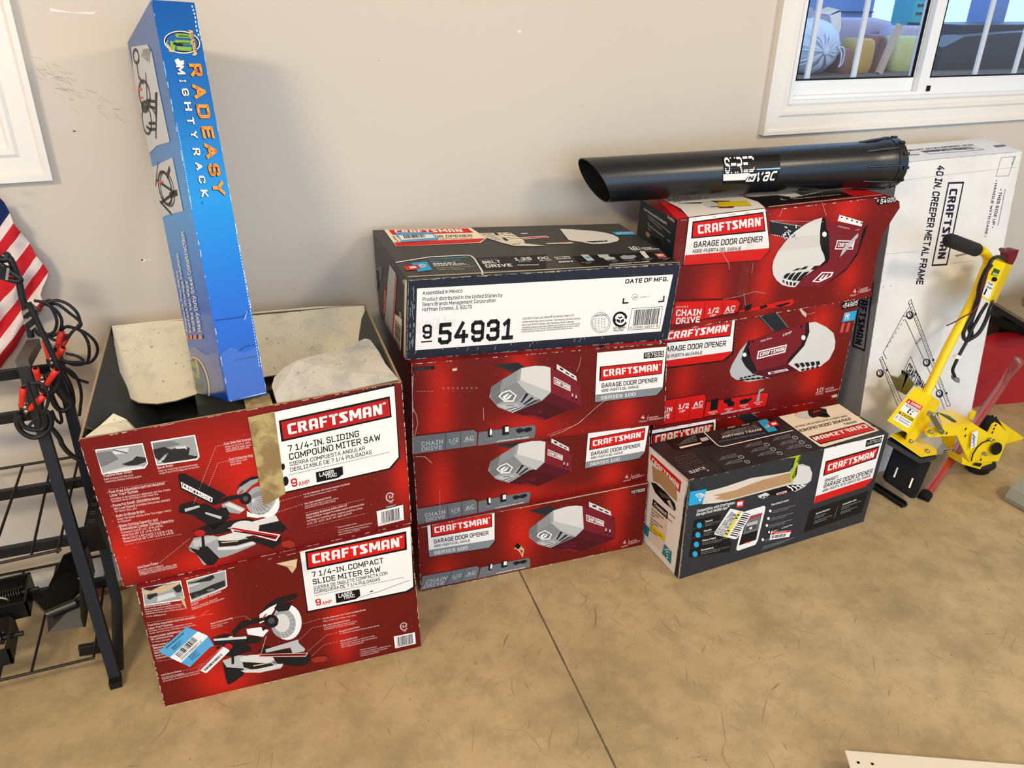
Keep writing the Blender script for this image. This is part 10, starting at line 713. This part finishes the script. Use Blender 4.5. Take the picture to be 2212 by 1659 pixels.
put(mb, S_, [(.42, .40), (.50, .40), (.50, .43), (.46, .44), (.52, .50), (.44, .52)], 'black', 3); put(mb, S_, [(.56, .46), (.66, .48), (.60, .50)], 'black', 3); put(mb, S_, [(.60+.035*math.cos(k), .41+.025*math.sin(k)) for k in (0, 1, 2, 3, 4, 5)], 'black', 3); put(mb, S_, [(.20+.05*math.cos(k*.7), .19+.05*math.sin(k*.7)) for k in range(9)], 'g4', 3); mb.build('warning_label', po)
mb = MB(); mb.prism(G['m_plate'], (0, 0, -.004), 'yellow_paint'); pl = part(mb, 'foot_plate')
mb = MB(); mb.prism([Vector(p)+Vector((0, 0, -.006)) for p in G['m_rubber']], (0, 0, -.016), 'rubber', 'rubber_edge'); part(mb, 'rubber_pad')
mb = MB(); fq = V3('m_flap'); n = (fq[1]-fq[0]).cross(fq[2]-fq[0]).normalized(); n = n if n.y < 0 else -n; mb.prism(fq, -n*.005, 'rubber')
for s in ('m_slot', 'm_slot2'):
    sq = V3(s); mb.face([p+n*.001 for p in (sq if (sq[1]-sq[0]).cross(sq[2]-sq[0]).dot(n) > 0 else sq[::-1])], 'cream')
part(mb, 'rubber_flap')
mb = MB(); mb.prism(G['m_arm'], (0, .005, 0), 'yellow_paint'); ar = part(mb, 'link_plate')
mb = MB(); mb.prism(G['m_armtop'], (0, .0, -.004), 'yellow_paint'); mb.face(G['m_oval'], 'greend'); part(mb, 'link_cover')
mb = MB(); mb.face([Vector(p)+Vector((0, -.004, 0)) for p in G['m_stick']], 'white'); 
sc_ = V3('m_script')
for a, b_ in zip(sc_[:-1], sc_[1:]): mb.bar(a+Vector((0, -.004, 0)), b_+Vector((0, -.004, 0)), .0016, 'black', .0006)
mb.build('white_sticker', ar)
mb = MB(); mb.face([Vector(p)+Vector((0, -.003, 0)) for p in G['m_hole']], 'hole'); mb.build('oval_hole', ar)
mb = MB(); mb.tube([Vector(p)+Vector((0, -.001, 0)) for p in G['m_arc']], .0022, 'hole', 6); mb.build('curved_slot', ar)
for p in G['m_slots']:
    mb = MB(); p = Vector(p)+Vector((0, -.003, 0)); mb.bar(p+Vector((-.002, 0, -.004)), p+Vector((.002, 0, .004)), .004, 'hole', .001); mb.build('slot', ar)
for p in G['m_bolts']:
    mb = MB(); mb.lathe(Vector(p)+Vector((0, .006, 0)), (0, -1, 0), [(.0065, 0), (.0065, .008), (.0045, .012), (.0001, .012)], 'steel', 10); part(mb, 'bolt')
mb = MB(); a, b_ = V3('m_lever'); mb.bar(a, b_, .017, 'steel', .005, (0, 1, 0)); mb.lathe(a+Vector((0, .01, 0)), (0, -1, 0), [(.0085, 0), (.0085, .016)], 'steel', 12); mb.lathe(b_+Vector((0, .01, 0)), (0, -1, 0), [(.0085, 0), (.0085, .016)], 'steel', 12); part(mb, 'link_lever')
mb = MB(); mb.prism(G['m_armback'], (0, .005, 0), 'yellow_paint'); part(mb, 'rear_plate'); mb = MB(); mb.prism(G['m_tab'], (0, .005, 0), 'yellow_paint'); part(mb, 'pin_tab'); mb = MB(); mb.prism(G['m_backplate'], (0, .005, 0), 'yellow_paint'); part(mb, 'side_plate')
mb = MB(); mb.prism(G['m_hub'], (0, .055, 0), 'yellow_paint'); mb.face([Vector(p)+Vector((0, -.004, 0)) for p in G['m_hubdark']], 'hole'); part(mb, 'wheel_bracket')
c = Vector(G['m_wheel']); mb = MB(); mb.lathe((c.x, 1.475, 0), (0, 0, 1), [(.001, .001), (.034, .001), (.040, .006), (.042, .022), (.050, .026), (.054, .034), (.050, .044), (.02, .046), (.001, .046)], 'tire', 28); part(mb, 'caster_wheel')
c = Vector(G['m_tire2']); mb = MB(); mb.lathe(c+Vector((-.02, 0, 0)), (1, .3, 0), [(.001, 0), (.028, 0), (.034, .005), (.034, .035), (.028, .04), (.001, .04)], 'tire', 20)
for k in range(14):
    a = 2*PI*k/14; d = Vector((0, math.cos(a), math.sin(a))); p = c+d*.034; mb.bar(p+Vector((-.018, 0, 0)), p+Vector((.018, .01, 0)), .007, 'tire', .005, d)
part(mb, 'rear_wheel')
mb = MB(); mb.prism(G['m_gal'], (0, .02, 0), 'olive_steel'); part(mb, 'steel_bracket', label='greenish galvanised steel bracket')

# ------------------------------------------------------------ clear tube with red roll
P_ = [Vector(p) for p in G['ct']]; a = P_[0]+Vector((0, 0, .006)); b_ = P_[3]; d = (b_-a).normalized(); Lc = (b_-a).length
th = thing('packaging_tube', (a.x, a.y, 0), 'clear plastic tube around a shiny red roll leaning through the yellow machine', 'tube')
mb = MB(); mb.lathe(a, d, [(.001, -.003), (.0185, -.003), (.0195, 0), (.0195, .026), (.017, .028), (.001, .028)], 'rubber', 20); part(mb, 'end_cap')
mb = MB(); lr = Lc*.80; mb.lathe(a, d, [(.0155, .02), (.0155, lr)], 'tube_red', 20); part(mb, 'red_roll')
mb = MB(); e = d.cross(Vector((.372, .813, -.447))).normalized(); f_ = d.cross(e)
rows = []
for t, rx, ry in ((.0, .0172, .0172), (lr, .0172, .0172), (Lc*.88, .019, .013), (Lc*.95, .023, .004), (Lc, .024, .0015)): rows.append([a+d*t+e*math.cos(2*PI*k/24)*rx+f_*math.sin(2*PI*k/24)*ry for k in range(24)])
mb.grid(rows, 'clear_plastic', close=True); part(mb, 'clear_sleeve')
mb = MB(); c = a+d*Lc; tb_ = [(-.024, 0), (.024, 0), (.026, .03), (.018, .045), (-.018, .045), (-.026, .03)]; mb.prism([c+e*x+d*y for x, y in tb_], f_*.0015, 'clear_plastic'); mb.prism([c+e*x+d*y-f_*.001 for x, y in ((-.014, .02), (.014, .02), (.012, .027), (.004, .027), (0, .032), (-.004, .027), (-.012, .027))], f_*.0003, 'white'); part(mb, 'hang_tab')

# ------------------------------------------------------------ right edge
mb = MB(); q = [Vector(p) for p in G['bag']]; n = 10; rows = []
for j in range(7):
    v = j/6; r = []
    for i in range(n+1):
        u = i/n; x = 2.905+u*.9+.02*v; yy = 1.815-.15*u*.9+.05*v+.010*math.sin(u*17+v*5); z = v*(.285-.05*u+.02*math.sin(u*9)); r.append((x, yy, z))
    rows.append(r)
for j in range(1, 4):
    r0 = rows[6]; rows.append([(x+.01*j, min(1.885, y+.03*j), z-.004*j*j) for x, y, z in r0])
rows.append([(x, min(y, 2.0), 0) for x, y, z in rows[-1]])
mb.grid(rows, 'red_tarp'); mb.face([rows[j][0] for j in range(len(rows))][::-1], 'red_tarp'); o = mb.build('red_tote'); tag(o, 'slumped red vinyl bag on the floor under the workbench edge', 'bag')
th = thing('workbench', (3.4, 1.8, 0), 'low workbench with grey top and black base at the right edge', 'bench')
q = [Vector(p) for p in G['bench']]; far = Vector((1.0, -.10, 0))
T0, T1 = Vector((3.075, 1.97, .40)), q[1]
mb = MB(); pts = [T1, T1+Vector((1.2, -.2, 0)), T0+Vector((1.2, .03, 0)), T0]; mb.prism([p+Vector((0, 0, .0)) for p in pts], (0, 0, -.012), 'bench_top'); mb.build('bench_top', th)
mb = MB(); mb.prism([p+Vector((.006, 0, -.012)) for p in pts], (0, 0, -.024), 'black_paint'); mb.build('apron', th)
mb = MB(); mb.box(3.20, 3.36, 1.90, 1.98, .0, .365, 'black_paint'); mb.build('leg', th); mb = MB(); mb.box(3.10, 3.60, 1.80, 1.98, .296, .330, 'black_paint'); mb.build('crossbar', th)
th = thing('tool_tray', (3.3, 1.85, .40), 'thin grey wooden board holding a red and black tool on the workbench', 'board')
mb = MB(); mb.prism([(3.12, 1.86, .401), (3.2, 1.70, .401), (3.7, 1.70, .401), (3.7, 1.93, .401), (3.22, 1.93, .401)], (0, 0, .012), 'bench_top'); mb.build('board', th)
th = thing('hand_tool', (3.32, 1.85, .413), 'black and red tool lying on the grey board at the right edge', 'tool')
mb = MB(); mb.tube([(3.19, 1.86, .424), (3.26, 1.86, .428), (3.45, 1.84, .43)], [.006, .012, .018], 'maroon_plastic', 10); mb.build('handle', th); mb = MB(); mb.box(3.255, 3.5, 1.85, 1.90, .413, .462, 'black_paint'); mb.build('tool_body', th)
q = [Vector(p) for p in G['white']]; th = thing('metal_plank', (q[0]+q[2])/2-Vector((0, 0, .05)), 'white painted metal plank with two punched holes in the bottom right corner', 'plank')
mb = MB(); mb.prism(q, (0, 0, -.004), 'white_metal')
for c in G['wh_h']: mb.face([(c[0]+.0034*math.cos(k*PI/6), c[1]+.0034*math.sin(k*PI/6), c[2]) for k in range(12)], 'hole')
mb.build('top_sheet', th)
mb = MB(); mb.prism([q[0]+Vector((.004, -.02, -.004)), q[3]+Vector((.004, 0, -.004)), q[3]+Vector((-.012, 0, -.03)), q[3]+Vector((-.004, 0, -.0495)), q[0]+Vector((-.004, -.02, -.0495)), q[0]+Vector((-.010, -.02, -.03))], (.01, 0, 0), 'tote_grey'); mb.build('rolled_end', th)
th = thing('storage_tray', (2.75, 1.2, 0), 'grey plastic tray with a rolled lip cut by the right edge', 'tray')
mb = MB(); rows = []
for x, z in ((2.425, .004), (2.422, .02), (2.44, .05), (2.475, .078), (2.51, .085), (2.53, .07), (2.535, .01), (2.55, .004), (3.2, .004)): rows.append([(x, 1.305-.06*(x < 2.53)*0, z), (x+.02, .95, z)])
mb.grid(rows, 'tote_grey', smooth=False); mb.build('tray_shell', th); mb = MB(); mb.tube([(2.43, 1.30, .018), (2.47, 1.10, .018), (2.50, .95, .018)], .006, 'g4'); mb.build('rolled_lip', th)
mb = MB(); a, b_ = Vector((2.078, 1.558, .006)), Vector((2.081, 1.408, .006)); mb.bar(a, b_, .024, 'black_paint', .009); mb.bar(a+Vector((.010, 0, .006)), b_+Vector((.010, .004, .006)), .005, 'black_paint', .008); o = mb.build('metal_strip'); tag(o, 'flat black metal strip on the floor beside the smart opener box', 'strip')

# ============================================================ black rack on the left
th = thing('display_rack', (-.32, 1.83, 0), 'black metal A frame rack with sloped wire shelves at the left edge', 'rack')
def L3(n): return [Vector(p) for p in G[n]]
lf, lr_ = L3('leg_f'), L3('leg_r')
def straight(a, b_, w_, nm, m='black_paint', dz=Vector((0, 0, 0))):
    mb = MB(); mb.bar(a, b_, w_, m, w_, (1, 0, 0)); return mb.build(nm, th)
top_f = Vector((-.335, 1.87, .74)); foot_f = Vector((-.288, 1.625, .004)); straight(top_f, foot_f, .024, 'front_leg')
top_r = Vector((-.279, 1.95, .74)); foot_r = Vector((-.278, 1.735, .012))
mb = MB(); mb.bar(Vector((-.279, 1.950, .74)), Vector((-.272, 1.86, .30)), .022, 'black_paint', .022, (1, 0, 0)); mb.bar(Vector((-.272, 1.86, .305)), Vector((-.268, 1.79, .10)), .022, 'black_paint', .022, (1, 0, 0)); mb.bar(Vector((-.268, 1.79, .105)), Vector((-.283, 1.655, .006)), .022, 'black_paint', .022, (1, 0, 0)); mb.build('rear_leg', th)
mb = MB(); a, b_ = L3('cap'); mb.bar(a, b_, .026, 'grey_cap', .022); mb.build('top_rail', th)
mb = MB(); mb.box(-.301, -.275, 1.600, 1.63, .0015, .02, 'black_paint'); mb.build('foot_cap', th)
for nm in ('bar0', 'barA', 'bar1', 'bar2', 'bar3', 'bar4'):
    a, b_ = L3(nm); b2 = a.lerp(b_, 1.0); a2 = a+(a-b_)*1.5 if nm != 'bar4' else a
    mb = MB(); mb.bar(a2, b2, .020, 'black_paint', .006, (0, .35, 1)); mb.bar(a2+Vector((0, -.009, -.009)), b2+Vector((0, -.009, -.009)), .004, 'black_paint', .022); mb.build('cross_rail', th)
for nm in ('w1b', 'w1f', 'w2b', 'w2f'):
    a, b_ = L3(nm); mb = MB(); mb.tube([a+(a-b_)*1.5, b_], .0035, 'wire_steel', 8); mb.build('shelf_wire', th)
for a, b_ in G['rods']:
    mb = MB(); mb.tube([a, b_], .0032, 'wire_steel', 8); mb.build('shelf_rod', th)
for k in range(3):
    a, b_ = (Vector(p) for p in G['rods'][0]); o_ = Vector((-.105*(k+1), 0, .001)); mb = MB(); mb.tube([a+o_, b_+o_], .0032, 'wire_steel', 8); mb.build('shelf_rod', th)
    a, b_ = (Vector(p) for p in G['rods'][3]); mb = MB(); mb.tube([a+o_*.9, b_+o_*.9], .0032, 'wire_steel', 8); mb.build('shelf_rod', th)
q = [p+Vector((.016, 0, 0)) for p in L3('pstrip')]; th2 = thing('power_strip', (q[0]+q[1])/2, 'black steel hook box strapped to the front leg of the rack', 'box')
mb = MB(); mb.hexa([q[4], q[5], q[1], q[0], q[6], q[7], q[2], q[3]][:4]+[q[7], q[6], q[2], q[3]], 'black_steel'); mb.build('housing', th2)
mb = MB(); S_ = Surf(bil([q[0], q[1], q[2], q[3]]))
for k in range(4):
    v = .12+k*.2; put(mb, S_, [(.25, v), (.70, v), (.70, v+.02), (.25, v+.02)], 'greyd', 2); put(mb, S_, [(.25, v+.05), (.70, v+.05), (.70, v+.065), (.25, v+.065)], 'greyd', 2); put(mb, S_, [(.40, v+.09), (.55, v+.09), (.55, v+.13), (.40, v+.13)], 'hole', 2)
mb.build('slot_plate', th2)
# cables and clamps hung on the rack
CL = ['coiled black jumper lead looping high over the rack top', 'black lead doubled back above the silver clip at the left edge', 'wide black lead loop bulging right against the wall', 'second black lead arching right beside the wall', 'round loop of black lead left of the open saw box', 'outermost thin black lead nearest the open saw box', 'straight black lead crossing the silver clips', 'small black coil around the upper silver clips', 'thin lead ring inside the upper coil', 'grey black lead hanging in front of the rack leg', 'thin grey lead arching over the lowest red clamp', 'thick round coil of black cord on the front rack leg', 'black lead sagging behind the red clamps', 'black lead dropping along the rear rack leg', 'short black lead running toward the saw box', 'hooked black lead ending in a loop under the clamps', 'black cord falling from the coil toward the saw box', 'dark lead bundled behind the middle red clamp', 'dark lead hanging below the middle red clamp', 'flat black lead loop pointing right at clamp height']
for i, nm in enumerate(('cord0','cord1','cord2','cord3','cord4','cord5','cord6','cord7','cord7b','cord8','cord9','cord10','cord11','cord12','cord13','cord14','cord15','cord16','cord17','cord18')):
    mb = MB(); r = {'cord0': .0072, 'cord6': .006, 'cord10': .0055, 'cord1': .006, 'cord15': .0055, 'cord16': .011, 'cord11': .006}.get(nm, .0034)
    mb.tube(smooth_path(G[nm], 5), r, 'cable_black', 8); o = mb.build('jumper_lead'); tag(o, CL[i], 'cable', 'jumper leads on the rack')
KL = ['lowest red handled clamp on the front leg of the rack', 'red handled clamp just above the lowest one', 'rearmost red handled clamp nearest the wall', 'red handled clamp hanging between the upper leads']
for i, (a, a2, b_, b2, j) in enumerate(G['clamps']):
    a, a2, b_, b2, j = map(Vector, (a, a2, b_, b2, j)); t2 = thing('battery_clamp', (a2+b2)/2, KL[i], 'clamp', 'red handled clamps on the rack')
    for u, v in ((a, a2), (b_, b2)):
        mb = MB(); d = (v-u); mb.lathe(u, d, [(.0045, 0), (.0072, .001), (.0066, d.length*.4), (.0060, d.length)], 'red_rubber', 12); mb.lathe(u-d.normalized()*.0005, d, [(.0001, 0), (.0045, 0)], 'hole', 10); mb.build('handle', t2)
    c = (a2+b2)/2; mb = MB(); mb.prism([a2+Vector((-.006, 0, .004)), b2+Vector((.006, 0, .004)), c+Vector((.008, 0, -.012)), j+Vector((.006, 0, -.01)), j+Vector((-.004, 0, .004)), c+Vector((-.012, 0, -.004))], (0, .008, 0), 'spring_steel'); mb.build('jaw', t2)
    mb = MB(); d = (b2-a2).normalized(); 
    for k in range(3): mb.lathe(c+Vector((0, -.006, .012-.010*k)), (0, 1, 0), [(.0001, 0), (.005, .0), (.005, .012), (.0001, .012)], 'steel', 12)
    mb.build('pivot_spring', t2)
for i, (a, b_) in enumerate(G['clips']):
    a, b_ = Vector(a), Vector(b_); mb = MB(); mb.bar(a, b_, .022, 'steel', .018, (0, 1, 0)); mb.bar(a+Vector((0, -.010, 0)), b_+Vector((0, -.010, 0)), .012, 'black_paint', .002, (0, 1, 0)); o = mb.build('silver_clip'); tag(o, ['silver metal cable clip at the left edge before the flag', 'upper silver clip on the black lead above the rack leg', 'lower silver clip on the black lead above the rack leg'][i], 'clip', 'silver cable clips')
for i, (a, b_) in enumerate(G['plugs']):
    mb = MB(); mb.tube([a, Vector(a).lerp(Vector(b_), .7), b_], [.0085, .0075, .004], 'cable_black', 8); o = mb.build('lead_plug'); tag(o, ['tapered black lead plug beside the wall above the clamps', 'tapered black lead plug at the left edge before the flag'][i], 'plug', 'lead plugs')
# steel parts on the lowest shelf
def SH(u, v):            # lower wire shelf surface
    a, b_ = (Vector(p) for p in G['rods'][3]); return a.lerp(b_, v)+Vector((u, 0, 0))
t2 = thing('steel_bracket', SH(.10, .5), 'bent black steel bracket with two wings on the lowest wire shelf', 'bracket')
mb = MB()
def plate(pts, t=(0, .006, 0), m='black_steel'): mb.prism([Vector(p) for p in pts], t, m)
c = SH(.13, .48)+Vector((0, 0, .006))
plate([c+Vector(p) for p in ((.03, -.10, 0), (.045, .11, .0), (.045, .11, .09), (.035, .02, .10), (.03, -.10, .03))], (.005, 0, 0))
plate([c+Vector(p) for p in ((-.06, .08, .0), (.045, .11, .0), (.045, .11, .085), (-.005, .09, .085))]); plate([c+Vector(p) for p in ((-.07, -.02, .045), (.0, .05, .055), (.035, .03, .02), (-.04, -.05, .004))], (0, .004, .006)); plate([c+Vector(p) for p in ((-.045, -.09, .002), (.03, -.10, .002), (.03, -.05, .05), (-.045, -.05, .03))], (0, .006, .002))
mb.build('bracket_body', t2)
mb = MB(); mb.tube([c+Vector((-.04, -.075, .045)), c+Vector((.025, -.07, .055))], .010, 'spring_steel', 12); mb.build('hinge_pin', t2)
mb = MB(); mb.bar(c+Vector((.040, .115, -.002)), c+Vector((.040, .125, .135)), .02, 'black_steel', .008, (0, 1, 0)); mb.build('upright_tab', t2)
def spring_part(x, v, nm_label, sc_):
    t2 = thing('spring_latch', SH(x, v), nm_label, 'latch', 'spring latches on the lowest shelf'); c = SH(x, v)+Vector((0, 0, .006))
    mb = MB(); mb.box(c.x-.055*sc_, c.x+.05*sc_, c.y-.055, c.y-.05, c.z, c.z+.045, 'black_steel'); mb.box(c.x-.055*sc_, c.x+.05*sc_, c.y+.05, c.y+.056, c.z, c.z+.05, 'black_steel'); mb.box(c.x-.055*sc_, c.x-.05*sc_, c.y-.055, c.y+.055, c.z, c.z+.03, 'black_steel'); mb.box(c.x+.045*sc_, c.x+.05*sc_, c.y-.055, c.y+.055, c.z, c.z+.05, 'black_steel'); mb.build('latch_frame', t2)
    mb = MB(); hel = [(c.x-.045*sc_+.0016*k*sc_*.5, c.y+.0+.013*math.cos(k*.9), c.z+.035+.013*math.sin(k*.9)) for k in range(100)]; mb.tube(hel, .0022, 'spring_steel', 6); mb.build('coil_spring', t2)
    mb = MB(); mb.tube([(c.x-.07*sc_, c.y, c.z+.035), (c.x+.07*sc_, c.y, c.z+.035)], .006, 'black_steel', 10); mb.build('pin', t2)
    mb = MB(); mb.tube([(c.x-.02+.03*math.cos(k*.3), c.y-.03, c.z+.04+.018*math.sin(k*.3)) for k in range(11)], .003, 'steel', 8); mb.build('ring_clip', t2)
spring_part(-.01, .36, 'black spring latch farther back on the lowest wire shelf', 1.0); spring_part(-.03, .76, 'black spring latch nearest the front wire of the lowest shelf', 1.1)
# flag
mb = MB(); rows, uvs = [], []
F_ = G['flag']
for (l, r, yp, rx) in F_:
    l, r = Vector(l), Vector(r); row, uu = [], []
    for i in range(25):
        u = i/24; p = l.lerp(r, u); px = -60+(rx+60)*u; s = .78*px+.62*yp; s += 5*math.sin(px*.05+yp*.025)
        p.y += .010*math.sin(s*.09)+.008*math.sin(px*.11+1)-.012*math.sin(PI*u); row.append(p); uu.append(((s-325)/50, u))
    rows.append(row); uvs.append(uu)
mb.grid(rows, 'flag_cloth', uvs); mb.grid([[p+Vector((0, .0015, 0)) for p in r] for r in rows], 'flag_cloth', uvs, flip=True)
def star(px, py, r):
    l = Vector(F_[0][0]); r0 = Vector(F_[4][1]); k = .00205
    c = Vector((-.3077+(px-8)*.00101, 1.955, 1.128-(py-452)*.00098)); q = []
    for i in range(10): a = PI/2+i*PI/5+.3; rr = (r if i % 2 == 0 else r*.42)*.00098; q.append((c.x+rr*math.cos(a), c.y, c.z+rr*math.sin(a)))
    mb.face(q, 'white')
star(8, 452, 8); star(-2, 478, 8)
o = mb.build('flag'); tag(o, 'red and white striped flag with starred blue canton hanging on the wall at left', 'flag')
